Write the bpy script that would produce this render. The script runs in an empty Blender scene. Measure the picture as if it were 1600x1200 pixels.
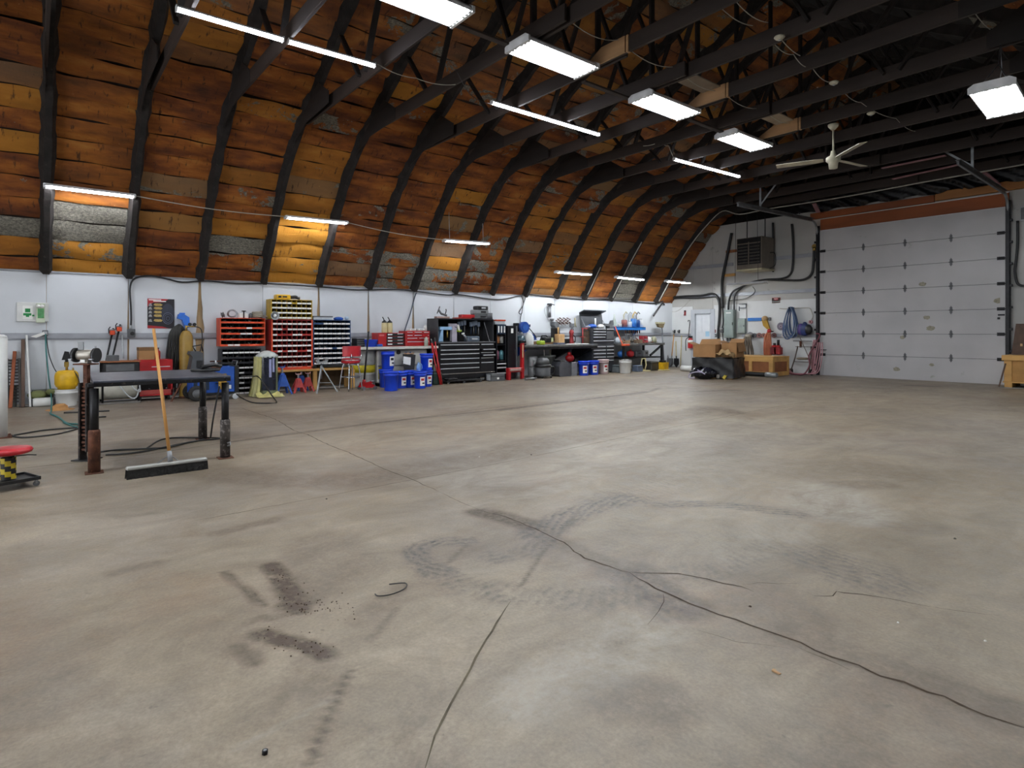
import bpy, math, random
import numpy as np
from mathutils import Vector, Matrix, Euler

rnd = random.Random(7)
SC = bpy.context.scene
COL = SC.collection
R90 = math.pi / 2

# ---------------------------------------------------------------- camera, world, light, exposure
FPX, HOR, EYE, YAW = 930.0, 519.0, 1.27, math.radians(51.1)
cam_d = bpy.data.cameras.new('camera')
cam_d.sensor_width = 36.0
cam_d.lens = FPX / 1600 * 36
cam_d.shift_y = -(600 - HOR) / 1600
cam_d.clip_start = 0.05
cam_d.clip_end = 200
cam = bpy.data.objects.new('camera', cam_d)
COL.objects.link(cam)
cam.location = (0, 0, EYE)
cam.rotation_euler = (R90, 0, YAW)
SC.camera = cam
W = bpy.data.worlds.new('world')
SC.world = W
W.use_nodes = True
W.node_tree.nodes['Background'].inputs[0].default_value = (0.75, 0.86, 1.0, 1)
W.node_tree.nodes['Background'].inputs[1].default_value = 0.2
SC.view_settings.view_transform = 'Standard'
SC.view_settings.look = 'None'
SC.view_settings.gamma = 1
SC.view_settings.use_curve_mapping = False
SC.view_settings.exposure = 0.98
TUBE = 34.0        # emission of the fluorescent tubes
STRIP = 22.0       # emission of the strip lights
DAY = 170.0        # daylight through the open front doorway behind the camera
SC.cycles.max_bounces = 6
SC.cycles.diffuse_bounces = 4
SC.cycles.use_denoising = True
SC.cycles.sample_clamp_indirect = 6.0

# room
XL, XR, YF, YB = -13.3, 1.6, -6.5, 18.3
XM = (XL + XR) / 2
WT = 2.32          # height of the white wall lining

Fv = (-math.sin(YAW), math.cos(YAW)); Rv = (math.cos(YAW), math.sin(YAW))
def ray(px, py):
    t = (px - 800) / FPX
    return (Fv[0] + Rv[0] * t, Fv[1] + Rv[1] * t, (HOR - py) / FPX)
def onx(px, py, X):
    r = ray(px, py); s = X / r[0]
    return Vector((X, r[1] * s, EYE + r[2] * s))
def ony(px, py, Y):
    r = ray(px, py); s = Y / r[1]
    return Vector((r[0] * s, Y, EYE + r[2] * s))
def onz(px, py, Z=0.0):
    r = ray(px, py); s = (Z - EYE) / r[2]
    return Vector((r[0] * s, r[1] * s, Z))
def lw(px, py, off=0.0): return onx(px, py, XL + off)
def bw(px, py, off=0.0): return ony(px, py, YB - off)
def proj(p):
    d = Fv[0] * p[0] + Fv[1] * p[1]; l = Rv[0] * p[0] + Rv[1] * p[1]
    return (800 + FPX * l / d, HOR - FPX * (p[2] - EYE) / d, d)
def rectL(x0, x1, yt, yb, off):       # rectangle on a plane parallel to the left wall: centre y, width, z0, z1
    xm = (x0 + x1) / 2
    a, b = lw(x0, yt, off).y, lw(x1, yt, off).y
    return (a + b) / 2, b - a, lw(xm, yb, off).z, lw(xm, yt, off).z
def rectB(x0, x1, yt, yb, off):
    xm = (x0 + x1) / 2
    a, b = bw(x0, yt, off).x, bw(x1, yt, off).x
    return (a + b) / 2, b - a, bw(xm, yb, off).z, bw(xm, yt, off).z

# ---------------------------------------------------------------- mesh builder
class MB:
    def __init__(s):
        s.v = []; s.f = []; s.m = []; s.s = []
    def add(s, vs, fs, mi=0, smooth=False):
        o = len(s.v)
        s.v += [tuple(v) for v in vs]
        for f in fs:
            s.f.append(tuple(i + o for i in f)); s.m.append(mi); s.s.append(smooth)
        return s
    def box(s, x0, y0, z0, x1, y1, z1, mi=0, bev=None, M=None):
        if x0 > x1: x0, x1 = x1, x0
        if y0 > y1: y0, y1 = y1, y0
        if z0 > z1: z0, z1 = z1, z0
        if bev is None: bev = min(0.006, 0.15 * min(x1 - x0, y1 - y0, z1 - z0))
        c = ((x0 + x1) / 2, (y0 + y1) / 2, (z0 + z1) / 2)
        h = ((x1 - x0) / 2, (y1 - y0) / 2, (z1 - z0) / 2)
        vs = []; idx = {}
        for sx in (-1, 1):
            for sy in (-1, 1):
                for sz in (-1, 1):
                    for a in range(3):
                        sg = (sx, sy, sz)
                        p = [c[i] + sg[i] * (h[i] - (0 if i == a else bev)) for i in range(3)]
                        idx[(sx, sy, sz, a)] = len(vs); vs.append(p)
        fs = []
        S = (-1, 1)
        for a in range(3):
            b, d = [(1, 2), (2, 0), (0, 1)][a]
            for sg in S:
                def key(u, w):
                    k = [0, 0, 0]; k[a] = sg; k[b] = u; k[d] = w
                    return idx[(k[0], k[1], k[2], a)]
                q = [key(-1, -1), key(1, -1), key(1, 1), key(-1, 1)]
                fs.append(q if sg > 0 else q[::-1])
        if bev > 0:
            for a in range(3):
                b, d = [(1, 2), (2, 0), (0, 1)][a]
                for u in S:
                    for w in S:
                        def k2(e, ax):
                            k = [0, 0, 0]; k[a] = e; k[b] = u; k[d] = w
                            return idx[(k[0], k[1], k[2], ax)]
                        q = [k2(-1, b), k2(1, b), k2(1, d), k2(-1, d)]
                        fs.append(q if u * w < 0 else q[::-1])
            for sx in S:
                for sy in S:
                    for sz in S:
                        q = [idx[(sx, sy, sz, 0)], idx[(sx, sy, sz, 1)], idx[(sx, sy, sz, 2)]]
                        fs.append(q if sx * sy * sz > 0 else q[::-1])
        if M is not None: vs = [M @ Vector(v) for v in vs]
        return s.add(vs, fs, mi)
    def bar(s, p0, p1, w, t, up=(0, 0, 1), mi=0, bev=None):   # rectangular bar from p0 to p1
        p0 = Vector(p0); p1 = Vector(p1); d = p1 - p0; L = d.length; d.normalize()
        u = Vector(up)
        if abs(u.dot(d)) > 0.98: u = Vector((1, 0, 0))
        x = u.cross(d).normalized(); y = d.cross(x)
        M = Matrix((x, y, d)).transposed().to_4x4(); M.translation = p0
        return s.box(-w / 2, -t / 2, 0, w / 2, t / 2, L, mi, bev, M)
    def ring(s, c, ax, r, n, ref=None):
        ax = Vector(ax).normalized()
        a = Vector((0, 0, 1)) if abs(ax.z) < 0.9 else Vector((1, 0, 0))
        if ref is not None: a = ref
        x = a.cross(ax).normalized(); y = ax.cross(x)
        return [Vector(c) + x * (r * math.cos(2 * math.pi * i / n)) + y * (r * math.sin(2 * math.pi * i / n)) for i in range(n)]
    def loft(s, rings, mi=0, caps=True, smooth=True, closed=False):
        n = len(rings[0]); vs = [p for r in rings for p in r]; fs = []
        m = len(rings)
        for j in range(m if closed else m - 1):
            for i in range(n):
                a = j * n + i; b = j * n + (i + 1) % n; jn = (j + 1) % m
                fs.append((a, b, jn * n + (i + 1) % n, jn * n + i))
        s.add(vs, fs, mi, smooth)
        if caps and not closed:
            o = len(s.v) - len(vs)
            s.f.append(tuple(o + i for i in range(n))[::-1]); s.m.append(mi); s.s.append(False)
            s.f.append(tuple(o + (m - 1) * n + i for i in range(n))); s.m.append(mi); s.s.append(False)
        return s
    def cyl(s, p0, p1, r, r1=None, n=12, mi=0, caps=True):
        p0 = Vector(p0); p1 = Vector(p1)
        return s.loft([s.ring(p0, p1 - p0, r, n), s.ring(p1, p1 - p0, r if r1 is None else r1, n)], mi, caps)
    def tube(s, pts, r, n=6, mi=0, closed=False):
        pts = [Vector(p) for p in pts]; rings = []; m = len(pts)
        prev = None
        for i, p in enumerate(pts):
            if closed: t = pts[(i + 1) % m] - pts[i - 1]
            else: t = pts[min(i + 1, m - 1)] - pts[max(i - 1, 0)]
            if t.length < 1e-9: t = Vector((0, 0, 1))
            t.normalize()
            if prev is None:
                a = Vector((0, 0, 1)) if abs(t.z) < 0.9 else Vector((1, 0, 0))
                x = a.cross(t).normalized()
            else:
                x = prev - t * prev.dot(t)
                if x.length < 1e-6: x = Vector((0, 0, 1)).cross(t)
                x.normalize()
            prev = x; y = t.cross(x)
            rr = r[i] if isinstance(r, (list, tuple)) else r
            rings.append([p + x * (rr * math.cos(2 * math.pi * k / n)) + y * (rr * math.sin(2 * math.pi * k / n)) for k in range(n)])
        return s.loft(rings, mi, True, True, closed)
    def lathe(s, prof, c=(0, 0, 0), ax=(0, 0, 1), n=16, mi=0):
        c = Vector(c); ax = Vector(ax).normalized()
        return s.loft([s.ring(c + ax * z, ax, max(r, 1e-4), n) for r, z in prof], mi, True)
    def prism(s, poly, a, b, axis=1, mi=0):   # polygon in the plane normal to axis, swept from a to b
        def mk(p, w):
            if axis == 0: return (w, p[0], p[1])
            if axis == 1: return (p[0], w, p[1])
            return (p[0], p[1], w)
        n = len(poly)
        vs = [mk(p, a) for p in poly] + [mk(p, b) for p in poly]
        fs = [tuple(range(n)), tuple(range(2 * n - 1, n - 1, -1))]
        for i in range(n): fs.append((i, (i + 1) % n, n + (i + 1) % n, n + i))
        return s.add(vs, fs, mi)
    def ball(s, c, r, sc=(1, 1, 1), n=12, m=8, mi=0):
        rings = []
        for j in range(m + 1):
            th = math.pi * j / m; rr = max(math.sin(th), 1e-3) * r
            rings.append([(c[0] + sc[0] * rr * math.cos(2 * math.pi * i / n), c[1] + sc[1] * rr * math.sin(2 * math.pi * i / n), c[2] - sc[2] * r * math.cos(th)) for i in range(n)])
        return s.loft(rings, mi, True)
    def grid(s, fn, nu, nv, mi=0, smooth=True):
        vs = [fn(i / nu, j / nv) for j in range(nv + 1) for i in range(nu + 1)]
        fs = [(j * (nu + 1) + i, j * (nu + 1) + i + 1, (j + 1) * (nu + 1) + i + 1, (j + 1) * (nu + 1) + i) for j in range(nv) for i in range(nu)]
        return s.add(vs, fs, mi, smooth)
    def mesh(s, name, mats):
        me = bpy.data.meshes.new(name)
        me.from_pydata(s.v, [], s.f)
        if not isinstance(mats, (list, tuple)): mats = [mats]
        for m in mats: me.materials.append(m)
        if max(s.m, default=0) > 0: me.polygons.foreach_set('material_index', s.m)
        me.polygons.foreach_set('use_smooth', s.s)
        me.update()
        import bmesh
        bm = bmesh.new(); bm.from_mesh(me)
        bmesh.ops.recalc_face_normals(bm, faces=bm.faces[:])
        bm.to_mesh(me); bm.free()
        return me

def link(name, data, parent=None):
    o = bpy.data.objects.new(name, data)
    COL.objects.link(o)
    if parent is not None: o.parent = parent
    return o
def P(mb, name, mats, parent, label=None, loc=None):          # a part
    o = link(name, mb.mesh(name, mats), parent)
    if label: o['label'] = label
    if loc is not None: o.location = loc
    return o
def props(o, label, cat, group=None):
    o['label'] = label; o['category'] = cat
    if group: o['group'] = group
    return o
def T(name, label, cat, loc=(0, 0, 0), rz=0.0, group=None):   # a thing: an empty at its base
    o = link(name, None); o.location = loc; o.rotation_euler = (0, 0, rz)
    o.empty_display_size = 0.1
    return props(o, label, cat, group)
def S(mb, name, mats, label, cat, group=None, loc=(0, 0, 0), rz=0.0):   # a thing of one mesh
    o = link(name, mb.mesh(name, mats)); o.location = loc; o.rotation_euler = (0, 0, rz)
    return props(o, label, cat, group)
def ST(mb, name, mats, parent=None):                           # the setting
    o = link(name, mb.mesh(name, mats), parent)
    if parent is None: o['kind'] = 'structure'
    return o
def copy_tree(o, loc=None, rz=None, label=None, group=None, parent=None):
    c = o.copy(); COL.objects.link(c)
    if parent is not None: c.parent = parent
    for ch in list(o.children): copy_tree(ch, parent=c)
    if loc is not None: c.location = loc
    if rz is not None: c.rotation_euler = (0, 0, rz)
    if label: c['label'] = label
    if group: c['group'] = group
    return c
def mb(): return MB()
def smooth_path(pts, n=6):
    pts = [Vector(p) for p in pts]; out = []
    for i in range(len(pts) - 1):
        p0 = pts[max(i - 1, 0)]; p1 = pts[i]; p2 = pts[i + 1]; p3 = pts[min(i + 2, len(pts) - 1)]
        for k in range(n):
            t = k / n
            out.append(0.5 * ((2 * p1) + (p2 - p0) * t + (2 * p0 - 5 * p1 + 4 * p2 - p3) * t * t + (3 * p1 - p0 - 3 * p2 + p3) * t ** 3))
    out.append(pts[-1]); return out

# ---------------------------------------------------------------- materials
def hexc(h):
    c = [int(h[i:i + 2], 16) / 255 for i in (0, 2, 4)]
    return tuple(x / 12.92 if x <= 0.04045 else ((x + 0.055) / 1.055) ** 2.4 for x in c)
MATS = {}
def M(name, col, rough=0.5, metal=0.0, var=0.18, scale=6.0, bump=0.0, wear=None, wearamt=0.45, stretch=(1, 1, 1), alpha=None):
    if name in MATS: return MATS[name]
    m = bpy.data.materials.new(name); m.use_nodes = True
    nt = m.node_tree; N = nt.nodes; L = nt.links
    b = N['Principled BSDF']
    c = hexc(col) if isinstance(col, str) else col
    b.inputs['Roughness'].default_value = rough; b.inputs['Metallic'].default_value = metal
    tc = N.new('ShaderNodeTexCoord'); mp = N.new('ShaderNodeMapping')
    mp.inputs['Scale'].default_value = stretch
    L.new(tc.outputs['Object'], mp.inputs['Vector'])
    no = N.new('ShaderNodeTexNoise'); no.inputs['Scale'].default_value = scale; no.inputs['Detail'].default_value = 5
    L.new(mp.outputs[0], no.inputs['Vector'])
    rp = N.new('ShaderNodeValToRGB')
    rp.color_ramp.elements[0].position = 0.3; rp.color_ramp.elements[1].position = 0.7
    rp.color_ramp.elements[0].color = (*[x * (1 - var) for x in c], 1)
    rp.color_ramp.elements[1].color = (*[min(1, x * (1 + var) + 0.01 * var) for x in c], 1)
    L.new(no.outputs['Fac'], rp.inputs[0])
    out = rp.outputs[0]
    if wear:
        n2 = N.new('ShaderNodeTexNoise'); n2.inputs['Scale'].default_value = scale * 2.7; n2.inputs['Detail'].default_value = 6
        n2.inputs['Roughness'].default_value = 0.7
        L.new(mp.outputs[0], n2.inputs['Vector'])
        r2 = N.new('ShaderNodeValToRGB')
        p = 0.68 - 0.3 * wearamt
        r2.color_ramp.elements[0].position = p; r2.color_ramp.elements[1].position = p + 0.06
        L.new(n2.outputs['Fac'], r2.inputs[0])
        mx = N.new('ShaderNodeMixRGB'); L.new(r2.outputs[0], mx.inputs[0]); L.new(out, mx.inputs[1])
        mx.inputs[2].default_value = (*hexc(wear), 1)
        out = mx.outputs[0]
    L.new(out, b.inputs['Base Color'])
    if bump > 0:
        bp = N.new('ShaderNodeBump'); bp.inputs['Strength'].default_value = bump; bp.inputs['Distance'].default_value = 0.02
        L.new(no.outputs['Fac'], bp.inputs['Height']); L.new(bp.outputs[0], b.inputs['Normal'])
    if alpha is not None:
        b.inputs['Alpha'].default_value = alpha
    MATS[name] = m; return m
def emit(name, col, strength):
    m = bpy.data.materials.new(name); m.use_nodes = True
    b = m.node_tree.nodes['Principled BSDF']
    b.inputs['Base Color'].default_value = (0.8, 0.8, 0.8, 1)
    b.inputs['Emission Color'].default_value = (*col, 1)
    b.inputs['Emission Strength'].default_value = strength
    MATS[name] = m; return m
def glass_mat(name, col, rough=0.1, trans=0.8):
    m = M(name, col, rough, 0, 0.05)
    m.node_tree.nodes['Principled BSDF'].inputs['Transmission Weight'].default_value = trans
    return m

mTube = emit('tube_light', (0.93, 0.97, 1.0), TUBE)
mStrip = emit('strip_light', (0.88, 0.9, 1.0), STRIP)
mStripDim = emit('slope_tube', (0.9, 0.93, 1.0), TUBE * 0.9)
mSlope = emit('slope_tube_far', (0.93, 0.97, 1.0), TUBE * 2.5)
mFix = M('fixture_white', 'd4d6d8', 0.4)
mWhiteWall = M('wall_white_paint', 'c6cacf', 0.55, 0, 0.05, 1.3, 0.04)
mWallBack = M('wall_cream_paint', 'b0afab', 0.55, 0, 0.13, 0.7, 0.04, wear='8f8d88', wearamt=.12)
mGreyRail = M('grey_rail', '9a9da4', 0.45, 0.2, 0.1)
mStud = M('tan_stud_wood', 'a08663', 0.8, 0, 0.35, 9, 0.3, stretch=(1, 1, .15))
mDarkWood = M('dark_timber', '1c1613', 0.75, 0, 0.35, 5, 0.4, stretch=(.2, 1, 1))
mRib = M('rib_timber', '1b1613', 0.85, 0, 0.5, 6, 0.8, wear='3f3b34', wearamt=0.2)
mChord = M('chord_timber', '2e241f', 0.7, 0, 0.3, 4, 0.3, stretch=(.15, 1, 1))
mFresh = M('fresh_timber', 'b08a62', 0.7, 0, 0.25, 5, 0.2, stretch=(.15, 1, 1))
mBlackPoly = M('black_sheeting', '0d0c0c', 0.3, 0, 0.4, 3, 0.8)
mBlack = M('black_paint', '131417', 0.4, 0, 0.3)
mBlackM = M('black_metal', '1c1c1f', 0.45, 0.5, 0.4, 7, wear='4a4340', wearamt=.2)
mRubber = M('black_rubber', '151515', 0.7)
mChrome = M('chrome', 'c9ccd0', 0.2, 1.0, 0.1)
mPull = M('drawer_pull', 'c4c7cb', 0.4, 0.35, 0.1)
mSteel = M('steel', '8e9094', 0.4, 0.9, 0.25)
mGalv = M('galvanized', '9ea3a6', 0.5, 0.7, 0.2)
mRust = M('rusty_steel', '5a3524', 0.8, 0.2, 0.5, 14, 0.3, wear='8a5a3c', wearamt=.3)
mRed = M('red_paint', 'a51319', 0.35, 0, 0.2)
mRedVinyl = M('red_vinyl', 'b01f2a', 0.35, 0, 0.15, 4, 0.05)
mOrange = M('orange_paint', 'c8441c', 0.45, 0, 0.18)
mYellowBin = M('mustard_paint', 'a98a1c', 0.5, 0, 0.25)
mYellow = M('yellow_paint', 'd0a416', 0.45, 0, 0.2)
mBlue = M('blue_paint', '1d4fa5', 0.4, 0, 0.2)
mPail = M('blue_plastic', '1440c8', 0.32, 0, 0.08)
mNavy = M('navy_paint', '16283f', 0.4, 0, 0.25)
mWhitePl = M('white_plastic', 'd3d4d2', 0.4, 0, 0.08)
mPaper = M('paper_label', 'e6e6e3', 0.7, 0, 0.06)
mCream = M('cream_plastic', 'c9bd8e', 0.45, 0, 0.1)
mCard = M('cardboard', '9a7248', 0.8, 0, 0.12, 4)
mKraft = M('kraft_paper', 'b29468', 0.8, 0, 0.2, 9, 0.4)
mPly = M('plywood', '8a5530', 0.7, 0, 0.2, 4)
mPine = M('pine_lumber', 'c09455', 0.7, 0, 0.2, 5, 0.15, stretch=(.3, 1, 1))
mBench = M('bench_top_grey', '5b5a58', 0.6, 0.2, 0.4, 6, wear='8f8c86', wearamt=.25)
mGreyPl = M('grey_plastic', '55575a', 0.5, 0, 0.2)
mGreyLt = M('light_grey_paint', 'a9adb0', 0.45, 0, 0.12)
mPanelG = M('panel_grey_green', '87938f', 0.45, 0.1, 0.08)
mHandle = M('worn_wood_handle', 'b07f42', 0.55, 0, 0.2, 5, stretch=(1, 1, .15))
mCable = M('black_cable', '1a1b1d', 0.5)
mCableW = M('pale_cable', 'a9a69c', 0.5)
mTeal = M('teal_cord', '2f6f6d', 0.5)
mOrangeCord = M('orange_cord', 'a8623e', 0.5, 0, 0.2)
mPink = M('pink_hose', 'b4848a', 0.5, 0, .15)
mBlueHose = M('blue_hose', '35507c', 0.45, 0, .25)
mConc = M('concrete_block', '5d605a', 0.85, 0, 0.2, 8, .2)
mBrass = M('brass', 'a58a4a', 0.35, 0.8)
mGold = M('tan_cylinder_paint', '8f7230', 0.45, 0, 0.2, 5)
mBristle = M('dark_bristle', '1f1e1c', 0.9, 0, .4, 40, 1.0)
mGreen = M('green_print', '14803f', 0.5)
mGreenDk = M('dark_green_plastic', '20352c', 0.5)
mPinkPail = M('pinkish_plastic', 'c0a9a8', 0.45, 0, .1)
mRedPrint = M('red_print', 'b8242c', 0.55)
mOrangePrint = M('orange_print', 'd8461e', 0.55)
mBlackPrint = M('black_print', '101010', 0.6)
mBluePrint = M('blue_print', '1b3f9a', 0.55)
mSheet = M('galvanized_strip', 'c9cacb', 0.5, 0.2, .1)
mShelfDk = M('bin_interior_dark', '0d0c0e', 0.8)
# ================================================================ FLOOR
def floor_material():
    m = bpy.data.materials.new('concrete_floor'); m.use_nodes = True
    nt = m.node_tree; N = nt.nodes; L = nt.links; b = N['Principled BSDF']
    geo = N.new('ShaderNodeNewGeometry')
    def noise(scale, detail=6, rough=0.6, sx=1, sy=1, off=0, dist=0):
        mp = N.new('ShaderNodeMapping'); mp.inputs['Scale'].default_value = (sx, sy, 1); mp.inputs['Location'].default_value = (off, off * .7, 0)
        L.new(geo.outputs['Position'], mp.inputs[0])
        n = N.new('ShaderNodeTexNoise'); n.inputs['Scale'].default_value = scale; n.inputs['Detail'].default_value = detail
        n.inputs['Roughness'].default_value = rough; n.inputs['Distortion'].default_value = dist
        L.new(mp.outputs[0], n.inputs['Vector']); return n.outputs['Fac']
    def ramp(src, p0, p1, c0=(0, 0, 0, 1), c1=(1, 1, 1, 1)):
        r = N.new('ShaderNodeValToRGB'); r.color_ramp.elements[0].position = p0; r.color_ramp.elements[1].position = p1
        r.color_ramp.elements[0].color = c0; r.color_ramp.elements[1].color = c1
        L.new(src, r.inputs[0]); return r.outputs[0]
    def mix(f, a, c, mode='MIX'):
        x = N.new('ShaderNodeMixRGB'); x.blend_type = mode
        if isinstance(f, float): x.inputs[0].default_value = f
        else: L.new(f, x.inputs[0])
        for i, q in ((1, a), (2, c)):
            if isinstance(q, tuple): x.inputs[i].default_value = (*q, 1)
            else: L.new(q, x.inputs[i])
        return x.outputs[0]
    def math_(op, a, c=None):
        x = N.new('ShaderNodeMath'); x.operation = op
        for i, q in ((0, a), (1, c)):
            if q is None: continue
            if isinstance(q, (int, float)): x.inputs[i].default_value = q
            else: L.new(q, x.inputs[i])
        return x.outputs[0]
    def attr(n):
        a = N.new('ShaderNodeAttribute'); a.attribute_name = n; return a.outputs['Fac']
    base = ramp(noise(0.5, 7, .62), 0.3, 0.72, (*hexc('746858'), 1), (*hexc('968a79'), 1))
    grey = ramp(noise(0.33, 5, .55, off=9), 0.46, 0.66)
    col = mix(math_('MULTIPLY', grey, .75), base, hexc('7d7670'))
    streak = ramp(noise(0.9, 6, .65, sx=1.0, sy=.22, off=3), 0.5, 0.75)
    col = mix(math_('MULTIPLY', streak, .55), col, hexc('665640'))
    brown = ramp(noise(1.3, 8, .7, off=5), 0.55, 0.74)
    col = mix(math_('MULTIPLY', brown, .5), col, hexc('5e4a34'))
    pale = ramp(noise(2.1, 7, .7, off=14), 0.6, 0.8)
    col = mix(math_('MULTIPLY', pale, .4), col, hexc('8f8b84'))
    mot = noise(2.4, 10, .74, sx=1, sy=.55, off=40, dist=.6)
    col = mix(.75, col, ramp(mot, 0.32, 0.68, (.3, .29, .27, 1), (.68, .68, .68, 1)), 'OVERLAY')
    bl = ramp(noise(0.8, 4, .5, off=31), 0.62, 0.78)
    col = mix(math_('MULTIPLY', bl, .3), col, hexc('5b5e62'))
    rust = ramp(noise(0.7, 9, .72, off=77), 0.54, 0.7)
    col = mix(math_('MULTIPLY', rust, .42), col, hexc('7a5f48'))
    grain = noise(70, 3, .6)
    col = mix(.26, col, ramp(grain, 0.3, 0.7, (.25, .25, .25, 1), (.75, .75, .75, 1)), 'OVERLAY')
    mid = noise(9, 8, .75, off=2)
    col = mix(.52, col, ramp(mid, 0.3, 0.7, (.3, .3, .3, 1), (.7, .7, .7, 1)), 'OVERLAY')
    spots = ramp(noise(16, 3, .5, off=21), 0.70, 0.74)
    col = mix(math_('MULTIPLY', spots, .35), col, hexc('4b443c'))
    edge = noise(7, 8, .75, off=4); fine = noise(26, 6, .7, off=6)
    brk = ramp(edge, 0.3, 0.62); brk2 = ramp(fine, 0.28, 0.6)
    br = math_('MULTIPLY', math_('MULTIPLY', attr('dirt'), ramp(edge, .2, .5)), math_('ADD', math_('MULTIPLY', brk2, .6), .4))
    col = mix(math_('MINIMUM', br, 1.0), col, hexc('46382a'))
    lt = math_('MULTIPLY', math_('MULTIPLY', math_('MULTIPLY', attr('dust'), .8), ramp(mot, .38, .66)), math_('ADD', math_('MULTIPLY', brk2, .7), .3))
    col = mix(math_('MINIMUM', lt, 1.0), col, hexc('a39e95'))
    wave = math_('SINE', math_('MULTIPLY', math_('ADD', attr('along'), math_('ADD', math_('MULTIPLY', edge, .16), math_('MULTIPLY', fine, .03))), 2 * math.pi / .058))
    wv = ramp(math_('ADD', math_('MULTIPLY', wave, .5), .5), 0.15, 0.8, (.5, .5, .5, 1), (1, 1, 1, 1))
    td = math_('MULTIPLY', math_('MULTIPLY', attr('tread'), wv), math_('ADD', math_('MULTIPLY', math_('MULTIPLY', ramp(edge, .36, .62), ramp(fine, .38, .56)), .75), .25))
    col = mix(math_('MINIMUM', td, 1.0), col, hexc('2f2f35'))
    td2 = math_('MULTIPLY', math_('MULTIPLY', attr('mudtread'), wv), math_('MULTIPLY', brk, brk2))
    col = mix(math_('MINIMUM', td2, 1.0), col, hexc('4f483f'))
    L.new(col, b.inputs['Base Color'])
    L.new(ramp(mid, .3, .7, (.36, .36, .36, 1), (.6, .6, .6, 1)), b.inputs['Roughness'])
    b.inputs['Specular IOR Level'].default_value = 0.5
    bp = N.new('ShaderNodeBump'); bp.inputs['Strength'].default_value = .25; bp.inputs['Distance'].default_value = .01
    L.new(math_('ADD', mid, math_('MULTIPLY', grain, .3)), bp.inputs['Height']); L.new(bp.outputs[0], b.inputs['Normal'])
    return m

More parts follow.
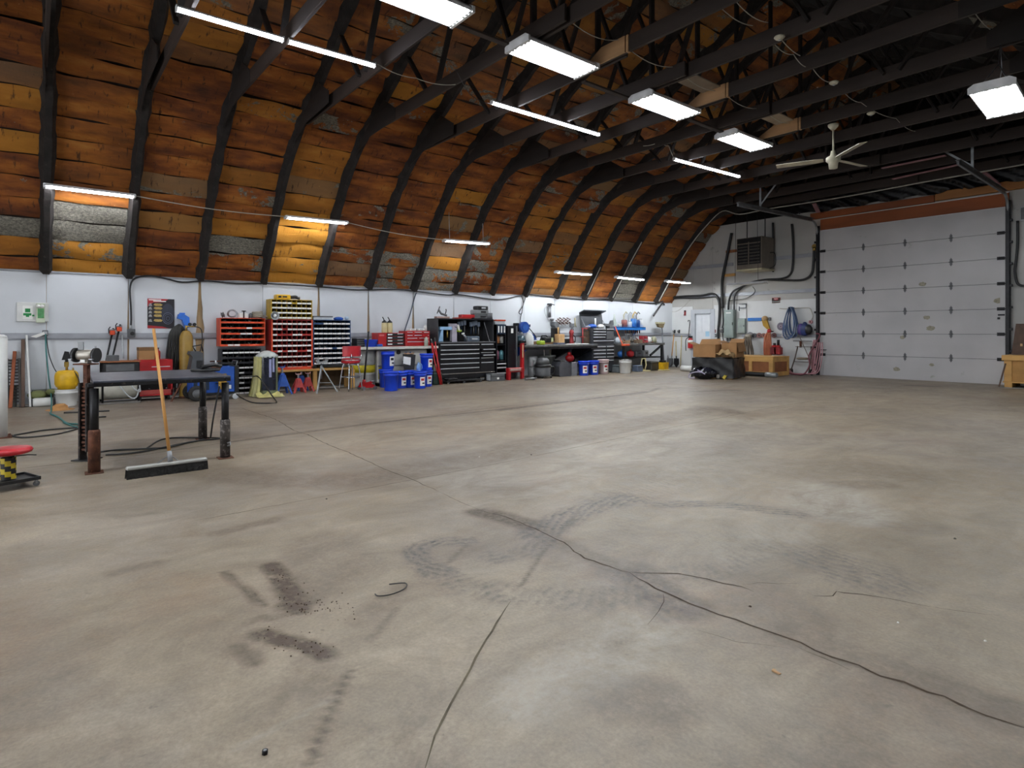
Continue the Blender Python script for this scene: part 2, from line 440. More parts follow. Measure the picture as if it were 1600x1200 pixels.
# stains and marks on the concrete: (attribute, centre line, half width in metres, strength); the lines lie on the floor
def fl(*pts): return [onz(x, y) for x, y in pts]
MARKS = [
 ('tread', fl((838,834),(870,816),(905,800),(945,788),(980,779)), .13, 1.0),
 ('tread', fl((928,786),(960,778),(985,780)), .16, .5),
 ('mudtread', fl((975,779),(1010,765),(1060,745),(1110,724),(1160,700),(1210,684)), .28, .62),
 ('tread', fl((1035,788),(1090,787),(1150,791),(1200,797),(1250,804)), .085, 1.0),
 ('tread', fl((1250,804),(1330,812),(1420,825),(1480,830)), .12, .28),
 ('tread', fl((730,846),(690,846),(660,853),(650,863),(660,880),(676,890),(692,894)), .075, 1.0),
 ('mudtread', fl((685,896),(720,911),(780,925),(840,932),(920,935),(990,930),(1030,925)), .12, .95),
 ('tread', fl((775,870),(815,864),(835,855),(850,843)), .10, .7),
 ('dirt', fl((750,800),(785,808),(830,822)), .10, 1.1),
 ('dirt', fl((800,815),(880,850),(960,888)), .08, .5),
 ('tread', fl((985,905),(1020,930),(1050,950)), .14, .5),
 ('dirt', fl((1000,895),(1035,930),(1080,950)), .13, .7),
 ('tread', fl((1285,872),(1330,890),(1365,905)), .22, .7),
 ('mudtread', fl((1060,895),(1110,893),(1160,875),(1200,850)), .10, .8),
 ('mudtread', fl((957,895),(962,870),(966,840),(985,800)), .12, .5),
 ('mudtread', fl((1100,870),(1180,850),(1260,830)), .3, .35),
 ('dirt', fl((423,884),(440,905),(455,928),(468,952)), .055, 1.3),
 ('dirt', fl((455,945),(480,938)), .07, .9),
 ('dirt', fl((352,894),(378,917),(412,945)), .025, .95),
 ('dirt', fl((404,990),(430,998),(455,1003),(480,1010),(508,1024)), .045, 1.3),
 ('dirt', fl((368,1012),(385,1022),(396,1035)), .035, .7),
 ('dirt', fl((385,975),(410,965),(440,962),(520,918)), .03, .5),
 ('dirt', fl((500,850),(540,880),(500,905)), .22, .45),
 ('dirt', fl((310,735),(500,752),(640,735),(760,712),(870,685),(1000,660),(1110,638)), .26, .55),
 ('dirt', fl((640,748),(870,697),(1110,642)), .10, .55),
 ('dirt', fl((1080,640),(1130,640),(1150,645)), .15, .8),
 ('dirt', fl((1090,612),(1130,610),(1150,610)), .12, .7),
 ('dirt', fl((340,833),(430,812)), .06, .6),
 ('dirt', fl((180,895),(240,880)), .05, .5),
 ('dirt', fl((390,645),(470,652),(560,640)), .3, .45),
 ('dirt', fl((830,648),(930,645)), .3, .5),
 ('dirt', fl((1240,736),(1330,730),(1400,740)), .35, .4),
 ('dirt', fl((1310,757),(1380,757)), .14, .6),
 ('dirt', fl((1250,610),(1330,604),(1370,606)), .2, .3),
 ('dirt', fl((1420,602),(1460,604)), .14, 1.0),
 ('dirt', fl((1160,915),(1260,985),(1400,1060)), .25, .3),
 ('dirt', fl((1240,990),(1400,1050),(1560,1110)), .13, .5),
 ('dirt', fl((960,1085),(1030,1095)), .14, .5),
 ('dirt', fl((630,915),(560,970)), .06, .4),
 ('dust', fl((730,745),(830,730),(960,705),(1080,680),(1180,660)), .5, .5),
 ('dust', fl((760,790),(900,750),(1010,712)), .12, .6),
 ('dust', fl((1285,770),(1300,790),(1325,800)), .3, 1.6),
 ('dust', fl((1250,805),(1330,805)), .15, .7),
 ('dust', fl((1010,985),(920,1040),(830,1090)), .16, .95),
 ('dust', fl((480,640),(520,632),(610,618)), .3, .9),
 ('dust', fl((60,690),(120,680),(250,650),(420,632)), .4, .55),
 ('dust', fl((1160,868),(1230,820)), .2, .5),
 ('dust', fl((365,1172),(440,1133),(520,1090)), .012, .8),
 ('dirt', fl((905,800),(850,862),(815,915)), .012, .9),
 ('dirt', fl((470,1030),(430,1110)), .03, .3),
 ('dirt', fl((545,1050),(515,1115),(485,1192)), .014, .9),
 ('dirt', fl((620,950),(580,1000)), .02, .5),
 ('dirt', fl((730,850),(700,880)), .012, .7),
 ('dirt', fl((365,690),(560,664),(760,642),(900,625),(1000,615),(1030,606)), .05, .9),
 ('dirt', fl((780,641),(900,626),(1010,612)), .07, 1.2),
 ('dirt', fl((200,720),(330,742),(420,735)), .2, .45),
]
def axis_(a, segs):
    out = []
    for lo, hi, st in segs:
        n = max(1, int(round((hi - lo) / st)))
        out += list(lo + (hi - lo) * np.arange(n) / n)
    out.append(segs[-1][1]); return np.array(out)
gx = axis_(0, [(XL, -9, .10), (-9, -5.5, .04), (-5.5, -2.6, .022), (-2.6, 0.6, .018), (0.6, XR, .06)])
gy = axis_(0, [(YF, -.2, .3), (-.2, 1.2, .03), (1.2, 5, .018), (5, 8, .022), (8, 12, .05), (12, YB, .09)])
nx, ny = len(gx), len(gy)
VX, VY = np.meshgrid(gx, gy)
co = np.zeros((nx * ny, 3)); co[:, 0] = VX.ravel(); co[:, 1] = VY.ravel()
co[:, 2] = 0
ii = np.arange(nx * ny).reshape(ny, nx)
quads = np.stack([ii[:-1, :-1], ii[:-1, 1:], ii[1:, 1:], ii[1:, :-1]], -1).reshape(-1, 4)
fme = bpy.data.meshes.new('floor')
fme.vertices.add(nx * ny); fme.vertices.foreach_set('co', co.ravel())
fme.loops.add(quads.size); fme.loops.foreach_set('vertex_index', quads.ravel().astype(np.int32))
fme.polygons.add(len(quads)); fme.polygons.foreach_set('loop_start', np.arange(0, quads.size, 4, dtype=np.int32))
fme.polygons.foreach_set('loop_total', np.full(len(quads), 4, dtype=np.int32))
AT = {k: np.zeros(nx * ny) for k in ('dirt', 'dust', 'tread', 'mudtread', 'along')}
for kind, line, wd, st in MARKS:
    pts = np.array([(p.x, p.y) for p in smooth_path(line, 5)])
    lo = pts.min(0) - wd * 1.5; hi = pts.max(0) + wd * 1.5
    sel = np.where((co[:, 0] > lo[0]) & (co[:, 0] < hi[0]) & (co[:, 1] > lo[1]) & (co[:, 1] < hi[1]))[0]
    if len(sel) == 0: continue
    q = co[sel, :2]; best = np.full(len(sel), 1e9); al = np.zeros(len(sel)); s0 = 0; tot = 0
    seglen = np.linalg.norm(np.diff(pts, axis=0), axis=1); tot = seglen.sum()
    for a, b_, Ls in zip(pts[:-1], pts[1:], seglen):
        if Ls < 1e-6: continue
        d = (b_ - a) / Ls; r = q - a
        t = np.clip(r @ d, 0, Ls); dist = np.linalg.norm(r - t[:, None] * d, axis=1)
        lat = r[:, 0] * d[1] - r[:, 1] * d[0]
        up = dist < best
        best[up] = dist[up]; al[up] = ((s0 + t) * .32 + lat if kind == 'tread' else s0 + t + lat * .35)[up]; s0 += Ls
    val = st * np.clip((1.35 - best / wd) / .7, 0, 1)
    if kind in ('tread', 'mudtread'):
        up = val > np.maximum(AT['tread'][sel], AT['mudtread'][sel])
        AT['along'][sel[up]] = al[up]
    AT[kind][sel] = np.maximum(AT[kind][sel], val)
for k, v in AT.items():
    a = fme.attributes.new(k, 'FLOAT', 'POINT'); a.data.foreach_set('value', v.astype(np.float32))
fme.materials.append(floor_material())
fme.update(); fme.validate()
floor = link('floor', fme); floor['kind'] = 'structure'

# cracks and joints: thin ragged strips of dark filled gap, flush in the slab
mCrack = M('crack_dirt', '3b2e20', 0.95, 0, .5, 12)
mJoint = M('joint_dirt', '57503f', 0.95, 0, .5, 9)
def crack(pts, w, mat=mCrack, jit=.35, name='crack', step=4):
    p = [Vector(q) for q in pts]; fine = []
    for a, b_ in zip(p[:-1], p[1:]):
        L_ = (b_ - a).length; n = max(2, int(L_ / .07)); side = Vector((-(b_ - a).y, (b_ - a).x, 0)).normalized()
        for k in range(n): fine.append(a.lerp(b_, k / n) + side * (rnd.uniform(-1, 1) * w * jit * 1.6))
    fine.append(p[-1])
    vs = []; fs = []
    for i, q in enumerate(fine):
        t = (fine[min(i + 1, len(fine) - 1)] - fine[max(i - 1, 0)]).normalized(); nrm = Vector((-t.y, t.x, 0))
        ww = .55 * w * rnd.uniform(1 - jit, 1 + jit) * .5
        if jit > .05: ww *= min(1, .25 + min(i, len(fine) - 1 - i) / 4)
        vs += [q + nrm * ww + Vector((0, 0, .0012)), q - nrm * ww + Vector((0, 0, .0012))]
        if i: fs.append((2 * i - 2, 2 * i - 1, 2 * i + 1, 2 * i))
    m = MB().add(vs, fs); o = P(m, name, mat, floor); return o
crack(fl((985,895),(1012,912),(1040,926),(1100,951),(1150,968),(1200,985),(1250,1005),(1300,1026),(1340,1041),(1375,1056),(1450,1080),(1500,1100),(1540,1116),(1602,1138)), .019)
crack(fl((750,797),(790,808),(835,826),(880,848),(897,862),(915,872),(940,882),(960,889),(985,895)), .017)
crack(fl((985,895),(1020,895),(1060,896),(1105,905),(1130,911),(1160,917),(1178,925)), .013)
crack(fl((1160,914),(1185,910),(1215,912),(1245,912)), .010)
crack(fl((1272,931),(1300,931),(1307,924),(1330,928),(1360,931),(1400,937),(1452,948)), .012)
crack(fl((1452,948),(1500,955),(1560,962)), .006)
crack(fl((1035,928),(1036,940),(1028,955),(1012,976)), .010)
crack(fl((1090,985),(1150,1003),(1225,1012)), .006)
crack(fl((1250,1013),(1290,1030),(1330,1048)), .007)
crack(fl((375,637),(430,655),(462,674),(480,679),(520,698),(545,707),(600,733),(640,748),(683,767)), .016)
crack(fl((683,767),(720,785),(750,797)), .006)
crack(fl((798,940),(760,1000),(715,1080),(680,1150),(660,1215)), .016, mJoint, jit=.12)
crack(fl((20,733),(200,714),(365,690),(480,676),(740,641),(1000,611),(1200,594)), .028, mJoint, .25, 'floor_joint')
crack(fl((300,815),(600,758),(800,720),(1000,678),(1210,636),(1400,606)), .014, mJoint, .3, 'floor_joint')
crack(fl((1205,634),(1300,637),(1420,645)), .012, mJoint, .3, 'floor_joint')

# ================================================================ ROOF
PROF = [(-13.3, 2.12), (-13.12, 2.35), (-12.47, 3.32), (-11.85, 4.15), (-11.15, 4.82), (-10.55, 5.2), (-9.8, 5.62), (-9.2, 5.98), (-8.6, 6.33), (-7.3, 7.05), (-5.85, 7.8)]
_pp = [Vector((a, 0, b)) for a, b in PROF]
_fine = smooth_path(_pp, 12)
_cum = [0]
for a, b in zip(_fine[:-1], _fine[1:]): _cum.append(_cum[-1] + (b - a).length)
STOT = _cum[-1]
def prof(s, off=0.0, side=1):      # point of the rib's inner edge at arc length s, moved outwards by off
    s = min(max(s, 0), STOT)
    i = 0
    lo, hi = 0, len(_cum) - 2
    while lo < hi:
        md = (lo + hi + 1) // 2
        if _cum[md] <= s: lo = md
        else: hi = md - 1
    i = lo
    t = (s - _cum[i]) / max(1e-9, _cum[i + 1] - _cum[i])
    p = _fine[i].lerp(_fine[i + 1], t)
    a = _fine[max(i - 2, 0)]; b = _fine[min(i + 3, len(_fine) - 1)]
    d = (b - a).normalized(); n = Vector((-d.z, 0, d.x))
    p = p + n * off
    if side < 0: p = Vector((2 * XM - p.x, 0, p.z))
    return p
def s_at_x(x):
    for i in range(len(_fine) - 1):
        if _fine[i].x <= x <= _fine[i + 1].x: return _cum[i] + (x - _fine[i].x) / max(1e-9, _fine[i + 1].x - _fine[i].x) * (_cum[i + 1] - _cum[i])
    return STOT

def foam_material():
    m = bpy.data.materials.new('aged_foam'); m.use_nodes = True
    nt = m.node_tree; N = nt.nodes; L = nt.links; b = N['Principled BSDF']
    geo = N.new('ShaderNodeNewGeometry'); oi = N.new('ShaderNodeObjectInfo')
    def noise(scale, detail, rough, s=(1, 1, 1), dist=0):
        mp = N.new('ShaderNodeMapping'); mp.inputs['Scale'].default_value = s
        L.new(geo.outputs['Position'], mp.inputs[0])
        n = N.new('ShaderNodeTexNoise'); n.inputs['Scale'].default_value = scale; n.inputs['Detail'].default_value = detail
        n.inputs['Roughness'].default_value = rough; n.inputs['Distortion'].default_value = dist
        L.new(mp.outputs[0], n.inputs['Vector']); return n.outputs['Fac']
    def ramp(src, els):
        r = N.new('ShaderNodeValToRGB')
        while len(r.color_ramp.elements) < len(els): r.color_ramp.elements.new(.5)
        for e, (p, c) in zip(r.color_ramp.elements, els): e.position = p; e.color = (*c, 1)
        L.new(src, r.inputs[0]); return r.outputs[0]
    def mth(op, a, c):
        x = N.new('ShaderNodeMath'); x.operation = op
        for i, q in ((0, a), (1, c)):
            if isinstance(q, (int, float)): x.inputs[i].default_value = q
            else: L.new(q, x.inputs[i])
        return x.outputs[0]
    def mix(f, a, c, mode='MIX'):
        x = N.new('ShaderNodeMixRGB'); x.blend_type = mode
        for i, q in ((0, f), (1, a), (2, c)):
            if isinstance(q, float): x.inputs[i].default_value = q
            elif isinstance(q, tuple): x.inputs[i].default_value = (*q, 1)
            else: L.new(q, x.inputs[i])
        return x.outputs[0]
    long_ = noise(3.2, 6, .6, (1.2, .35, 1.2))
    col = ramp(long_, [(.28, hexc('3c1c07')), (.45, hexc('6b360b')), (.58, hexc('8c5012')), (.78, hexc('a8732f'))])
    sep = N.new('ShaderNodeSeparateColor'); L.new(oi.outputs['Color'], sep.inputs[0])
    hue = sep.outputs['Green']
    col = mix(mth('MULTIPLY', hue, .85), col, hexc('b07a1e'))          # yellower courses
    col = mix(mth('MULTIPLY', sep.outputs['Blue'], .85), col, hexc('6f5b42'))   # tan, dusty courses
    drip = noise(5, 5, .6, (1, 3.2, .7))
    col = mix(ramp(drip, [(.60, (0, 0, 0)), (.68, (.8, .8, .8))]), col, hexc('2c1404'))
    spk = noise(13, 4, .6)
    col = mix(ramp(spk, [(.70, (0, 0, 0)), (.74, (.7, .7, .7))]), col, hexc('b08a55'))
    gn = noise(1.7, 9, .72, (1, .8, 1.3), .5)
    gmask = mth('GREATER_THAN', mth('ADD', gn, mth('MULTIPLY', sep.outputs['Red'], .62)), .70)
    fz = noise(38, 5, .8, (1, .6, 1))
    gcol = ramp(fz, [(.3, hexc('2b2a26')), (.55, hexc('757166')), (.75, hexc('a5a190'))])
    col = mix(gmask, col, gcol)
    L.new(col, b.inputs['Base Color']); b.inputs['Roughness'].default_value = .8
    bp = N.new('ShaderNodeBump'); bp.inputs['Strength'].default_value = .55; bp.inputs['Distance'].default_value = .03
    L.new(mth('ADD', mth('MULTIPLY', mth('MULTIPLY', fz, gmask), .5), mth('ADD', long_, mth('MULTIPLY', drip, .4))), bp.inputs['Height'])
    L.new(bp.outputs[0], b.inputs['Normal'])
    return m
mFoam = foam_material()
mFoamShade = M('shaded_band_foam', '171411', 0.9, 0, .5, 2.5, .6, wear='4a2c10', wearamt=.15)  # dark roof bands; also the right roof's shade, put into the foam colour

Y0R, PIT = 0.2, 1.22               # the first rib in view and the rib spacing
KR = list(range(-5, 15))           # ribs
ribY = [Y0R + PIT * k for k in KR]
# outer shell of the roof: one arched sheet behind the foam
ceil_mb = mb()
prs = [prof(STOT * i / 24, .24) for i in range(25)] + [prof(STOT * i / 24, .24, -1) for i in range(23, -1, -1)]
for a, b in zip(prs[:-1], prs[1:]):
    ceil_mb.add([(a.x, YF - .1, a.z), (b.x, YF - .1, b.z), (b.x, YB + .1, b.z), (a.x, YB + .1, a.z)], [(0, 1, 2, 3)])
ceiling = ST(ceil_mb, 'ceiling', M('roof_boards', '2a211a', .9))
CH = .365
def course(m, k, j, side, rr):
    y0 = ribY[k] + .035; y1 = (ribY[k + 1] if k + 1 < len(ribY) else YB) - .035
    s0 = .08 + j * CH; s1 = min(s0 + CH - .012, STOT)
    bul = rr.uniform(.004, .026); tilt = rr.uniform(-.012, .016)
    ph = rr.uniform(0, 6); base = .17 + rr.uniform(-.02, .025)
    e0 = rr.uniform(0, 9); e1 = rr.uniform(0, 9)
    NU, NV = 9, 4
    def fn(u, v):
        y = y0 + (y1 - y0) * u
        sj = s0 + (s1 - s0) * v
        if 0 < u < 1:
            sj += .010 * math.sin(y * 7 + e0) * (1 - v) + .010 * math.sin(y * 8 + e1) * v
        h = bul * (1 - (2 * v - 1) ** 4) + .012 * math.sin(y * 5 + ph + 4 * v) + tilt * v
        p = prof(sj, base - h, side); return (p.x, y, p.z)
    m.grid(fn, NU, NV)
def tone(k, j, side, rr):           # grey patches, yellow and tan courses as they lie in the building
    kk = KR[k]
    r = g = b = 0.0
    x = rr.random()
    if x < .10: r = .2
    elif x < .16: r = .28
    elif x < .26: r = .12
    if rr.random() < .12: b = rr.uniform(.4, .9)
    if rr.random() < .10: g = rr.uniform(.3, .8)
    if side < 0:
        r = rr.choice((0, 0, .25)); b = 0; g = rr.uniform(0, .4)
    else:
        if kk == 0: r = 1 if j in (2, 3) else (.3 if j == 1 else 0); g = .8 if j in (0, 1) else .1; b = 0
        if kk == -1: r = 1 if j == 2 else r
        if kk == 2: r = .55 if j == 2 else .34 if j == 1 else r
        if kk == 3: g = .9 if j < 5 else .4 if j < 9 else g
        if kk in (5, 7) and j < 3: r = .33
        if kk == 6 and j < 2: r = .36
        if kk in (9, 10): g = .3 if j < 8 else g
        if kk == 12 and j < 4: r = .95
        if kk == 13 and j < 6: g = .3
        if j > 14: r = max(r, rr.choice((0, .1, .22))); b = max(b, rr.uniform(0, .4))
    return (r, g, b, 1)
pieces = []
nj = int((STOT - .08) / CH) + 1
for side in (1, -1):
    for k in range(len(KR)):
        for j in range(nj):
            pm = prof(.08 + (j + .5) * CH, .15, side); yc = ribY[k] + PIT / 2
            px, py, d = proj((pm.x, yc, pm.z))
            vis = d > 1 and not (side < 0 and (j % 2 or j > 17 or j < 7)) and -60 < px < 1660 and -40 < py < 560
            pieces.append((0 if not vis else 1 / d ** 2 * (1 if side > 0 else .1), side, k, j))
pieces.sort(key=lambda t: -t[0])
rr = random.Random(11)
rest = {}
tone_seed = {}
for n_, (w_, side, k, j) in enumerate(pieces):
    tn = tone(k, j, side, random.Random(k * 1000 + j * 7 + side * 3 + 5))
    if n_ < 300 and w_ > 0:
        m_ = mb(); course(m_, k, j, side, rr)
        o = ST(m_, 'foam_course', mFoam, ceiling); o.color = tn
    else:
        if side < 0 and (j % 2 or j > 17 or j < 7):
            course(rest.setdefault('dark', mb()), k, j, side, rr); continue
        key = (round(tn[0] * 2.5) / 2.5, 0.2 if tn[1] > .2 else 0, round(tn[2] * 2) / 2)
        course(rest.setdefault(key, mb()), k, j, side, rr)
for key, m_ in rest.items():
    o = ST(m_, 'foam_lining', mFoamShade if key == 'dark' else mFoam, ceiling); o['kind'] = 'stuff'; o.color = (0, 0, 0, 1) if key == 'dark' else (*key, 1)

# trusses: rib, bottom chord in two lapped halves, webs, gussets
def ordinal(n):
    return {1: 'first', 2: 'second', 3: 'third', 4: 'fourth', 5: 'fifth', 6: 'sixth', 7: 'seventh', 8: 'eighth', 9: 'ninth', 10: 'tenth', 11: 'eleventh', 12: 'twelfth', 13: 'thirteenth', 14: 'fourteenth', 15: 'fifteenth'}[n]
CZ = 5.04; CHH = .215               # underside and height of the bottom chords
XJ = -10.75
def rib_mesh(side, seed):
    m = mb(); r_ = random.Random(seed); rings = []
    n = 44
    for i in range(n + 1):
        s = .2 + (STOT - .2) * i / n
        w1 = .045 + r_.uniform(-.006, .02); w2 = .045 + r_.uniform(-.006, .02)
        ji = r_.uniform(-.018, .012)
        a = prof(s, ji, side); b = prof(s, .2, side)
        rings.append([(a.x, -w1 * .8, a.z), (a.x, w2 * .8, a.z), (b.x, w2 * 2.0, b.z), (b.x, -w1 * 2.0, b.z)])
    m.loft(rings, 0, True, False); return m
tr_all = []
for q, k in enumerate(KR):
    y = ribY[q]
    if k < -1: continue
    t = T('roof_truss', ('dark timber roof truss with arched ribs, %s from the back wall' % ordinal(15 - k)) if k >= 0 else 'dark timber roof truss nearest the camera side, past the left edge', 'roof truss', (0, y, 0), 0, 'arched roof trusses')
    P(rib_mesh(1, 100 + q), 'rib', mRib, t); P(rib_mesh(-1, 200 + q), 'rib', mRib, t)
    front = k % 2 == 1                  # these lap with the pale cut end of the right half in sight
    dy = .045 if front else -.045
    c = mb(); c.box(XJ, -.025 + dy, CZ, -5.35 if front else -5.2, .02 + dy, CZ + CHH)
    P(c, 'bottom_chord', mChord, t)
    c = mb(); xr0 = -5.9 if front else -6.2; xr1 = 2 * XM - XJ
    yA, yB = (-.075 + .05 - dy - .02, -dy + .02)
    c.prism([(xr0, CZ), (xr1, CZ), (xr1, CZ + CHH), (xr0 + .34, CZ + CHH), (xr0, CZ + .06)], -dy - .022, -dy + .022, 1)
    P(c, 'bottom_chord', mChord, t)
    if k in (5, 7, 9):
        c = mb(); c.prism([(xr0 - .14, CZ - .004), (xr0 + .62, CZ - .004), (xr0 + .62, CZ + CHH + .004), (xr0 + .2, CZ + CHH + .004), (xr0 - .14, CZ + .05)], -dy - .048, -dy - .026, 1)
        c.box(xr0 + .63, -dy - .04, CZ - .006, xr0 + .67, -dy + .03, CZ + CHH + .01)
        P(c, 'splice_board', mFresh, t, 'pale fresh timber lapped over the joint')
    for side in (1, -1):
        def X(x): return x if side > 0 else 2 * XM - x
        for xa, za, xb in ((-8.45, CZ + .1, -9.15), (-8.25, CZ + .1, -7.25), (-6.3, CZ + .1, -7.1)):
            pt = prof(s_at_x(xb), .06)
            w = mb(); w.bar((X(xa), .0, za), (X(pt.x), .0, pt.z), .045, .085, (0, 1, 0)); P(w, 'web', mDarkWood, t)
        g = mb(); g.prism([(X(-11.15), 4.80), (X(-10.5), CZ - .04), (X(-9.5), CZ + .0), (X(-9.5), CZ + .2), (X(-9.95), 5.52), (X(-10.75), 5.12)], -.075, -.06, 1); P(g, 'gusset', mDarkWood, t)
    w = mb(); w.bar((XM, 0, CZ + .1), (XM, 0, 7.7), .05, .09, (0, 1, 0)); P(w, 'web', mDarkWood, t)
    tr_all.append(t)

# ================================================================ LEFT WALL: board panels, rail, footing
wl = mb(); wl.box(XL - .3, YF, 0, XL - .035, YB + .1, WT + .12, bev=0)
wall_left = ST(wl, 'wall_left', mStud)
gapw = {1: .03, 2: .15, 4: .10, 5: .07, 6: .07, 7: .04, 8: .02}
ys = [Y0R + PIT * k for k in range(-6, 15)] + [YB]
for i in range(len(ys) - 1):
    k = i - 6
    ga = gapw.get(k, .006) / 2; gb = gapw.get(k + 1, .006) / 2
    rp = random.Random(i)
    for z0, z1, gs in ((1.17, WT, 1.0), (0.02, 1.155, .9)):
        m_ = mb()
        pts = []
        def eb(z, base, sgn):        # broken paint edge widening downwards
            if base < .01: return base
            f = (WT - z) / (WT - 1.17)
            return base * (.25 + .9 * min(1, max(0, f))) * rp.uniform(.8, 1.15) * gs
        zs = [z0 + (z1 - z0) * q / 6 for q in range(7)]
        left = [(ys[i] + eb(z, ga, 1), z) for z in zs]; right = [(ys[i + 1] - eb(z, gb, -1), z) for z in zs]
        poly = left + right[::-1]
        m_.prism(poly[::-1], XL - .03, XL, 0)
        ST(m_, 'wall_panel', mWhiteWall, wall_left)
rl = mb(); rl.box(XL, YF, 1.155, XL + .035, YB - .1, 1.255); rl.box(XL, YF, 1.135, XL + .02, YB - .1, 1.153)
rail_left = ST(rl, 'trim_1', mGreyRail)
tp = mb(); tp.box(XL - .05, YF, WT - .005, XL + .02, YB - .1, WT + .03, bev=.004)
ST(tp, 'trim_2', M('grey_top_plate', '8d8f93', .6))
bs = mb()
bs.box(XL, YF, 0, XL + .12, lw(26, 640, .1).y, .36); bs.box(XL, lw(50, 635, .1).y, 0, XL + .1, lw(84, 635, .1).y, .27)
ST(bs, 'baseboard_left', mConc)

# right and front walls (outside the view)
w_ = mb(); w_.box(XR, YF, 0, XR + .25, YB, 2.6); ST(w_, 'wall_right', mWhiteWall)
w_ = mb()
w_.box(XL, YF - .2, 0, XM - 2.4, YF, 5.0); w_.box(XM + 2.4, YF - .2, 0, XR, YF, 5.0); w_.box(XL, YF - .2, 4.4, XR, YF, 8.3); ST(w_, 'wall_front', mWhiteWall)

# ================================================================ BACK WALL
GX0, GX1, GZ = bw(1284, 586).x, bw(1573, 601).x, 4.27
DX0, DX1 = bw(1084, 575).x, bw(1113.5, 575).x
wb = mb()
DZ = bw(1099, 487).z - .02
wb.box(XL - .2, YB, 0, DX0, YB + .2, 4.95); wb.box(DX0, YB, DZ, DX1, YB + .2, 4.95); wb.box(DX1, YB, 0, GX0, YB + .2, 4.95)
wb.box(GX0, YB, GZ, GX1, YB + .2, 4.95); wb.box(GX1, YB, 0, XR + .2, YB + .2, 4.95)
wall_back = ST(wb, 'wall_back', mWallBack)
up = mb()
_a = [p for p in prs if p.z > 4.94]
poly = [(_a[0].x - .35, 4.9)] + [(p.x, p.z) for p in _a] + [(_a[-1].x + .35, 4.9)]
up.prism(poly, YB - .02, YB + .2, 1)
ST(up, 'wall_upper_back', mBlackPoly)
# crumpled black sheeting tucked above the door header
# horizontal grey girts on the back wall
for i, (xa, ya, xb_, yb_) in enumerate(((1071, 420, 1146, 410.5), (1211, 404, 1280, 397), (1020, 467, 1281, 457))):
    za = bw(xa, ya).z; a = bw(xa, ya).x; b = bw(xb_, yb_).x
    m_ = mb(); m_.box(a, YB - .03, za - .055, b, YB, za + .055); ST(m_, 'trim_%d' % (3 + i), mGreyRail)
m_ = mb(); m_.box(XL + .1, YB - .05, 1.12, DX0 - .1, YB, 1.2); m_.box(bw(1160, 527).x, YB - .05, 1.12, GX0 - .12, YB, 1.2); ST(m_, 'trim_6', mGreyRail)
# lower back wall boards (4 ft sheets with a lap)
for i, (xa, xb_, z0, z1) in enumerate(((1012, 1082, .02, 1.1), (1115, 1166, .02, 1.1), (1166, 1281, .02, 1.1), (1018, 1083, 1.22, 2.18), (1116, 1167, 1.22, 2.2), (1168, 1280, 1.22, 2.28))):
    a = bw(xa, 530).x; b = bw(xb_, 530).x
    m_ = mb(); m_.box(a + .005, YB - .02, z0, b - .005, YB, z1); P(m_, 'wall_panel', M('wall_white_board', 'd0d2d2', .5, 0, .06, 1.5), wall_back)

# man door
dr = mb(); dr.box(DX0 + .06, YB + .04, .02, DX1 - .06, YB + .085, DZ - .06)
d1 = ST(dr, 'door_1', M('door_white', 'd7dbe0', .4, 0, .04))
for xa, xb_, z0, z1 in ((.16, .42, 1.25, 1.85), (.58, .84, 1.25, 1.85), (.16, .42, .25, 1.05), (.58, .84, .25, 1.05)):
    wd = DX1 - DX0
    m_ = mb(); m_.box(DX0 + wd * xa, YB + .03, z0, DX0 + wd * xb_, YB + .04, z1, bev=.008); P(m_, 'raised_panel', M('door_white', 'd7dbe0'), d1)
m_ = mb(); m_.ball((DX1 - .13, YB + .0, .98), .035); m_.cyl((DX1 - .13, YB + .01, .98), (DX1 - .13, YB + .045, .98), .015); P(m_, 'knob', mChrome, d1)
m_ = mb(); m_.box(DX1 - .3, YB + .028, 1.12, DX1 - .15, YB + .032, 1.3); P(m_, 'notice', M('pale_blue_paper', '9fc4dc', .6), d1)
fr = mb()
for a, b, z0, z1 in ((DX0 - .1, DX0 + .06, 0, DZ + .1), (DX1 - .06, DX1 + .1, 0, DZ + .1), (DX0 + .06, DX1 - .06, DZ - .05, DZ + .1)):
    fr.box(a, YB - .035, z0, b, YB + .1, z1)
P(fr, 'door_frame', M('door_frame_grey', 'b3b8bf', .4, 0, .05), d1)

# overhead door: seven sections, hinges, tracks
mDoorP = M('door_panel_white', 'b2b1b2', .5, 0, .1, .9, .05, wear='9a9a92', wearamt=.12)
gd = T('door_2', 'large white sectional overhead door in the back wall', 'overhead door', ((GX0 + GX1) / 2, YB - .12, 0)); gd['kind'] = 'structure'
GW = GX1 - GX0; SH = GZ / 7
for i in range(7):
    m_ = mb(); m_.box(-GW / 2, 0, i * SH + .004, GW / 2, .05, (i + 1) * SH - .004, bev=.002)
    for sx in (-1, 1): m_.box(sx * GW / 2, -.004, i * SH + .02, sx * (GW / 2 - .1), 0, (i + 1) * SH - .02)
    P(m_, 'door_section', mDoorP, gd)
cols = [bw(x, 520, .12).x - (GX0 + GX1) / 2 for x in (1349, 1414, 1486)]
hg = mb()
for r_ in (0,):
    hg.box(-.028, -.008, -.075, .028, 0, .075); hg.cyl((-.045, -.012, 0), (.045, -.012, 0), .012, n=8)
    hg.prism([(-.02, .07), (.02, .07), (0, .11)], -.01, 0, 1); hg.prism([(-.02, -.07), (0, -.11), (.02, -.07)], -.01, 0, 1)
hgm = hg.mesh('hinge', M('hinge_metal', '5a5b5e', .5, .4, .2))
P(mb().box(-GW / 2 + .02, .052, .02, GW / 2 - .02, .06, GZ - .02), 'backing', mBlack, gd)
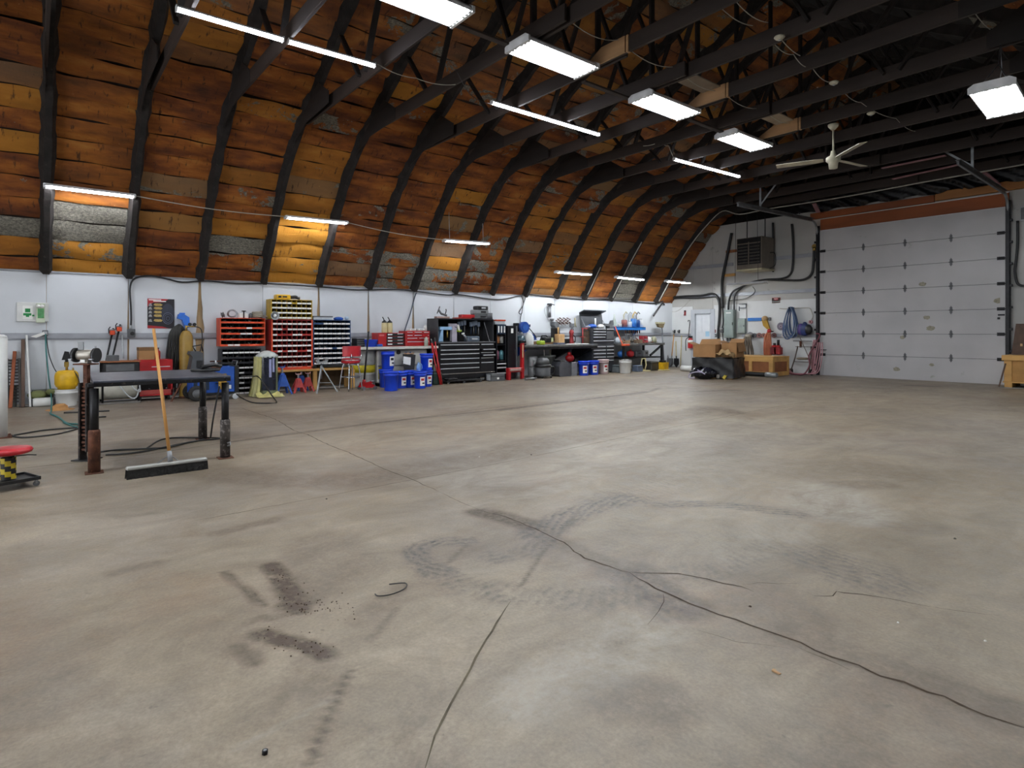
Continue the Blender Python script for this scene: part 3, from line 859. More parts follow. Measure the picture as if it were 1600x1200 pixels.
for i in range(1, 7):
    for x in cols:
        o = link('hinge', hgm, gd); o.location = (x, 0, i * SH)
    for sx in (-1, 1):
        m_ = mb(); m_.box(sx * (GW / 2 - .16), -.012, i * SH - .04, sx * (GW / 2 - .01), 0, i * SH + .04)
        m_.cyl((sx * (GW / 2 - .12), -.035, i * SH), (sx * (GW / 2 + .06), -.035, i * SH), .012, n=8)
        m_.cyl((sx * (GW / 2 + .03), -.035, i * SH), (sx * (GW / 2 + .05), -.035, i * SH), .03, n=10)
        P(m_, 'roller_hinge', mBlackM, gd)
# worn patches on the face
for px, py, w in ((1441, 444, .09), (1560, 470, .1), (1448, 496, .08), (1454, 513, .1), (1410, 527, .07), (1401, 577, .09), (1456, 570, .06)):
    p = bw(px, py, .12); mm = mb(); n = 14; rq = random.Random(px)
    vs = [(p.x - (GX0 + GX1) / 2 + w * rq.uniform(.75, 1.1) * math.cos(6.283 * i / n), -.0015, p.z + .75 * w * rq.uniform(.7, 1.1) * math.sin(6.283 * i / n)) for i in range(n)]
    mm.add(vs, [tuple(range(n))]); P(mm, 'scuff', M('scuff_tan', '8f8b79', .7, 0, .3, 20), gd)
# handle and white notice marks near the right edge
m_ = mb(); p = bw(1566, 492, .12); m_.box(p.x - (GX0 + GX1) / 2 - .08, -.02, p.z - .02, p.x - (GX0 + GX1) / 2 + .05, 0, p.z + .02)
p = bw(1561, 497, .12); m_.box(p.x - (GX0 + GX1) / 2 - .03, -.02, p.z - .03, p.x - (GX0 + GX1) / 2 + .02, 0, p.z + .02); P(m_, 'latch', mBlackM, gd)
m_ = mb(); m_.bar((-GW / 2 - .09, -.1, .75), (-GW / 2 + .2, -.03, .75), .03, .02); P(m_, 'latch', mBlackM, gd)
def track(sx, name, ylen, label, ztop):
    x = (GX0 + GX1) / 2 + sx * (GW / 2 + .055)
    t = T(name, label, 'door track', (x, YB - .14, 0))
    m_ = mb()
    m_.box(-.035, -.05, .0, .035, .0, GZ - .05); m_.box(-.05, -.012, 0, .05, .02, GZ + .15); P(m_, 'vertical_track', mBlackM, t)
    R_ = .38; pts = []
    arc = [(0, -R_ + R_ * math.cos(a), GZ - .1 + R_ * math.sin(a)) for a in [i * math.pi / 16 for i in range(9)]]
    m_ = mb(); m_.tube([(0, p[1] - .025, p[2]) for p in arc], .032, 6); P(m_, 'curved_track', mGalv, t)
    m_ = mb(); zt = GZ - .1 + R_
    m_.bar((0, -R_, zt), (0, -ylen, ztop), .05, .075); m_.bar((0, -R_ + .1, zt + .06), (0, -ylen, ztop + .06), .09, .012, (0, 0, 1)); P(m_, 'horizontal_track', M('track_grey', '6c6e70', .45, .6), t)
    m_ = mb(); ym = -ylen * .75; zm = zt + (ztop - zt) * .75
    m_.bar((0, ym, zm), (0, ym, CZ + .15), .05, .012, (0, 1, 0)); m_.bar((0, ym, zm + .12), (sx * -.5, ym - .25 * 0, CZ + .12), .04, .01, (0, 1, 0)); P(m_, 'hanger', mGalv, t)
    for i in range(8):
        z = .3 + i * .52
        m_ = mb(); m_.box(-.08 * (1 if sx < 0 else 0) - .01, -.04, z - .03, .08 * (0 if sx < 0 else 1) + .01, .02, z + .03); P(m_, 'bracket', mBlackM, t)
    return t
track(-1, 'door_track', 4.4, 'black overhead door track on the left jamb, curving back under the roof', 4.46)
track(1, 'door_track', 3.9, 'black overhead door track on the right jamb beside the pallet crate', 4.62)
# header boards over the door
mHdr = M('header_wood', '8a4719', .65, 0, .25, 3, .1, stretch=(.2, 1, 1))
cx_ = (GX0 + GX1) / 2
hd = mb(); hd.box(GX0 - .02, YB - .06, GZ - .02, GX1 + .05, YB, GZ + .36); ST(hd, 'trim_7', mHdr)
hd = mb(); hd.box(GX0 - .3, YB - .09, GZ + .38, cx_ + .7, YB, GZ + .56); ST(hd, 'trim_8', mHdr)
hd = mb(); hd.box(cx_ + .72, YB - .11, GZ + .4, XR, YB, GZ + .62); ST(hd, 'trim_9', M('header_pale_wood', '9d6a35', .65, 0, .25, 3, stretch=(.2, 1, 1)))
hd = mb(); hd.box(GX0 - .02, YB - .075, GZ + .345, GX1 + .05, YB - .06, GZ + .365); hd.box(GX0, YB - .125, GZ - .005, GX1, YB - .06, GZ + .012); ST(hd, 'trim_10', mSheet)
# ================================================================ LIGHTS
def high_bay(name, label, loc, rz=0, tubes=6, chain=None, group='high bay fluorescent fixtures'):
    t = T(name, label, 'light fixture', loc, rz, group)
    W2, L2 = .235, .62
    m_ = mb()
    prof_ = [(-W2, 0), (-W2, .035), (-W2 + .06, .09), (W2 - .06, .09), (W2, .035), (W2, 0), (W2 - .01, 0), (W2 - .02, .03), (.03, .055), (0, .03), (-.03, .055), (-W2 + .02, .03), (-W2 + .01, 0)]
    m_.prism([(a, b) for a, b in prof_], -L2, L2, 1)
    P(m_, 'housing', mFix, t)
    for s in (-1, 1):
        m_ = mb(); m_.prism([(-W2 - .004, -.012), (-W2 - .004, .06), (-W2 + .06, .1), (W2 - .06, .1), (W2 + .004, .06), (W2 + .004, -.012)], s * (L2 - .004), s * (L2 + .03), 1); P(m_, 'end_cap', mFix, t)
    xs = [-.19, -.125, -.06, .06, .125, .19] if tubes == 6 else [-.17, -.06, .06, .17]
    for x in xs:
        m_ = mb(); m_.cyl((x, -L2 + .03, .012), (x, L2 - .03, .012), .019, n=10); P(m_, 'fluorescent_tube', mTube, t)
    for x in xs:
        for s in (-1, 1): P(mb().box(x - .022, s * (L2 - .035), -.01, x + .022, s * (L2 - .005), .034), 'lamp_holder', mFix, t)
    if chain:
        for s in (-1, 1):
            m_ = mb(); m_.tube([(-.14, s * .5, .09), (0, s * .12, chain * .62), (0, s * .03, chain)], .006, 5); m_.tube([(.14, s * .5, .09), (0, s * .12, chain * .62)], .006, 5); P(m_, 'hanging_cable', mSteel, t)
    return t
LZ = CZ - .1
for i, (px, py, lb) in enumerate(((648, 2, 'nearest high bay light, cut off by the top edge above the strip light pair'), (865, 95, 'second high bay light from the camera along the ridge, wholly in view'), (1040, 169, 'third high bay light from the camera along the ridge'), (1163, 223, 'fourth high bay light along the ridge, nearest the ceiling fan'))):
    p = onz(px, py, LZ - .01); high_bay('high_bay_light', lb, (p.x, p.y, LZ - .005))
p = onz(1563, 152, 4.36)
high_bay('high_bay_light', 'single high bay light hanging low on cables near the right edge', (p.x, p.y, 4.3), math.radians(4), 4, CZ - 4.3)
for y in (14.4, 5.0, 1.0, -3.5):  # lamps added out of view to brighten the back wall and right floor
    high_bay('high_bay_light', 'added unseen high bay in line with the low hanging one, %s along the shop' % {14.4: 'far end', 5.0: 'halfway', 1.0: 'over the camera', -3.5: 'near end'}[y], (p.x, y, 4.3), 0, 4, CZ - 4.3)
for y in (-.9, -4.2):  # two more lamps added out of view to light the near end
    high_bay('high_bay_light', 'added unseen high bay extending the ridge row, %s' % ('over the camera' if y > -2 else 'at the near end'), (-6.0, y, LZ - .005))
# fixing boards under the chords that carry the high bays
for a, b in ((onz(700, 10, CZ - .02), onz(806, 82, CZ - .02)), (onz(925, 122, CZ - .02), onz(1000, 160, CZ - .02)), (onz(1088, 184, CZ - .02), onz(1140, 208, CZ - .02))):
    m_ = mb(); m_.box(-.045, a.y, CZ - .03, .045, b.y, CZ)
    S(m_, 'mounting_board', mChord, 'timber board under the chords %s' % ('between the first and second high bay' if a.y < 5 else 'between the second and third high bay' if a.y < 9 else 'between the third and fourth high bay'), 'board', 'boards between the high bays', loc=((a.x + b.x) / 2 - .1, 0, 0))
for px, py, lb in ((1085, 128, 'flat pale board laid above the chords behind the third high bay light'), (1215, 186, 'flat pale board laid above the chords behind the fourth high bay light')):
    p = onz(px, py, CZ + .2); m_ = mb(); m_.box(p.x - .17, p.y - .62, CZ + .19, p.x + .17, p.y + .62, CZ + .21); S(m_, 'ceiling_board', M('pale_board', '8d8070', .7, 0, .2, 3), lb, 'board')

# strip lights: bare LED battens under the chords
def strip_light(label, a, b, z, mat=mStrip, group='LED strip lights'):
    L_ = (b - a).length; c = (a + b) / 2
    t = T('strip_light', label, 'light fixture', (c.x, c.y, z), math.atan2(b.y - a.y, b.x - a.x) - R90, group)
    m_ = mb(); m_.prism([(-.035, .03), (-.022, .055), (.022, .055), (.035, .03), (.03, .026), (-.03, .026)], -L_ / 2, L_ / 2, 1); P(m_, 'housing', mFix, t)
    m_ = mb(); m_.prism([(-.032, .026), (-.028, .004), (-.012, -.008), (.012, -.008), (.028, .004), (.032, .026)], -L_ / 2 + .012, L_ / 2 - .012, 1); P(m_, 'diffuser', mat, t)
    for s in (-1, 1):
        m_ = mb(); m_.box(-.036, s * (L_ / 2 - .012), -.01, .036, s * (L_ / 2 + .004), .056); P(m_, 'end_cap', mFix, t)
    return t
SZ = CZ - .06
strip_light('first of the two end-to-end strip lights, nearer the camera', onz(275, 16, SZ), onz(443, 65, SZ), SZ)
strip_light('second of the two end-to-end strip lights, farther from the camera', onz(450, 67, SZ), onz(586, 105, SZ), SZ)
strip_light('single long strip light below the second high bay light', onz(768, 162, SZ), onz(936, 212, SZ), SZ)
strip_light('single long strip light farthest down the shop, below the fourth high bay', onz(1053, 250, SZ), onz(1155, 277, SZ), SZ)

# two-tube fluorescent fixtures hung along the left slope
def tube_light(label, a, b, mat, hang=None, wide=.11):
    L_ = (b - a).length; c = (a + b) / 2; d = (b - a).normalized()
    t = T('tube_light', label, 'light fixture', c, 0, 'fluorescent tube lights along the left slope')
    rot = Matrix((d.cross(Vector((0, 0, 1))).normalized(), d, d.cross(Vector((0, 0, 1))).normalized().cross(d))).transposed()
    t.rotation_euler = rot.to_euler()
    m_ = mb(); m_.prism([(-wide, .01), (-.05, .06), (.05, .06), (wide, .01), (.05, .035), (-.05, .035)], -L_ / 2, L_ / 2, 1); P(m_, 'housing', mFix, t)
    for x in (-.05, .05):
        m_ = mb(); m_.cyl((x, -L_ / 2 + .03, .012), (x, L_ / 2 - .03, .012), .017, n=8); P(m_, 'fluorescent_tube', mat, t)
    for s in (-1, 1):
        m_ = mb(); m_.box(-.085, s * (L_ / 2 - .03), -.012, .085, s * (L_ / 2 + .006), .05); P(m_, 'end_cap', mFix, t)
    if hang:
        for s, hz in zip((-1, 1), hang):
            m_ = mb(); m_.tube([(0, s * L_ * .38, .06), (0, s * L_ * .38, hz)], .007, 5); P(m_, 'hanger', mGalv, t)
    return t
def at_x(px, py, X): return onx(px, py, X)
tl = [
 ('tube light fixed across the two ribs left of the green first aid board', (68, 292), (211, 309), -12.2, mStripDim, None),
 ('tube light over the orange and yellow parts bins, lighting yellow foam', (446, 341), (542, 350), -12.2, mStripDim, None),
 ('tube light on rods over the red toolboxes, grey end toward the camera', (694, 377), (763, 382), -12.0, mStripDim, (.7, .9)),
 ('tube light above the bench with the shop vacuum', (869, 426), (922, 430), -11.9, mSlope, None),
 ('tube light above the open toolbox lid', (963, 434), (1004, 438), -11.9, mSlope, None),
 ('tube light nearest the back wall, by its left corner', (1041, 440), (1076, 443), -11.9, mSlope, None)]
ends = []
for lb, a, b, X, mt_, hg_ in tl:
    A, B = at_x(*a, X), at_x(*b, X); ends.append((A, B)); tube_light(lb, A, B, mt_, hg_)
# the pale cord strung between them
for i in range(2):
    A, B = ends[i][1], ends[i + 1][0]
    pts = [A.lerp(B, t) + Vector((.02, 0, -.05 * math.sin(math.pi * t) + .03)) for t in [k / 10 for k in range(11)]]
    m_ = mb(); m_.tube(pts, .009, 5); S(m_, 'power_cord', mCableW, 'pale cord strung from the %s tube light to the next along the left slope' % ('first' if i == 0 else 'second'), 'cord')
# the dead hanging fixture in front of the back wall
A, B = bw(1137, 446, 1.3), bw(1197, 443, 1.3)
t = T('tube_light', 'unlit tube light hanging in front of the back wall below the heater', 'light fixture', (A + B) / 2)
L_ = (B - A).length / 2
m_ = mb(); m_.prism([(-.17, 0), (-.05, .07), (.05, .07), (.17, 0), (.05, .03), (-.05, .03)], -L_, L_, 0); P(m_, 'housing', mFix, t)
for y in (-.06, .06):
    m_ = mb(); m_.cyl((-L_ + .02, y, .01), (L_ - .02, y, .01), .017, n=8); P(m_, 'fluorescent_tube', mWhitePl, t)
for s in (-1, 1):
    m_ = mb(); m_.tube([(s * L_ * .6, 0, .05), (s * L_ * .55, 0, 2.3)], .006, 5); P(m_, 'hanging_cable', mCable, t)
# daylight from the open front doorway, behind the camera
ld = bpy.data.lights.new('doorway_daylight', 'AREA'); ld.shape = 'RECTANGLE'; ld.size = 4.8; ld.size_y = 4.3; ld.energy = DAY; ld.color = (.93, .96, 1.0)
lo = bpy.data.objects.new('doorway_daylight', ld); COL.objects.link(lo); lo.location = (XM, YF - .12, 2.2); lo.rotation_euler = (R90, 0, 0)
# ================================================================ HELPERS FOR FURNITURE AGAINST THE WALLS
def TL(name, label, cat, x0, x1, yt, yb, off, group=None, z0=None):   # against the left wall: front face centre; local -y faces the room
    yc, w, a, b = rectL(x0, x1, yt, yb, off)
    if z0 is not None: a = z0
    return T(name, label, cat, (XL + off, yc, a), R90, group), w, b - a
def TB(name, label, cat, x0, x1, yt, yb, off, group=None, z0=None):   # against the back wall
    xc, w, a, b = rectB(x0, x1, yt, yb, off)
    if z0 is not None: a = z0
    return T(name, label, cat, (xc, YB - off, a), 0, group), w, b - a
def part_box(t, name, mat, *a, label=None, bev=None):
    return P(mb().box(*a, bev=bev), name, mat, t, label)

# ---------------------------------------------------------------- foreground left
p = onz(-1, 684)
t = T('bollard', 'white steel bollard with a rusty base plate at the left edge', 'bollard', (p.x, p.y, 0))
P(mb().cyl((0, 0, .012), (0, 0, 1.2), .078, n=20), 'post', mWhitePl, t)
P(mb().lathe([(.078, 1.2), (.07, 1.225), (.04, 1.24), (.001, 1.243)], n=20), 'cap', mWhitePl, t)
P(mb().box(-.12, -.12, 0, .12, .12, .012), 'base_plate', mRust, t)
m_ = mb()
for a in (-.09, .09):
    for b in (-.09, .09): P(mb().cyl((a, b, .012), (a, b, .03), .013, n=6), 'bolt', mRust, t)

p = onz(13, 762)
t = T('rolling_stool', 'low rolling mechanic stool with worn red round seat and striped column', 'stool', (p.x, p.y, 0), math.radians(20)); t.scale = (.82, .82, .82)
P(mb().lathe([(.001, .335), (.15, .335), (.188, .35), (.196, .37), (.185, .39), (.12, .40), (.001, .402)], n=26), 'seat', mRedVinyl, t)
P(mb().cyl((0, 0, .3), (0, 0, .335), .05, n=14), 'seat_mount', mBlackM, t)
sm = M('hazard_stripe', 'b7a21a', .5, 0, .1)
m_ = mb()
rings = []
for i in range(9):
    z = .09 + .21 * i / 8; rings.append(m_.ring((0, 0, z), (0, 0, 1), .062, 16))
for i in range(8):
    o_ = len(m_.v); m_.v += [tuple(v) for v in rings[i] + rings[i + 1]]
    for k in range(16):
        m_.f.append((o_ + k, o_ + (k + 1) % 16, o_ + 16 + (k + 1) % 16, o_ + 16 + k)); m_.m.append(1 if (k + i * 2) % 8 < 4 else 0); m_.s.append(True)
P(m_, 'column', [sm, mBlackPrint], t, 'yellow and black striped column')
m_ = mb(); m_.box(-.17, -.19, .065, .17, .19, .078)
for a in (-1, 1):
    m_.box(a * .17, -.19, .065, a * .185, .19, .098); m_.box(-.185, a * .19, .065, .185, a * .205, .098)
P(m_, 'tray', mBlack, t)
for a in (-1, 1):
    for b in (-1, 1):
        c = P(mb().cyl((a * .155 - .011, b * .175, .027), (a * .155 + .011, b * .175, .027), .027, n=12), 'caster', mGreyPl, t)
        P(mb().box(a * .155 - .016, b * .175 - .012, .027, a * .155 + .016, b * .175 + .012, .066), 'caster_fork', mSteel, c)
P(mb().tube([(.03, .05, .31), (.12, .12, .32), (.17, .17, .315)], .006, 5), 'height_lever', mBlackM, t)

# welding table
p0, p1, p2 = onz(145, 740), onz(355.5, 714), onz(324.5, 685)
xF = (p0.x + p1.x) / 2; xBk = p2.x; ya = p0.y; yb_ = p1.y
TZ = .80
t = T('welding_table', 'heavy welding table with scuffed steel plate top and sleeved pipe legs', 'table', ((xF + xBk) / 2, (ya + yb_) / 2, 0), math.radians(-2.5))
hx = (xF - xBk) / 2; hy = (yb_ - ya) / 2
mPlate = M('steel_plate', '474a55', .34, .55, .35, 5, .1, wear='77777a', wearamt=.3)
m_ = mb(); m_.box(-hx - .05, -hy + .03, TZ + .012, hx + .07, hy + .04, TZ + .03, bev=.003); P(m_, 'plate_top', mPlate, t)
for a, b, c, d in ((-hx - .05, -hy + .03, hx + .07, -hy + .07), (-hx - .07, hy - .01, hx + .07, hy + .04), (hx + .02, -hy - .01, hx + .07, hy - .01), (-hx - .05, -hy + .04, -hx - .0, hy - .01)):
    m_ = mb(); m_.box(a, b, TZ - .022, c, d, TZ + .012); P(m_, 'edge_rail', mBlackM, t)
for a, b in ((hx, -hy + .04), (hx, hy), (-hx, hy)):
    l = P(mb().cyl((a, b, .30), (a, b, TZ - .04), .035, n=16), 'leg', mBlackM, t)
    m_ = mb(); m_.lathe([(.048, 0), (.048, .36), (.044, .385), (.036, .39)], (a, b, 0), n=16)
    P(m_, 'leg_sleeve', mRust if b < 0 else M('scuffed_sleeve', '413c3a', .6, .4, .5, 9, .1, wear='7d7876', wearamt=.45), l, 'rusty red primer sleeve' if b < 0 else None)
    P(mb().box(a - .07, b - .07, 0, a + .07, b + .07, .008), 'foot_plate', mRust, l)
m_ = mb(); m_.tube([(hx + .062, hy + .01, .16), (hx + .09, hy + .03, .17), (hx + .1, hy + .03, .14), (hx + .062, hy + .01, .13)], .006, 5); P(m_, 'ring', mSteel, t)

# bench grinder on a perforated column
gx_, gy_ = -7.24, .40
t = T('bench_grinder', 'bench grinder on a punched rusty column beside the welding table', 'grinder', (gx_, gy_, 0), YAW - math.radians(4)); t.scale = (.8, .8, .96)
mPunch = M('dark_channel', '2a2422', .7, .4, .5, 8, .3, wear='6b5a52', wearamt=.3)
m_ = mb(); m_.box(-.06, -.02, 0, -.035, .10, .80); m_.box(.03, -.02, .09, .055, .10, .80); P(m_, 'column_flange', mPunch, t)
rq = random.Random(3)
m_ = mb()
for i in range(18):
    z = .1 + i * .038; m_.box(-.032, .0 + (i % 2) * .012, z, .028, .02 + (i % 2) * .012, z + .022)
P(m_, 'punched_web', mRust, t); t.children[-1]['kind'] = 'stuff'
P(mb().box(-.03, .02, .62, .03, .075, 1.0), 'upper_post', mRust, t)
P(mb().box(-.12, -.06, .0, .12, .16, .012), 'base_plate', mBlackM, t)
P(mb().box(-.105, -.05, .985, .105, .12, 1.0), 'mounting_plate', mRust, t)
m_ = mb(); m_.lathe([(.03, -.115), (.05, -.1), (.056, -.06), (.056, .06), (.05, .1), (.03, .115)], (0, .035, 1.085), (1, 0, 0), 20); m_.box(-.05, 0, 1.0, .05, .07, 1.04); P(m_, 'motor', M('cast_grey', '9a958c', .4, .6), t)
P(mb().box(-.03, -.02, 1.012, .03, -.012, 1.04), 'switch_plate', mPaper, t)
for s in (-1, 1):
    m_ = mb(); m_.cyl((s * .115, .035, 1.085), (s * .15, .035, 1.085), .075, n=20); g = P(m_, 'wheel_guard', mBlack, t)
    P(mb().cyl((s * .125, .03, 1.08), (s * .14, .03, 1.08), .07, n=20), 'grinding_wheel', mGreyPl, g)
    P(mb().box(s * .11, -.06, 1.04, s * .155, -.03, 1.05), 'tool_rest', mSteel, t)
P(mb().box(-.095, .02, 1.14, -.02, .03, 1.22), 'eye_shield', M('smoked_shield', '3f4347', .2), t)
P(mb().cyl((.13, .03, 1.15), (.13, .03, 1.18), .01, n=8), 'guard_screw', mSteel, t)

# push broom leaning on the table edge
a, b = onz(197, 749, 0), onz(323, 732, 0)
c = (a + b) / 2; ang = math.atan2(b.y - a.y, b.x - a.x); Lb = (b - a).length
t = T('push_broom', 'wide push broom with pale wood handle leaning on the welding table', 'broom', (c.x, c.y, 0), ang)
m_ = mb(); m_.box(-Lb / 2, -.03, .075, Lb / 2, .03, .105, bev=.008); P(m_, 'head_block', M('broom_block', 'a4a4a0', .5), t)
m_ = mb(); rq = random.Random(5)
for i in range(150):
    x = -Lb / 2 + Lb * (i + .5) / 150
    for yy in (-.022, -.008, .008, .022):
        dx = rq.uniform(-.006, .006); dy = yy * 1.3 + rq.uniform(-.006, .006); w = .004
        m_.add([(x - w, yy - w, .076), (x + w, yy - w, .076), (x, yy + w, .076), (x - w + dx, dy - w, .0), (x + w + dx, dy - w, .0), (x + dx, dy + w, .0)], [(0, 1, 4, 3), (1, 2, 5, 4), (2, 0, 3, 5)])
o = P(m_, 'bristles', mBristle, t); o['kind'] = 'stuff'
top = onx(240, 514, xF - .06)
inv = Matrix.Rotation(-ang, 3, 'Z')
base = Vector((c.x, c.y, .1)); 
tl_ = inv @ (Vector((top.x, top.y, top.z)) - Vector((c.x, c.y, 0)))
bs_ = Vector((0.02, 0, .105)); dv = (tl_ - bs_)
P(mb().cyl(bs_ + dv * .045, tl_, .0145, .0135, 12), 'handle', mHandle, t)
P(mb().cyl(bs_ - dv * .0, bs_ + dv * .075, .022, .019, 12), 'handle_socket', M('grey_socket', '7a7c80', .5), t)
for s in (-1, 1): P(mb().bar((s * .09, 0, .1), (bs_ + dv * .05), .012, .006), 'brace', mSteel, t)

# ---------------------------------------------------------------- along the left wall, left of the parts bins
def lean(name, label, mat, bpx, tpx, w, d, extra=None, cat='board', offb=.28, offt=.05):
    A = lw(*bpx, offb); A.z = 0; B = lw(*tpx, offt); 
    m_ = mb(); m_.bar(A, B, w, d, (0, 1, 0)); 
    return S(m_, name, mat, label, cat)
lean('angle_iron', 'orange-rusted angle iron leaning on the wall next to the white bollard', mRust if False else M('orange_rust', '8a4a2c', .8, .1, .3, 8), (16, 633), (23, 549), .06, .05)
lean('scrap_plank', 'weathered brown plank leaning on the wall between dark grating and white channel', M('weathered_plank', '5e4a3e', .8, 0, .35, 6, .3, stretch=(1, 1, .1)), (36, 643), (36, 531), .09, .05)
A = lw(29, 640, .25); A.z = 0; B = lw(27, 560, .04)
t = T('grating', 'dark steel grating with black rungs leaning behind the rusted angle iron', 'grating', (0, 0, 0))
d_ = Vector((0, .13, 0))
P(mb().bar(A - d_, B - d_, .03, .03, (0, 1, 0)), 'side_bar', mBlackM, t); P(mb().bar(A + d_ * .2, B + d_ * .2, .05, .04, (0, 1, 0)), 'side_bar', M('grey_iron', '4d4a48', .6, .4), t)
for i in range(14):
    q = A.lerp(B, .12 + .85 * i / 13); P(mb().bar(q - d_, q + d_ * .2, .02, .02), 'rung', mBlack, t)
A = lw(47.5, 643, .3); A.z = 0; B = lw(41.5, 524, .03)
t = T('punched_channel', 'tall white punched channel leaning on the wall', 'channel', (0, 0, 0))
P(mb().bar(A, B, .055, .03, (0, 1, 0)), 'channel', mWhitePl, t)
for i in range(22):
    q = A.lerp(B, .22 + .42 * i / 21) - Vector((0, .055, 0)); P(mb().bar(q, q + Vector((0, .035, 0)), .018, .018), 'tab', mGreyLt, t)

# first aid board
t, w, h = TL('first_aid_board', 'white first aid board with green emblem on the left wall', 'sign board', 26, 76, 472.5, 502.5, .03)
P(mb().box(-w / 2, 0, 0, w / 2, .028, h), 'board', mWhitePl, t)
P(mb().box(-w * .32, -.004, .04, w * .0, 0, h - .06), 'sheet', mPaper, t)
m_ = mb(); cx = -w * .16; zc = h * .42
m_.box(cx - .035, -.008, zc + .02, cx + .035, -.004, zc + .085); m_.box(cx - .06, -.008, zc - .035, cx + .05, -.004, zc + .005); m_.box(cx - .025, -.008, zc - .06, cx + .02, -.004, zc - .03); m_.box(cx + .06, -.008, zc - .05, cx + .09, -.004, zc - .02)
P(m_, 'emblem', mGreen, t, 'green emblem')
bx = P(mb().box(w * .1, -.09, -.02, w * .38, 0, h * .95), 'eyewash_box', M('pale_case', 'b9c2ad', .4), t, 'case with green liquid')
P(mb().box(w * .15, -.096, .06, w * .35, -.09, h * .68), 'green_panel', M('case_green', '4c8a55', .5, 0, .3, 14), bx)
for s in (.17, .29): P(mb().ball((w * s, -.092, h * .8), .03), 'cap', mPaper, bx)

# socket with cords by the board
t, w, h = TL('wall_outlet', 'grey outlet box on the rail under the first aid board', 'outlet', 66, 75, 516, 525, .07)
P(mb().box(-w / 2, 0, 0, w / 2, .07, h), 'box', mGreyPl, t); P(mb().box(-.03, -.008, .02, .03, 0, h - .02), 'cover', mGreyLt, t)
m_ = mb(); m_.add([(-.2, -.02, -.01), (-.02, -.03, .07), (.0, -.03, .03), (-.12, -.02, -.03)], [(0, 1, 2, 3)]); m_.add([(-.2, -.015, -.01), (-.02, -.025, .07), (.0, -.025, .03), (-.12, -.015, -.03)], [(3, 2, 1, 0)]); P(m_, 'paper_tag', mPaper, t)
def cord(pts, r, mat, label, name='cord', cat='cord', n=5, seg=6):
    return S(mb().tube(smooth_path(pts, seg), r, n), name, mat, label, cat)
cord([lw(71, 522, .1), lw(72, 548, .12), lw(76, 590, .16), lw(80, 618, .3), onz(80, 641, .012), onz(79, 646, .012), onz(92, 652, .012), onz(105, 661, .012), onz(122, 663, .012), onz(122, 668, .012), onz(99, 660, .012)], .012, mTeal, 'teal cord from the outlet under the first aid board down to the floor')
cord([lw(72, 522, .1), lw(76, 552, .1), lw(83, 572, .12), lw(90, 584, .3)], .008, mCable, 'thin dark cord from the outlet to the yellow tank')
cord([onz(122, 668, .01), onz(70, 672, .01), onz(33, 678, .01), onz(20, 681, .01), onz(40, 683.5, .01), onz(90, 678, .01), onz(124, 669, .01)], .010, mCable, 'black cord looping over the floor between the bollard and the table')
cord([onz(153, 707, .01), onz(165, 705, .03), onz(185, 703, .012), onz(230, 701, .012), onz(262, 699, .012), onz(290, 692, .012), onz(312, 688, .012), onz(322, 684, .012)], .010, mCable, 'black lead lying under the welding table')
cord([onz(165, 711, .01), onz(220, 706, .01), onz(300, 690, .01), onz(340, 686, .015), onz(335, 684, .015), onz(260, 685, .01), onz(230, 700, .01)], .009, mCable, 'second black lead snaking to the table back leg')
cord([onz(329, 684, .02), onx(333, 655, -7.6), onx(339, 622, -7.6), onx(343, 603, -7.6)], .010, mCable, 'black lead rising beside the table back leg')
cord([onz(100, 645, .01), onz(130, 644, .01), onz(171, 642, .01)], .014, mCable, 'dark rod lying flat by the wall behind the table', 'floor_rod', 'rod')
cord([onz(150, 652, .01), onz(166, 651, .01)], .012, mCable, 'short dark rod lying behind the table', 'floor_rod', 'rod')

# things on the floor under the board
def roll(name, label, px0, px1, py, r, off, mat, cat):
    A = onz(px0, py); B = onz(px1, py); yy0 = lw(px0, py, off).y; yy1 = lw(px1, py, off).y
    m_ = mb(); m_.lathe([(.001, 0), (r * .85, .002), (r, .03), (r, yy1 - yy0 - .03), (r * .85, yy1 - yy0 - .002), (.001, yy1 - yy0)], (XL + off, yy0, r), (0, 1, 0), 16)
    return S(m_, name, mat, label, cat)
roll('white_jug', 'long white plastic canister lying on its side below the first aid board', 51, 83, 638, .075, .35, mWhitePl, 'canister')
t = T('olive_bundle', 'olive green bundle behind the white canister', 'bundle', lw(62, 626, .2)); t.location.z = 0
P(mb().ball((0, -.03, .19), .1, (.7, 1.4, .75)), 'bag', M('olive_cloth', '6d7346', .8, 0, .3, 7, .4), t); P(mb().ball((0, .17, .23), .08, (.8, 1.2, .7)), 'bag_end', M('olive_cloth', '6d7346'), t)
P(mb().box(-.08, -.15, 0, .08, .22, .13), 'base_carton', mGreyPl, t)
p = onz(94, 640)
t = T('felt_cap', 'tan felt cap lying on the floor by the white bucket', 'cap', (p.x, p.y, 0))
P(mb().lathe([(.001, .1), (.06, .095), (.1, .06), (.11, .015), (.19, .006), (.2, .0), (.001, 0)], n=18), 'crown', M('tan_felt', 'a87a48', .85, 0, .2), t)
p = onz(104, 637); p.x = lw(104, 637, .45).x; p.y = lw(104, 637, .45).y
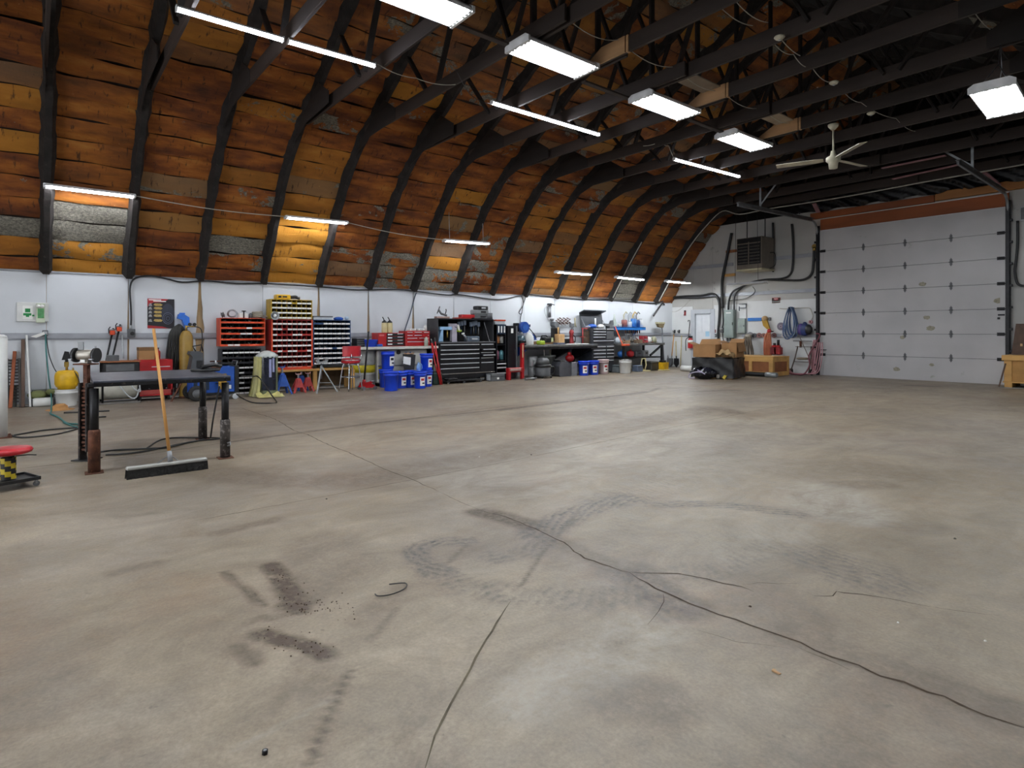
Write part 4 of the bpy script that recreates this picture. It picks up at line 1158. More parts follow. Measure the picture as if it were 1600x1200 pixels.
def pail(t, r0, r1, h, mat, lid=None, handle=True, label_mat=None, la=0.0, bandz=None):
    P(mb().lathe([(.001, 0), (r0, 0), (r0 + .004, .01), (r1, h - .07), (r1 + .008, h - .068), (r1 + .008, h - .055), (r1, h - .053), (r1 + .004, h - .01), (r1 + .012, h), (r1 - .006, h), (r1 - .01, h - .02), (r0 - .01, .02), (.001, .02)], n=20), 'bucket_body', mat, t)
    if lid is not None: P(mb().lathe([(.001, h + .012), (r1 - .02, h + .012), (r1 - .01, h + .022), (r1 + .016, h + .02), (r1 + .018, h - .02), (r1 + .012, h - .02)], n=20), 'lid', lid, t)
    if handle:
        m_ = mb(); n = 9; m_.tube([((r1 + .012) * math.cos(math.pi * i / n - math.pi), -(r1 + .012) * .55 * math.sin(math.pi * i / n), h - .06 - .1 * math.sin(math.pi * i / n)) for i in range(n + 1)], .004, 4); P(m_, 'bail_handle', mSteel, t)
    if label_mat is not None:
        def strip(z0, z1, a0, a1, rr_, mat_, nm):
            m_ = mb()
            m_.grid(lambda u, v: ((rr_ + (r1 - r0) * ((z0 + (z1 - z0) * v) / h)) * math.sin(a0 + (a1 - a0) * u), -(rr_ + (r1 - r0) * ((z0 + (z1 - z0) * v) / h)) * math.cos(a0 + (a1 - a0) * u), z0 + (z1 - z0) * v), 8, 1)
            return P(m_, nm, mat_, t if nm == 'paper_label' else lb_)
        lb_ = strip(h * .18, h * .72, la - .45, la + .45, r0 + .008, mPaper, 'paper_label')
        strip(h * .5, h * .64, la - .3, la + .25, r0 + .012, label_mat, 'label_print'); strip(h * .3, h * .38, la - .1, la + .35, r0 + .012, mBlackPrint, 'label_print')
t = T('white_bucket', 'scuffed white bucket under the yellow tank', 'bucket', (XL + .5, p.y, 0), R90)
pail(t, .14, .16, .29, mWhitePl)
t2 = T('yellow_tank', 'small round yellow pressure tank with brass valve and black gun on top', 'tank', (XL + .5, p.y, .292), R90)
P(mb().lathe([(.12, 0), (.13, 0), (.13, .03), (.15, .04), (.17, .09), (.172, .22), (.16, .28), (.12, .315), (.05, .325), (.001, .325)], n=22), 'vessel', mYellow, t2)
P(mb().cyl((0, 0, .325), (0, 0, .42), .02, n=10), 'valve_stem', mBrass, t2); P(mb().box(-.035, -.025, .38, .03, .025, .47), 'valve_body', mBrass, t2)
P(mb().prism([(-.07, .5), (.055, .5), (.03, .64), (-.03, .65)], -.035, .035, 1), 'gun_housing', mBlack, t2, 'black wedge-shaped housing'); P(mb().cyl((0, 0, .46), (0, 0, .51), .025, n=10), 'neck', mBlackM, t2)
P(mb().cyl((.09, 0, .31), (.09, 0, .36), .012, n=8), 'fitting', mBrass, t2)
P(mb().tube(smooth_path([(.1, -.1, .3), (.15, -.13, .2), (.17, -.12, .1)], 5), .008, 5), 'hose', mCable, t2)

# pipe clamps
for i, (bt, tp_, lb) in enumerate((((152, 628), (177, 513), 'left one of the two tall pipe clamps leaning on the wall'), ((160, 626), (188, 507), 'right one of the two tall pipe clamps leaning on the wall'))):
    A = lw(*bt, .32); A.z = 0.02; B = lw(*tp_, .06)
    t = T('pipe_clamp', lb + ', orange jaw on top', 'clamp', A, 0, 'pipe clamps')
    B = B - A; A0 = Vector((0, 0, 0))
    P(mb().cyl(A0, B, .016, n=10), 'pipe', mBlackM, t)
    q = B * .93; P(mb().box(q.x - .03, q.y - .04, q.z - .03, q.x + .06, q.y + .04, q.z + .05), 'jaw', mOrange, t)
    P(mb().cyl(q + Vector((.02, -.05, .06)), q + Vector((.02, .045, .07)), .012, n=8), 'screw', mSteel, t); P(mb().tube([q + Vector((.02, -.05, .0)), q + Vector((.02, -.055, .08)), q + Vector((.02, -.03, .12))], .009, 5), 'crank', mBlackM, t)
    q = B * .12; P(mb().box(q.x - .02, q.y - .05, q.z - .02, q.x + .06, q.y + .05, q.z + .04), 'tail_jaw', mOrange, t)
cord([lw(193, 560, .2), lw(191, 527, .06), lw(190, 524, .06)], .014, mGreyLt, 'slim grey rod leaning on the wall between clamps and outlet', 'grey_rod', 'rod', seg=3)
# surface outlet fed by the conduit
t, w, h = TL('surface_outlet', 'grey heavy-duty outlet box on the rail below the black conduit', 'outlet', 199.5, 211.5, 514, 527, .1)
P(mb().box(-w / 2, 0, 0, w / 2, .1, h), 'box', mGreyPl, t); P(mb().cyl((.01, 0, h * .45), (.01, -.02, h * .45), .035, n=14), 'receptacle', mBlack, t); P(mb().cyl((-.01, .05, h), (-.01, .05, h + .07), .025, n=10), 'connector', mGreyLt, t)
cord([lw(204, 514, .06), lw(205, 500, .05), lw(204.5, 480, .05), lw(203, 455, .05), lw(206, 440, .05), lw(216, 433, .05), lw(237, 431, .05), lw(262, 436, .05), lw(285, 441, .05), lw(322, 439, .05), lw(370, 443, .05), lw(420, 443, .05), lw(510, 449, .05), lw(560, 453, .05), lw(620, 452, .05), lw(655, 456, .05), lw(700, 461, .05), lw(715, 460, .05), lw(765, 467, .05), lw(790, 467, .05), lw(822, 460, .05), lw(845, 462, .05), lw(900, 467, .05), lw(960, 469, .05), lw(1020, 474, .05), lw(1036, 470, .1)], .016, mCable, 'black conduit running along the top of the white left wall', 'wall_conduit', 'cable', 6, 4)
cord([lw(822, 459, .05), lw(870, 463, .05), lw(905, 464, .05), lw(950, 466, .05), lw(1015, 466, .05), lw(1037, 463, .1)], .011, M('grey_cable', '6b6c6e', .5), 'grey cable along the wall top near the back corner', 'wall_conduit', 'cable', 5, 4)
cord([lw(651, 457, .05), lw(648, 464, .05), lw(641, 490, .08), lw(632, 517, .2)], .016, M('slate_cable', '3c4654', .5), 'slate blue cable dropping from the wall top behind the red toolboxes', 'wall_conduit', 'cable')
cord([lw(815, 462, .05), lw(818, 475, .05), lw(811, 488, .05), lw(815, 490, .05), lw(817, 478, .05), lw(822, 463, .05)], .012, mCable, 'looped black cable hanging from the wall top above the black locker', 'wall_conduit', 'cable')
cord([lw(815, 489, .05), lw(813, 500, .05), lw(812, 520, .06)], .012, mCable, 'cable tail hanging down beside the hose reel', 'wall_conduit', 'cable')

# portable compressor
t, w, h = TL('air_compressor', 'old air compressor with grey tank and black top behind the welding table', 'compressor', 165, 213, 562, 634, .75, z0=0)
P(mb().lathe([(.001, -.36), (.1, -.35), (.16, -.31), (.175, -.26), (.175, .22), (.16, .26), (.1, .29), (.001, .3)], (0, .22, .25), (1, 0, 0), 20), 'tank', M('tank_grey', 'a9a79c', .5, 0, .15), t)
for sx in (-1, 1):
    P(mb().tube([(sx * .27, .05, .02), (sx * .27, .05, .72), (sx * .27, .38, .72), (sx * .27, .38, .02)], .018, 6), 'frame_leg', mBlackM, t)
P(mb().box(-.33, .0, .0, .3, .44, .03), 'skid', M('skid_grey', '66625e', .6), t)
P(mb().box(-.26, .03, .55, .28, .42, .73), 'motor_cover', mBlack, t); P(mb().box(-.22, .022, .58, .2, .03, .7), 'grille', mGreyPl, t); P(mb().box(-.3, .0, .735, .3, .44, .755), 'shelf', mPly, t)
P(mb().box(-.2, .1, .755, -.02, .28, .86), 'regulator', mGreyPl, t); P(mb().tube(smooth_path([(.1, .0, .5), (.16, -.02, .3), (.28, -.02, .2), (.28, -.01, .3), (.28, .02, .5)], 6), .012, 5), 'coiled_hose', mGreyLt, t)
P(mb().tube(smooth_path([(-.1, .0, .45), (.1, -.03, .14), (.22, -.02, .1), (.27, 0, .25)], 6), .012, 5), 'coiled_hose', mGreyLt, t)

# red tool cart + carton + red tin
t, w, h = TL('red_tool_cart', 'red rolling tool cart with closed top box and open lower tray', 'tool cart', 214, 270, 562, 628, .55, z0=0)
zt = h; m_ = mb()
P(mb().box(-w / 2, 0, zt - .24, w / 2, .4, zt), 'top_chest', mRed, t); P(mb().box(-w * .1, -.012, zt - .14, w * .42, 0, zt - .125), 'pull', mPull, t)
P(mb().box(-w / 2 - .0, .0, .09, w / 2, .4, .12), 'tray_floor', mRed, t); P(mb().box(-w / 2, 0, .12, w / 2, .015, .2), 'tray_lip', M('faded_red', '9a3a34', .5), t)
for sx in (-1, 1): P(mb().box(sx * w / 2, 0, .09, sx * (w / 2 - .03), .4, zt - .24), 'side_panel', mRed, t)
P(mb().box(-w / 2 + .03, .37, .12, w / 2 - .03, .4, zt - .24), 'back_panel', mShelfDk, t)
for sx in (-1, 1):
    for y in (.06, .34): P(mb().cyl((sx * (w / 2 - .06) - .015, y, .045), (sx * (w / 2 - .06) + .015, y, .045), .045, n=12), 'caster', mRubber, t)
for i in range(5): P(mb().bar((-w * .4 + i * .14, .06, .2 + .02 * (i % 2)), (-w * .3 + i * .15, .3, .17), .02, .015), 'loose_tool', mSteel if i % 2 else mRust, t)
cart = t
zc = h
yc, w, a, b = rectL(217, 242, 543, 562, .5)
t = T('carton', 'brown cardboard carton on the red tool cart', 'box', (XL + .5, yc, zc), R90)
hh = b - zc
P(mb().box(-w / 2, 0, 0, w / 2, .28, hh), 'body', mCard, t); P(mb().box(-w / 2 - .004, -.004, hh - .06, w / 2 + .004, .284, hh + .004), 'lid', M('cardboard_dark', '6f5030', .8), t)
yc, w, a, b = rectL(243, 250, 548, 562, .5)
t = T('red_tin', 'small red tin beside the carton on the cart', 'tin', (XL + .42, yc, zc)); P(mb().lathe([(.001, 0), (.055, 0), (.055, .15), (.05, .16), (.03, .17), (.03, .2), (.001, .2)], n=14), 'body', mRed, t); P(mb().cyl((0, 0, .2), (0, 0, .22), .034, n=12), 'cap', mBlack, t)
P(mb().bar(lw(288, 590, .7) - Vector((0, 0, 0)), lw(265, 632, .95), .03, .02), 'x', mRust, None).name = 'steel_strip'
o = bpy.data.objects['steel_strip']; props(o, 'rusty flat strip propped against the tan gas cylinder', 'strip')

# poster
t, w, h = TL('poster', 'black and red wall poster showing a coiled hose and fittings', 'poster', 230.5, 272.5, 467, 513, .012)
P(mb().box(-w / 2, 0, 0, w / 2, .008, h, bev=0), 'sheet', M('poster_black', '14121a', .4), t)
def flat(t, name, mat, poly, y=-.002, label=None):
    m_ = mb(); m_.prism(poly, y, y + .0015, 1); return P(m_, name, mat, t, label)
flat(t, 'red_band', M('poster_red', 'a3242c', .4), [(-w / 2, h), (w * .28, h), (w * .1, h * .89), (-w * .3, h * .87), (-w / 2, h * .72)])
flat(t, 'red_band', MATS['poster_red'], [(-w / 2, 0), (w * .28, 0), (w * .05, h * .06), (-w / 2, h * .1)])
flat(t, 'headline', mPaper, [(-w * .46, h * .945), (-w * .0, h * .945), (-w * .0, h * .975), (-w * .46, h * .975)], -.004)
flat(t, 'headline', mPaper, [(-w * .29, h * .905), (w * .18, h * .9), (w * .18, h * .93), (-w * .29, h * .935)], -.004)
for i, z in enumerate((.80, .68, .55, .43, .27)):
    flat(t, 'brass_fitting', M('poster_gold', 'a58c4c', .5, 0, .3, 30), [(-w * .28, h * (z - .015)), (-w * .2, h * (z - .045)), (w * .0, h * (z - .045)), (w * .06, h * z), (-w * .02, h * (z + .04)), (-w * .24, h * (z + .04))], -.004)
    flat(t, 'inset_picture', M('poster_grey', '8d8d90', .5, 0, .5, 30), [(-w * .47, h * (z - .05)), (-w * .33, h * (z - .05)), (-w * .37, h * (z + .045)), (-w * .44, h * (z + .03))], -.004)
for rr_, cc in ((.30, '2a2d3c'), (.25, '6a7088'), (.235, '1c1e2c'), (.18, '565c74'), (.165, '181a26'), (.09, '4a5068'), (.07, '14151f')):
    cz = h * .34 if rr_ < .26 else h * .5; sz = 1.0 if rr_ < .26 else 1.45
    flat(t, 'hose_ring', M('poster_ring_' + cc, cc, .35), [(w * .25 + w * rr_ * math.cos(6.283 * i / 20) * .8, cz + w * rr_ * sz * math.sin(6.283 * i / 20)) for i in range(20)], -.004 - .001 * (.4 - rr_) * 8)

# hanging cables, blue head, cylinder with gauges
bun = T('cable_bundle', 'thick bundle of black welding cables hung on the wall beside the tan cylinder', 'cables', lw(277, 507, .12), R90)
for i in range(9):
    u = (i - 4) / 4; L_ = 1.0 + .25 * math.sin(i * 2.3); m_ = mb()
    m_.tube(smooth_path([(.02, -.05 - .01 * i, 0), (u * .08 - .05, -.08 - .012 * i, -.15), (u * .13 - .06, -.08, -.55), (u * .1 - .1, -.06, -L_), (u * .1 - .05, -.09, -L_ - .02), (u * .13 - .0, -.1, -.5), (u * .06 + .05, -.08, -.12), (.03, -.05, 0)], 5), .017, 6)
    P(m_, 'cable', M('dark_lead', '2f2f2a', .6, 0, .3) if i % 2 else mCable, bun)
t, w, h = TL('reel_head', 'bright blue plastic hook cover on the wall above the cable bundle', 'hanger', 283, 293, 491, 513, .2)
P(mb().prism([(-.09, h), (.0, h), (.09, h * .78), (.1, .02), (.02, 0), (-.03, h * .6), (-.11, h * .7)], 0, .16, 1), 'cover', M('bright_blue', '2f6fd0', .4), t); P(mb().box(-.07, .03, h, .02, .12, h + .03), 'clip', M('bright_blue', '2f6fd0'), t)
p = onz(291, 628); q = lw(291, 628, .38)
t = T('gas_cylinder', 'tall tan gas cylinder standing by the wall', 'gas cylinder', (q.x, q.y, 0), R90)
P(mb().lathe([(.001, 0), (.115, 0), (.12, .02), (.12, 1.12), (.11, 1.2), (.085, 1.26), (.06, 1.29), (.04, 1.3), (.001, 1.3)], n=22), 'vessel', mGold, t)
P(mb().lathe([(.13, 0), (.13, .03), (.122, .04)], n=16), 'foot_ring', mRust, t)
P(mb().cyl((0, 0, 1.3), (0, 0, 1.4), .02, n=10), 'valve', mBrass, t)
for x in (.06, .14): P(mb().cyl((x, -.03, 1.42), (x, .0, 1.42), .032, n=14), 'gauge', mBlack, t)
P(mb().cyl((0, -.01, 1.38), (.16, -.01, 1.38), .014, n=8), 'regulator', mBrass, t)
P(mb().tube(smooth_path([(.14, -.02, 1.38), (.25, -.04, 1.33), (.27, -.05, 1.1), (.22, -.06, .85), (.15, -.1, .78)], 6), .01, 5), 'gas_hose', mCable, t)

# blue wheeled welder with a wire feeder on top
A = onz(306, 634); 
t, w, h = TL('wire_welder', 'blue wheeled welding machine with large rear wheel behind the table', 'welder', 300, 373, 574, 626, 1.2, z0=0)
P(mb().box(-w * .2, .03, .14, w * .42, .5, h), 'cabinet', mBlue, t); P(mb().box(-w * .49, .03, .14, -w * .21, .5, rectL(297, 318, 549, 578, 1.05)[2] - .025), 'gearbox', mBlue, t)
P(mb().box(w * .42, 0, .12, w * .5, .53, h + .02), 'front_frame', mBlack, t); P(mb().box(-w * .5, .0, .1, w * .44, .53, .14), 'base_frame', mBlack, t)
P(mb().box(w * .0, .015, .3, w * .3, .03, .32), 'louvre', mNavy, t); P(mb().box(w * .2, .018, .2, w * .34, .03, .27), 'rating_plate', mPaper, t)
for i in range(3): P(mb().box(-w * .46 + i * .1, .015, .2, -w * .46 + i * .1 + .06, .03, .4), 'vent_panel', mNavy, t)
for y in (.0, .5):
    wh = P(mb().lathe([(.001, -.03), (.11, -.03), (.145, -.02), (.145, .02), (.11, .03), (.001, .03)], (-w * .4, y, .145), (0, 1, 0), 22), 'rear_wheel', mRubber, t); P(mb().lathe([(.001, -.034), (.08, -.034), (.08, .034), (.001, .034)], (-w * .4, y, .145), (0, 1, 0), 14), 'wheel_hub', mGreyPl, wh)
    P(mb().cyl((w * .43, y + .0, .055), (w * .43, y + .035, .055), .055, n=14), 'front_caster', mGreyLt, t)
P(mb().tube([(w * .47, .1, h), (w * .5, .1, h + .1), (w * .5, .43, h + .1), (w * .47, .43, h)], .012, 6), 'handle', mSteel, t)
t, w, h = TL('wire_feeder', 'dark grey wire feeder standing behind the table on the welder', 'wire feeder', 297, 318, 549, 578, 1.05)
P(mb().prism([(-w / 2, 0), (w * .46, 0), (w * .5, h * .45), (w * .46, h * .9), (w * .2, h), (-w * .42, h), (-w * .5, h * .85), (-w * .3, h * .7)], 0, .3, 1), 'case', M('feeder_grey', '44474c', .4), t)
P(mb().box(-w * .02, -.03, h * .12, w * .4, 0, h * .5), 'drive_cover', mBlack, t); P(mb().tube([(0, .1, h), (-.05, .1, h + .09), (.1, .1, h + .12), (.12, .1, h)], .012, 5), 'handle', mBlackM, t); P(mb().box(-w * .5, -.01, -.02, w * .55, .32, .0), 'foot_board', mBlack, t)
# welding gear on the table top
tz = TZ + .031
def ontable(px, py): return onz(px, py, tz)
p = ontable(325, 580)
t = T('welding_gun', 'black welding gun and cable curled on the table back corner', 'welding gun', (p.x, p.y, tz))
P(mb().tube(smooth_path([(-.1, -.12, .015), (0, -.16, .015), (.1, -.05, .015), (.06, .1, .015), (-.06, .08, .02), (-.05, -.05, .03), (.05, -.08, .05)], 6), .014, 6), 'cable', mCable, t); P(mb().tube([(.05, -.08, .05), (.02, .06, .07), (-.02, .14, .05)], .02, 8), 'grip', mBlack, t)
p = ontable(337, 578)
t = T('chain_vise', 'small rusty clamp standing at the table back corner', 'clamp', (p.x, p.y, tz)); P(mb().box(-.03, -.05, 0, .03, .05, .04), 'base', mRust, t); P(mb().cyl((0, 0, .04), (0, 0, .11), .012, n=8), 'screw', mSteel, t); P(mb().bar((0, -.06, .1), (0, .06, .1), .014, .014), 'bar', mRust, t)
t, w, h = TL('gloves', 'yellow leather glove hanging on the welder behind the table leg', 'glove', 342, 352, 584, 604, 1.3)
P(mb().prism([(-.07, h), (.07, h), (.08, h * .5), (.06, .02), (.0, 0), (-.05, .05), (-.08, h * .5)], -.03, .02, 1), 'cuff', M('glove_leather', 'a9842e', .8), t)
for i in range(4): P(mb().tube([(-.05 + i * .03, -.01, .06), (-.055 + i * .034, -.015, -.05)], .014, 6), 'finger', M('glove_leather', 'a9842e'), t)
# ================================================================ PARTS BINS
mBolt = M('loose_hardware', '6f6b66', .5, .5, .6, 30)
def bins(name, label, px, off, depth, cols, rows, mat, lip, back=None, fill=.3, seed=1, z0=None, lipw=.036, dmat=None):
    t, w, h = TL(name, label, 'parts bin', *px, off, None, z0)
    P(mb().box(-w / 2, depth - .01, 0, w / 2, depth, h), 'back_panel', mShelfDk, t)
    for s in (-1, 1): P(mb().box(s * w / 2, 0, 0, s * (w / 2 - .018), depth - .01, h), 'side_panel', mat, t)
    ch = h / rows; cw = (w - .036) / cols; rq = random.Random(seed)
    for r in range(rows + 1):
        z = min(r * ch, h - .012)
        s = P(mb().box(-w / 2 + .018, .004, z, w / 2 - .018, depth - .01, z + .012), 'shelf', mShelfDk if 0 < r < rows else mat, t)
        full = rq.random() < lip[1]
        if r < rows:
            P(mb().box(-w / 2 + .018, 0, z + .008, w / 2 - .018, .004, z + lipw + .008), 'front_lip', mat, s)
            for c in range(cols):
                if (full and rq.random() < .93) or rq.random() < .12: P(mb().box(-w / 2 + .018 + c * cw + .005, -.003, z + .010, -w / 2 + .018 + (c + 1) * cw - .005, 0, z + lipw + .006, bev=0), 'label_strip', lip[0], s)
    for c in range(1, cols):
        x = -w / 2 + .018 + c * cw; P(mb().box(x - .004, .012 if dmat is None else .06, .012, x + .004, depth - .01, h - .012), 'divider', dmat or mat, t)
    m_ = mb(); n = 0
    for r in range(rows):
        for c in range(cols):
            if rq.random() < fill:
                for q in range(rq.randint(2, 5)):
                    x = -w / 2 + .018 + (c + rq.uniform(.2, .8)) * cw; y = rq.uniform(.03, .12); z = r * ch + .02 + rq.uniform(.0, .03)
                    a = rq.uniform(0, 6.28); d = .03; m_.cyl((x - d * math.cos(a) * .6, y - .02, z), (x + d * math.cos(a) * .6, y + .02, z + rq.uniform(0, .04)), rq.uniform(.006, .014), n=6)
    if m_.v: P(m_, 'loose_bolts', mBolt, t)['kind'] = 'stuff'
    return t, w, h
BO = .42
mOrL = M('orange_lip', 'cf4d22', .45)
tA, wA, hA = bins('orange_bin', 'orange open-front parts bin fixed to the wall, clutter on its top', (344, 414.5, 497, 541), .34, .32, 7, 5, mOrange, (mPaper, .0), seed=2, fill=.35, dmat=mShelfDk)
tB, wB, hB = bins('black_bin', 'black drawer cabinet with white label strips standing below the orange bin', (346, 408, 545, 618), .38, .3, 7, 9, M('black_bin_paint', '1c1d24', .45), (mPaper, .75), seed=3, z0=0)
tC, wC, hC = bins('yellow_bin', 'mustard yellow parts bin stacked on the red and orange bin', (423.5, 488, 468, 498.5), .45, .34, 8, 4, mYellowBin, (mPaper, 1), seed=4, fill=.25)
tD, wD, hD = bins('red_bin', 'tall red and orange parts bin under the mustard yellow one', (424, 488.5, 499.5, 576), .45, .40, 8, 9, M('red_bin_paint', '9c241f', .45), (mPaper, .8), seed=5, fill=.4)
for s in (-1, 1): P(mb().box(s * (wD / 2 + .002), -.006, 0, s * (wD / 2 - .03), 0, hD), 'front_edge', mOrange, tD, 'bright orange edge')
P(mb().box(-wD / 2, -.006, -.02, wD / 2, .0, .035), 'base_edge', mOrange, tD)
tE, wE, hE = bins('blue_bin', 'navy blue parts bin with pale label strips right of the red bin', (489.5, 548, 500, 569), .45, .36, 8, 9, M('blue_bin_paint', '1f3f66', .45), (mPaper, 1), seed=6, fill=.3, dmat=mNavy)
# wooden bench carrying the bins
yA = lw(416, 575, .5).y; yB = lw(553, 575, .5).y; zt = min(tD.location.z, tE.location.z) - .004
zt = rectL(424, 488.5, 499.5, 576, .45)[2] - .022
t = T('bin_bench', 'raw wooden bench under the red and blue parts bins', 'bench', (XL, 0, 0))
P(mb().box(.02, yA, zt - .045, .5, yB, zt), 'top', mPine, t)
for y in (yA + .1, lw(489, 590, .45).y, yB - .05):
    for x in (.06, .42): P(mb().box(x, y, 0, x + .045, y + .09, zt - .045), 'leg', mPine, t)
P(mb().box(.02, yA, zt - .13, .05, yB, zt - .045), 'rear_rail', mPine, t); P(mb().box(.03, yA + .05, .05, .06, yB, .42), 'lower_board', M('dark_board', '57452f', .8, 0, .3), t)
# clutter on top of the bins
def on_top(t, h, x, y, name, label, cat): return T(name, label, cat, (t.location.x - y, t.location.y + x, t.location.z + h + .002), R90)
def coil_(r=.07, n=4, th=.012): return mb().tube([(r * math.cos(i * .5), r * math.sin(i * .5), th + i * .0025) for i in range(int(n * 12.6))], th, 5)
q = on_top(tA, hA, -.36, .12, 'grey_pulley', 'small dark pulley at the left end on top of the orange bin', 'pulley'); P(mb().lathe([(.001, -.02), (.06, -.02), (.045, -.008), (.045, .008), (.06, .02), (.001, .02)], (0, 0, .06), (1, 0, .3), 16), 'wheel', mGreyPl, q); P(mb().cyl((-.04, 0, .06), (.04, 0, .06), .012, n=8), 'axle', mSteel, q)
q = on_top(tA, hA, -.18, .12, 'wire_coil', 'loose coil of grey wire on top of the orange bin', 'wire coil'); P(mb().tube([((.1 - .0006 * i) * math.cos(i * .45), .02 * math.sin(i * .9), .09 + (.085 - .0005 * i) * math.sin(i * .45)) for i in range(56)], .007, 5), 'wire', mSteel, q)
q = on_top(tA, hA, .02, .1, 'white_tester', 'pair of white cartons with a dark knob on top of the orange bin', 'carton')
P(mb().box(-.08, -.06, 0, -.005, .06, .1), 'carton', mPaper, q); P(mb().box(.005, -.06, 0, .08, .06, .1), 'carton', mPaper, q); P(mb().lathe([(.012, 0), (.012, .13), (.045, .135), (.045, .15), (.001, .155)], (0, -.07, 0), n=12), 'knob', mBlackM, q)
q = on_top(tA, hA, .17, .1, 'filter_can', 'small dark canister beside the white cartons on the orange bin', 'canister'); P(mb().lathe([(.001, 0), (.035, 0), (.035, .08), (.028, .09), (.001, .095)], n=12), 'can', mGreyPl, q); P(mb().cyl((0, 0, .09), (0, 0, .105), .02, n=10), 'cap', mBlack, q)
q = on_top(tA, hA, .31, .12, 'rope_coil', 'coil of pale rope on the right half of the orange bin top', 'rope'); P(coil_(.1, 4, .014), 'rope', M('pale_rope', '9f9a8c', .8, 0, .3), q); P(mb().tube([(.1, 0, .06), (.18, -.02, .05), (.22, .03, .01)], .014, 5), 'rope_end', M('pale_rope', '9f9a8c'), q)
q = on_top(tC, hC, -.15, .15, 'yellow_case', 'yellow tool case lying on top of the mustard bin', 'case'); P(mb().box(-.16, -.1, 0, .14, .1, .1, bev=.015), 'case_body', mYellow, q); P(mb().box(-.03, -.11, .04, .06, -.1, .07), 'handle', mBlack, q); P(mb().box(-.12, -.104, .03, -.06, -.1, .07), 'decal', mBlackPrint, q)
q = on_top(tC, hC, .1, .14, 'black_drill', 'black power tool lying on top of the mustard bin', 'drill'); P(mb().tube([(-.1, 0, .05), (.02, 0, .06), (.06, 0, .06)], [.035, .04, .025], 10), 'body', mBlack, q); P(mb().tube([(.0, 0, .05), (.05, -.06, .03), (.07, -.1, .02)], .022, 8), 'grip', mBlack, q); P(mb().cyl((.06, 0, .06), (.12, 0, .06), .012, n=8), 'chuck', mSteel, q)
q = on_top(tE, hE, -.22, .15, 'flat_boxes', 'flat pale carton lying on top of the navy bin', 'carton'); P(mb().box(-.2, -.13, 0, .23, .12, .07), 'body', M('pale_carton', 'aab1b6', .7), q); P(mb().box(-.2, -.134, .055, .24, .12, .085), 'lid', mGreyPl, q)
q = on_top(tE, hE, .2, .14, 'blue_rags', 'crumpled blue rag and cap on top of the navy bin', 'rag'); P(mb().ball((0, 0, .03), .09, (1.3, 1, .5), 14, 6), 'rag', mBlue, q); P(mb().ball((.2, 0, .045), .05, (1, 1, .9)), 'ball', M('pale_blue', '9fb2c4', .5), q)
p = lw(428, 493.5, .47)
t = T('lamp_reflector', 'round clear lamp reflector clipped at the left edge of the mustard bin', 'lamp', (p.x + .02, p.y, p.z), R90); P(mb().lathe([(.03, .05), (.05, .03), (.09, -.03), (.086, -.03), (.045, .025), (.001, .03)], (0, -.03, 0), (0, 1, 0), 18), 'reflector', mGalv, t); P(mb().ball((0, -.05, 0), .035), 'bulb', mWhitePl, t)

# cylinder wrapped in plastic
p = lw(417, 617, .95)
t = T('wrapped_drum', 'tall cylinder wrapped in olive plastic with a yellow sheet spilling at its foot', 'drum', (p.x, p.y, 0), R90)
hd_ = rectL(400, 432, 553, 617, .95)[3]
P(mb().lathe([(.001, .0), (.2, .0), (.205, .02), (.205, hd_ - .05), (.17, hd_), (.001, hd_ + .02)], n=26), 'drum_body', M('olive_wrap', '6c7558', .3, 0, .25, 4), t)
m_ = mb()
def sheetf(r0, a0, a1, z0, z1, wob):
    def f(u, v):
        a = a0 + (a1 - a0) * u; r = r0 + wob * math.sin(u * 19 + v * 7) * .012; return (r * math.sin(a), -r * math.cos(a), z0 + (z1 - z0) * v)
    return f
m_.grid(sheetf(.211, -.72, .62, .12, hd_ - .05, .2), 12, 6); P(m_, 'dark_window', M('dark_gloss_wrap', '151a2a', .12), t, 'glossy dark side of the wrapped cylinder')
m_ = mb(); m_.grid(sheetf(.215, -.1, .12, .38, hd_ - .1, .2), 4, 4); m_.grid(sheetf(.215, .2, .42, .48, hd_ - .08, .2), 3, 4); P(m_, 'torn_film', M('lilac_film', '8f93b8', .2), t)
m_ = mb(); m_.grid(lambda u, v: ((.225 + .10 * (1 - v) ** 2 + .02 * math.sin(u * 23)) * math.sin(-1.9 + 1.15 * u), -(.225 + .10 * (1 - v) ** 2 + .02 * math.sin(u * 23)) * math.cos(-1.9 + 1.15 * u), .01 + (hd_ - .06) * v), 22, 10)
P(m_, 'plastic_drape', M('yellowed_plastic', 'a9a46a', .3, 0, .25, 5), t)
m_ = mb(); rq = random.Random(9)
m_.grid(lambda u, v: (-.3 + .5 * u, -.22 - .3 * v + .03 * math.sin(u * 14), .012 + .09 * (1 - v) * abs(math.sin(u * 9 + v * 5)) + .004), 18, 8); P(m_, 'plastic_train', M('bright_yellow_plastic', 'c9c27c', .3, 0, .2, 6), t)
m_ = mb(); m_.lathe([(.001, hd_ + .07), (.06, hd_ + .06), (.15, hd_ + .02), (.21, hd_ - .03), (.215, hd_ - .07)], n=18); P(m_, 'top_wrap', M('frosted_film', 'b9c0bd', .25, 0, .2), t)
cord([onz(370, 616, .3), onz(378, 622, .03), onz(395, 629, .01), onz(418, 630, .012), onz(432, 629, .012), onz(425, 618, .2), lw(405, 590, 1.2), lw(395, 588, 1.15), lw(376, 588, 1.2)], .012, mCable, 'black welding lead hanging in a loop in front of the wrapped cylinder')

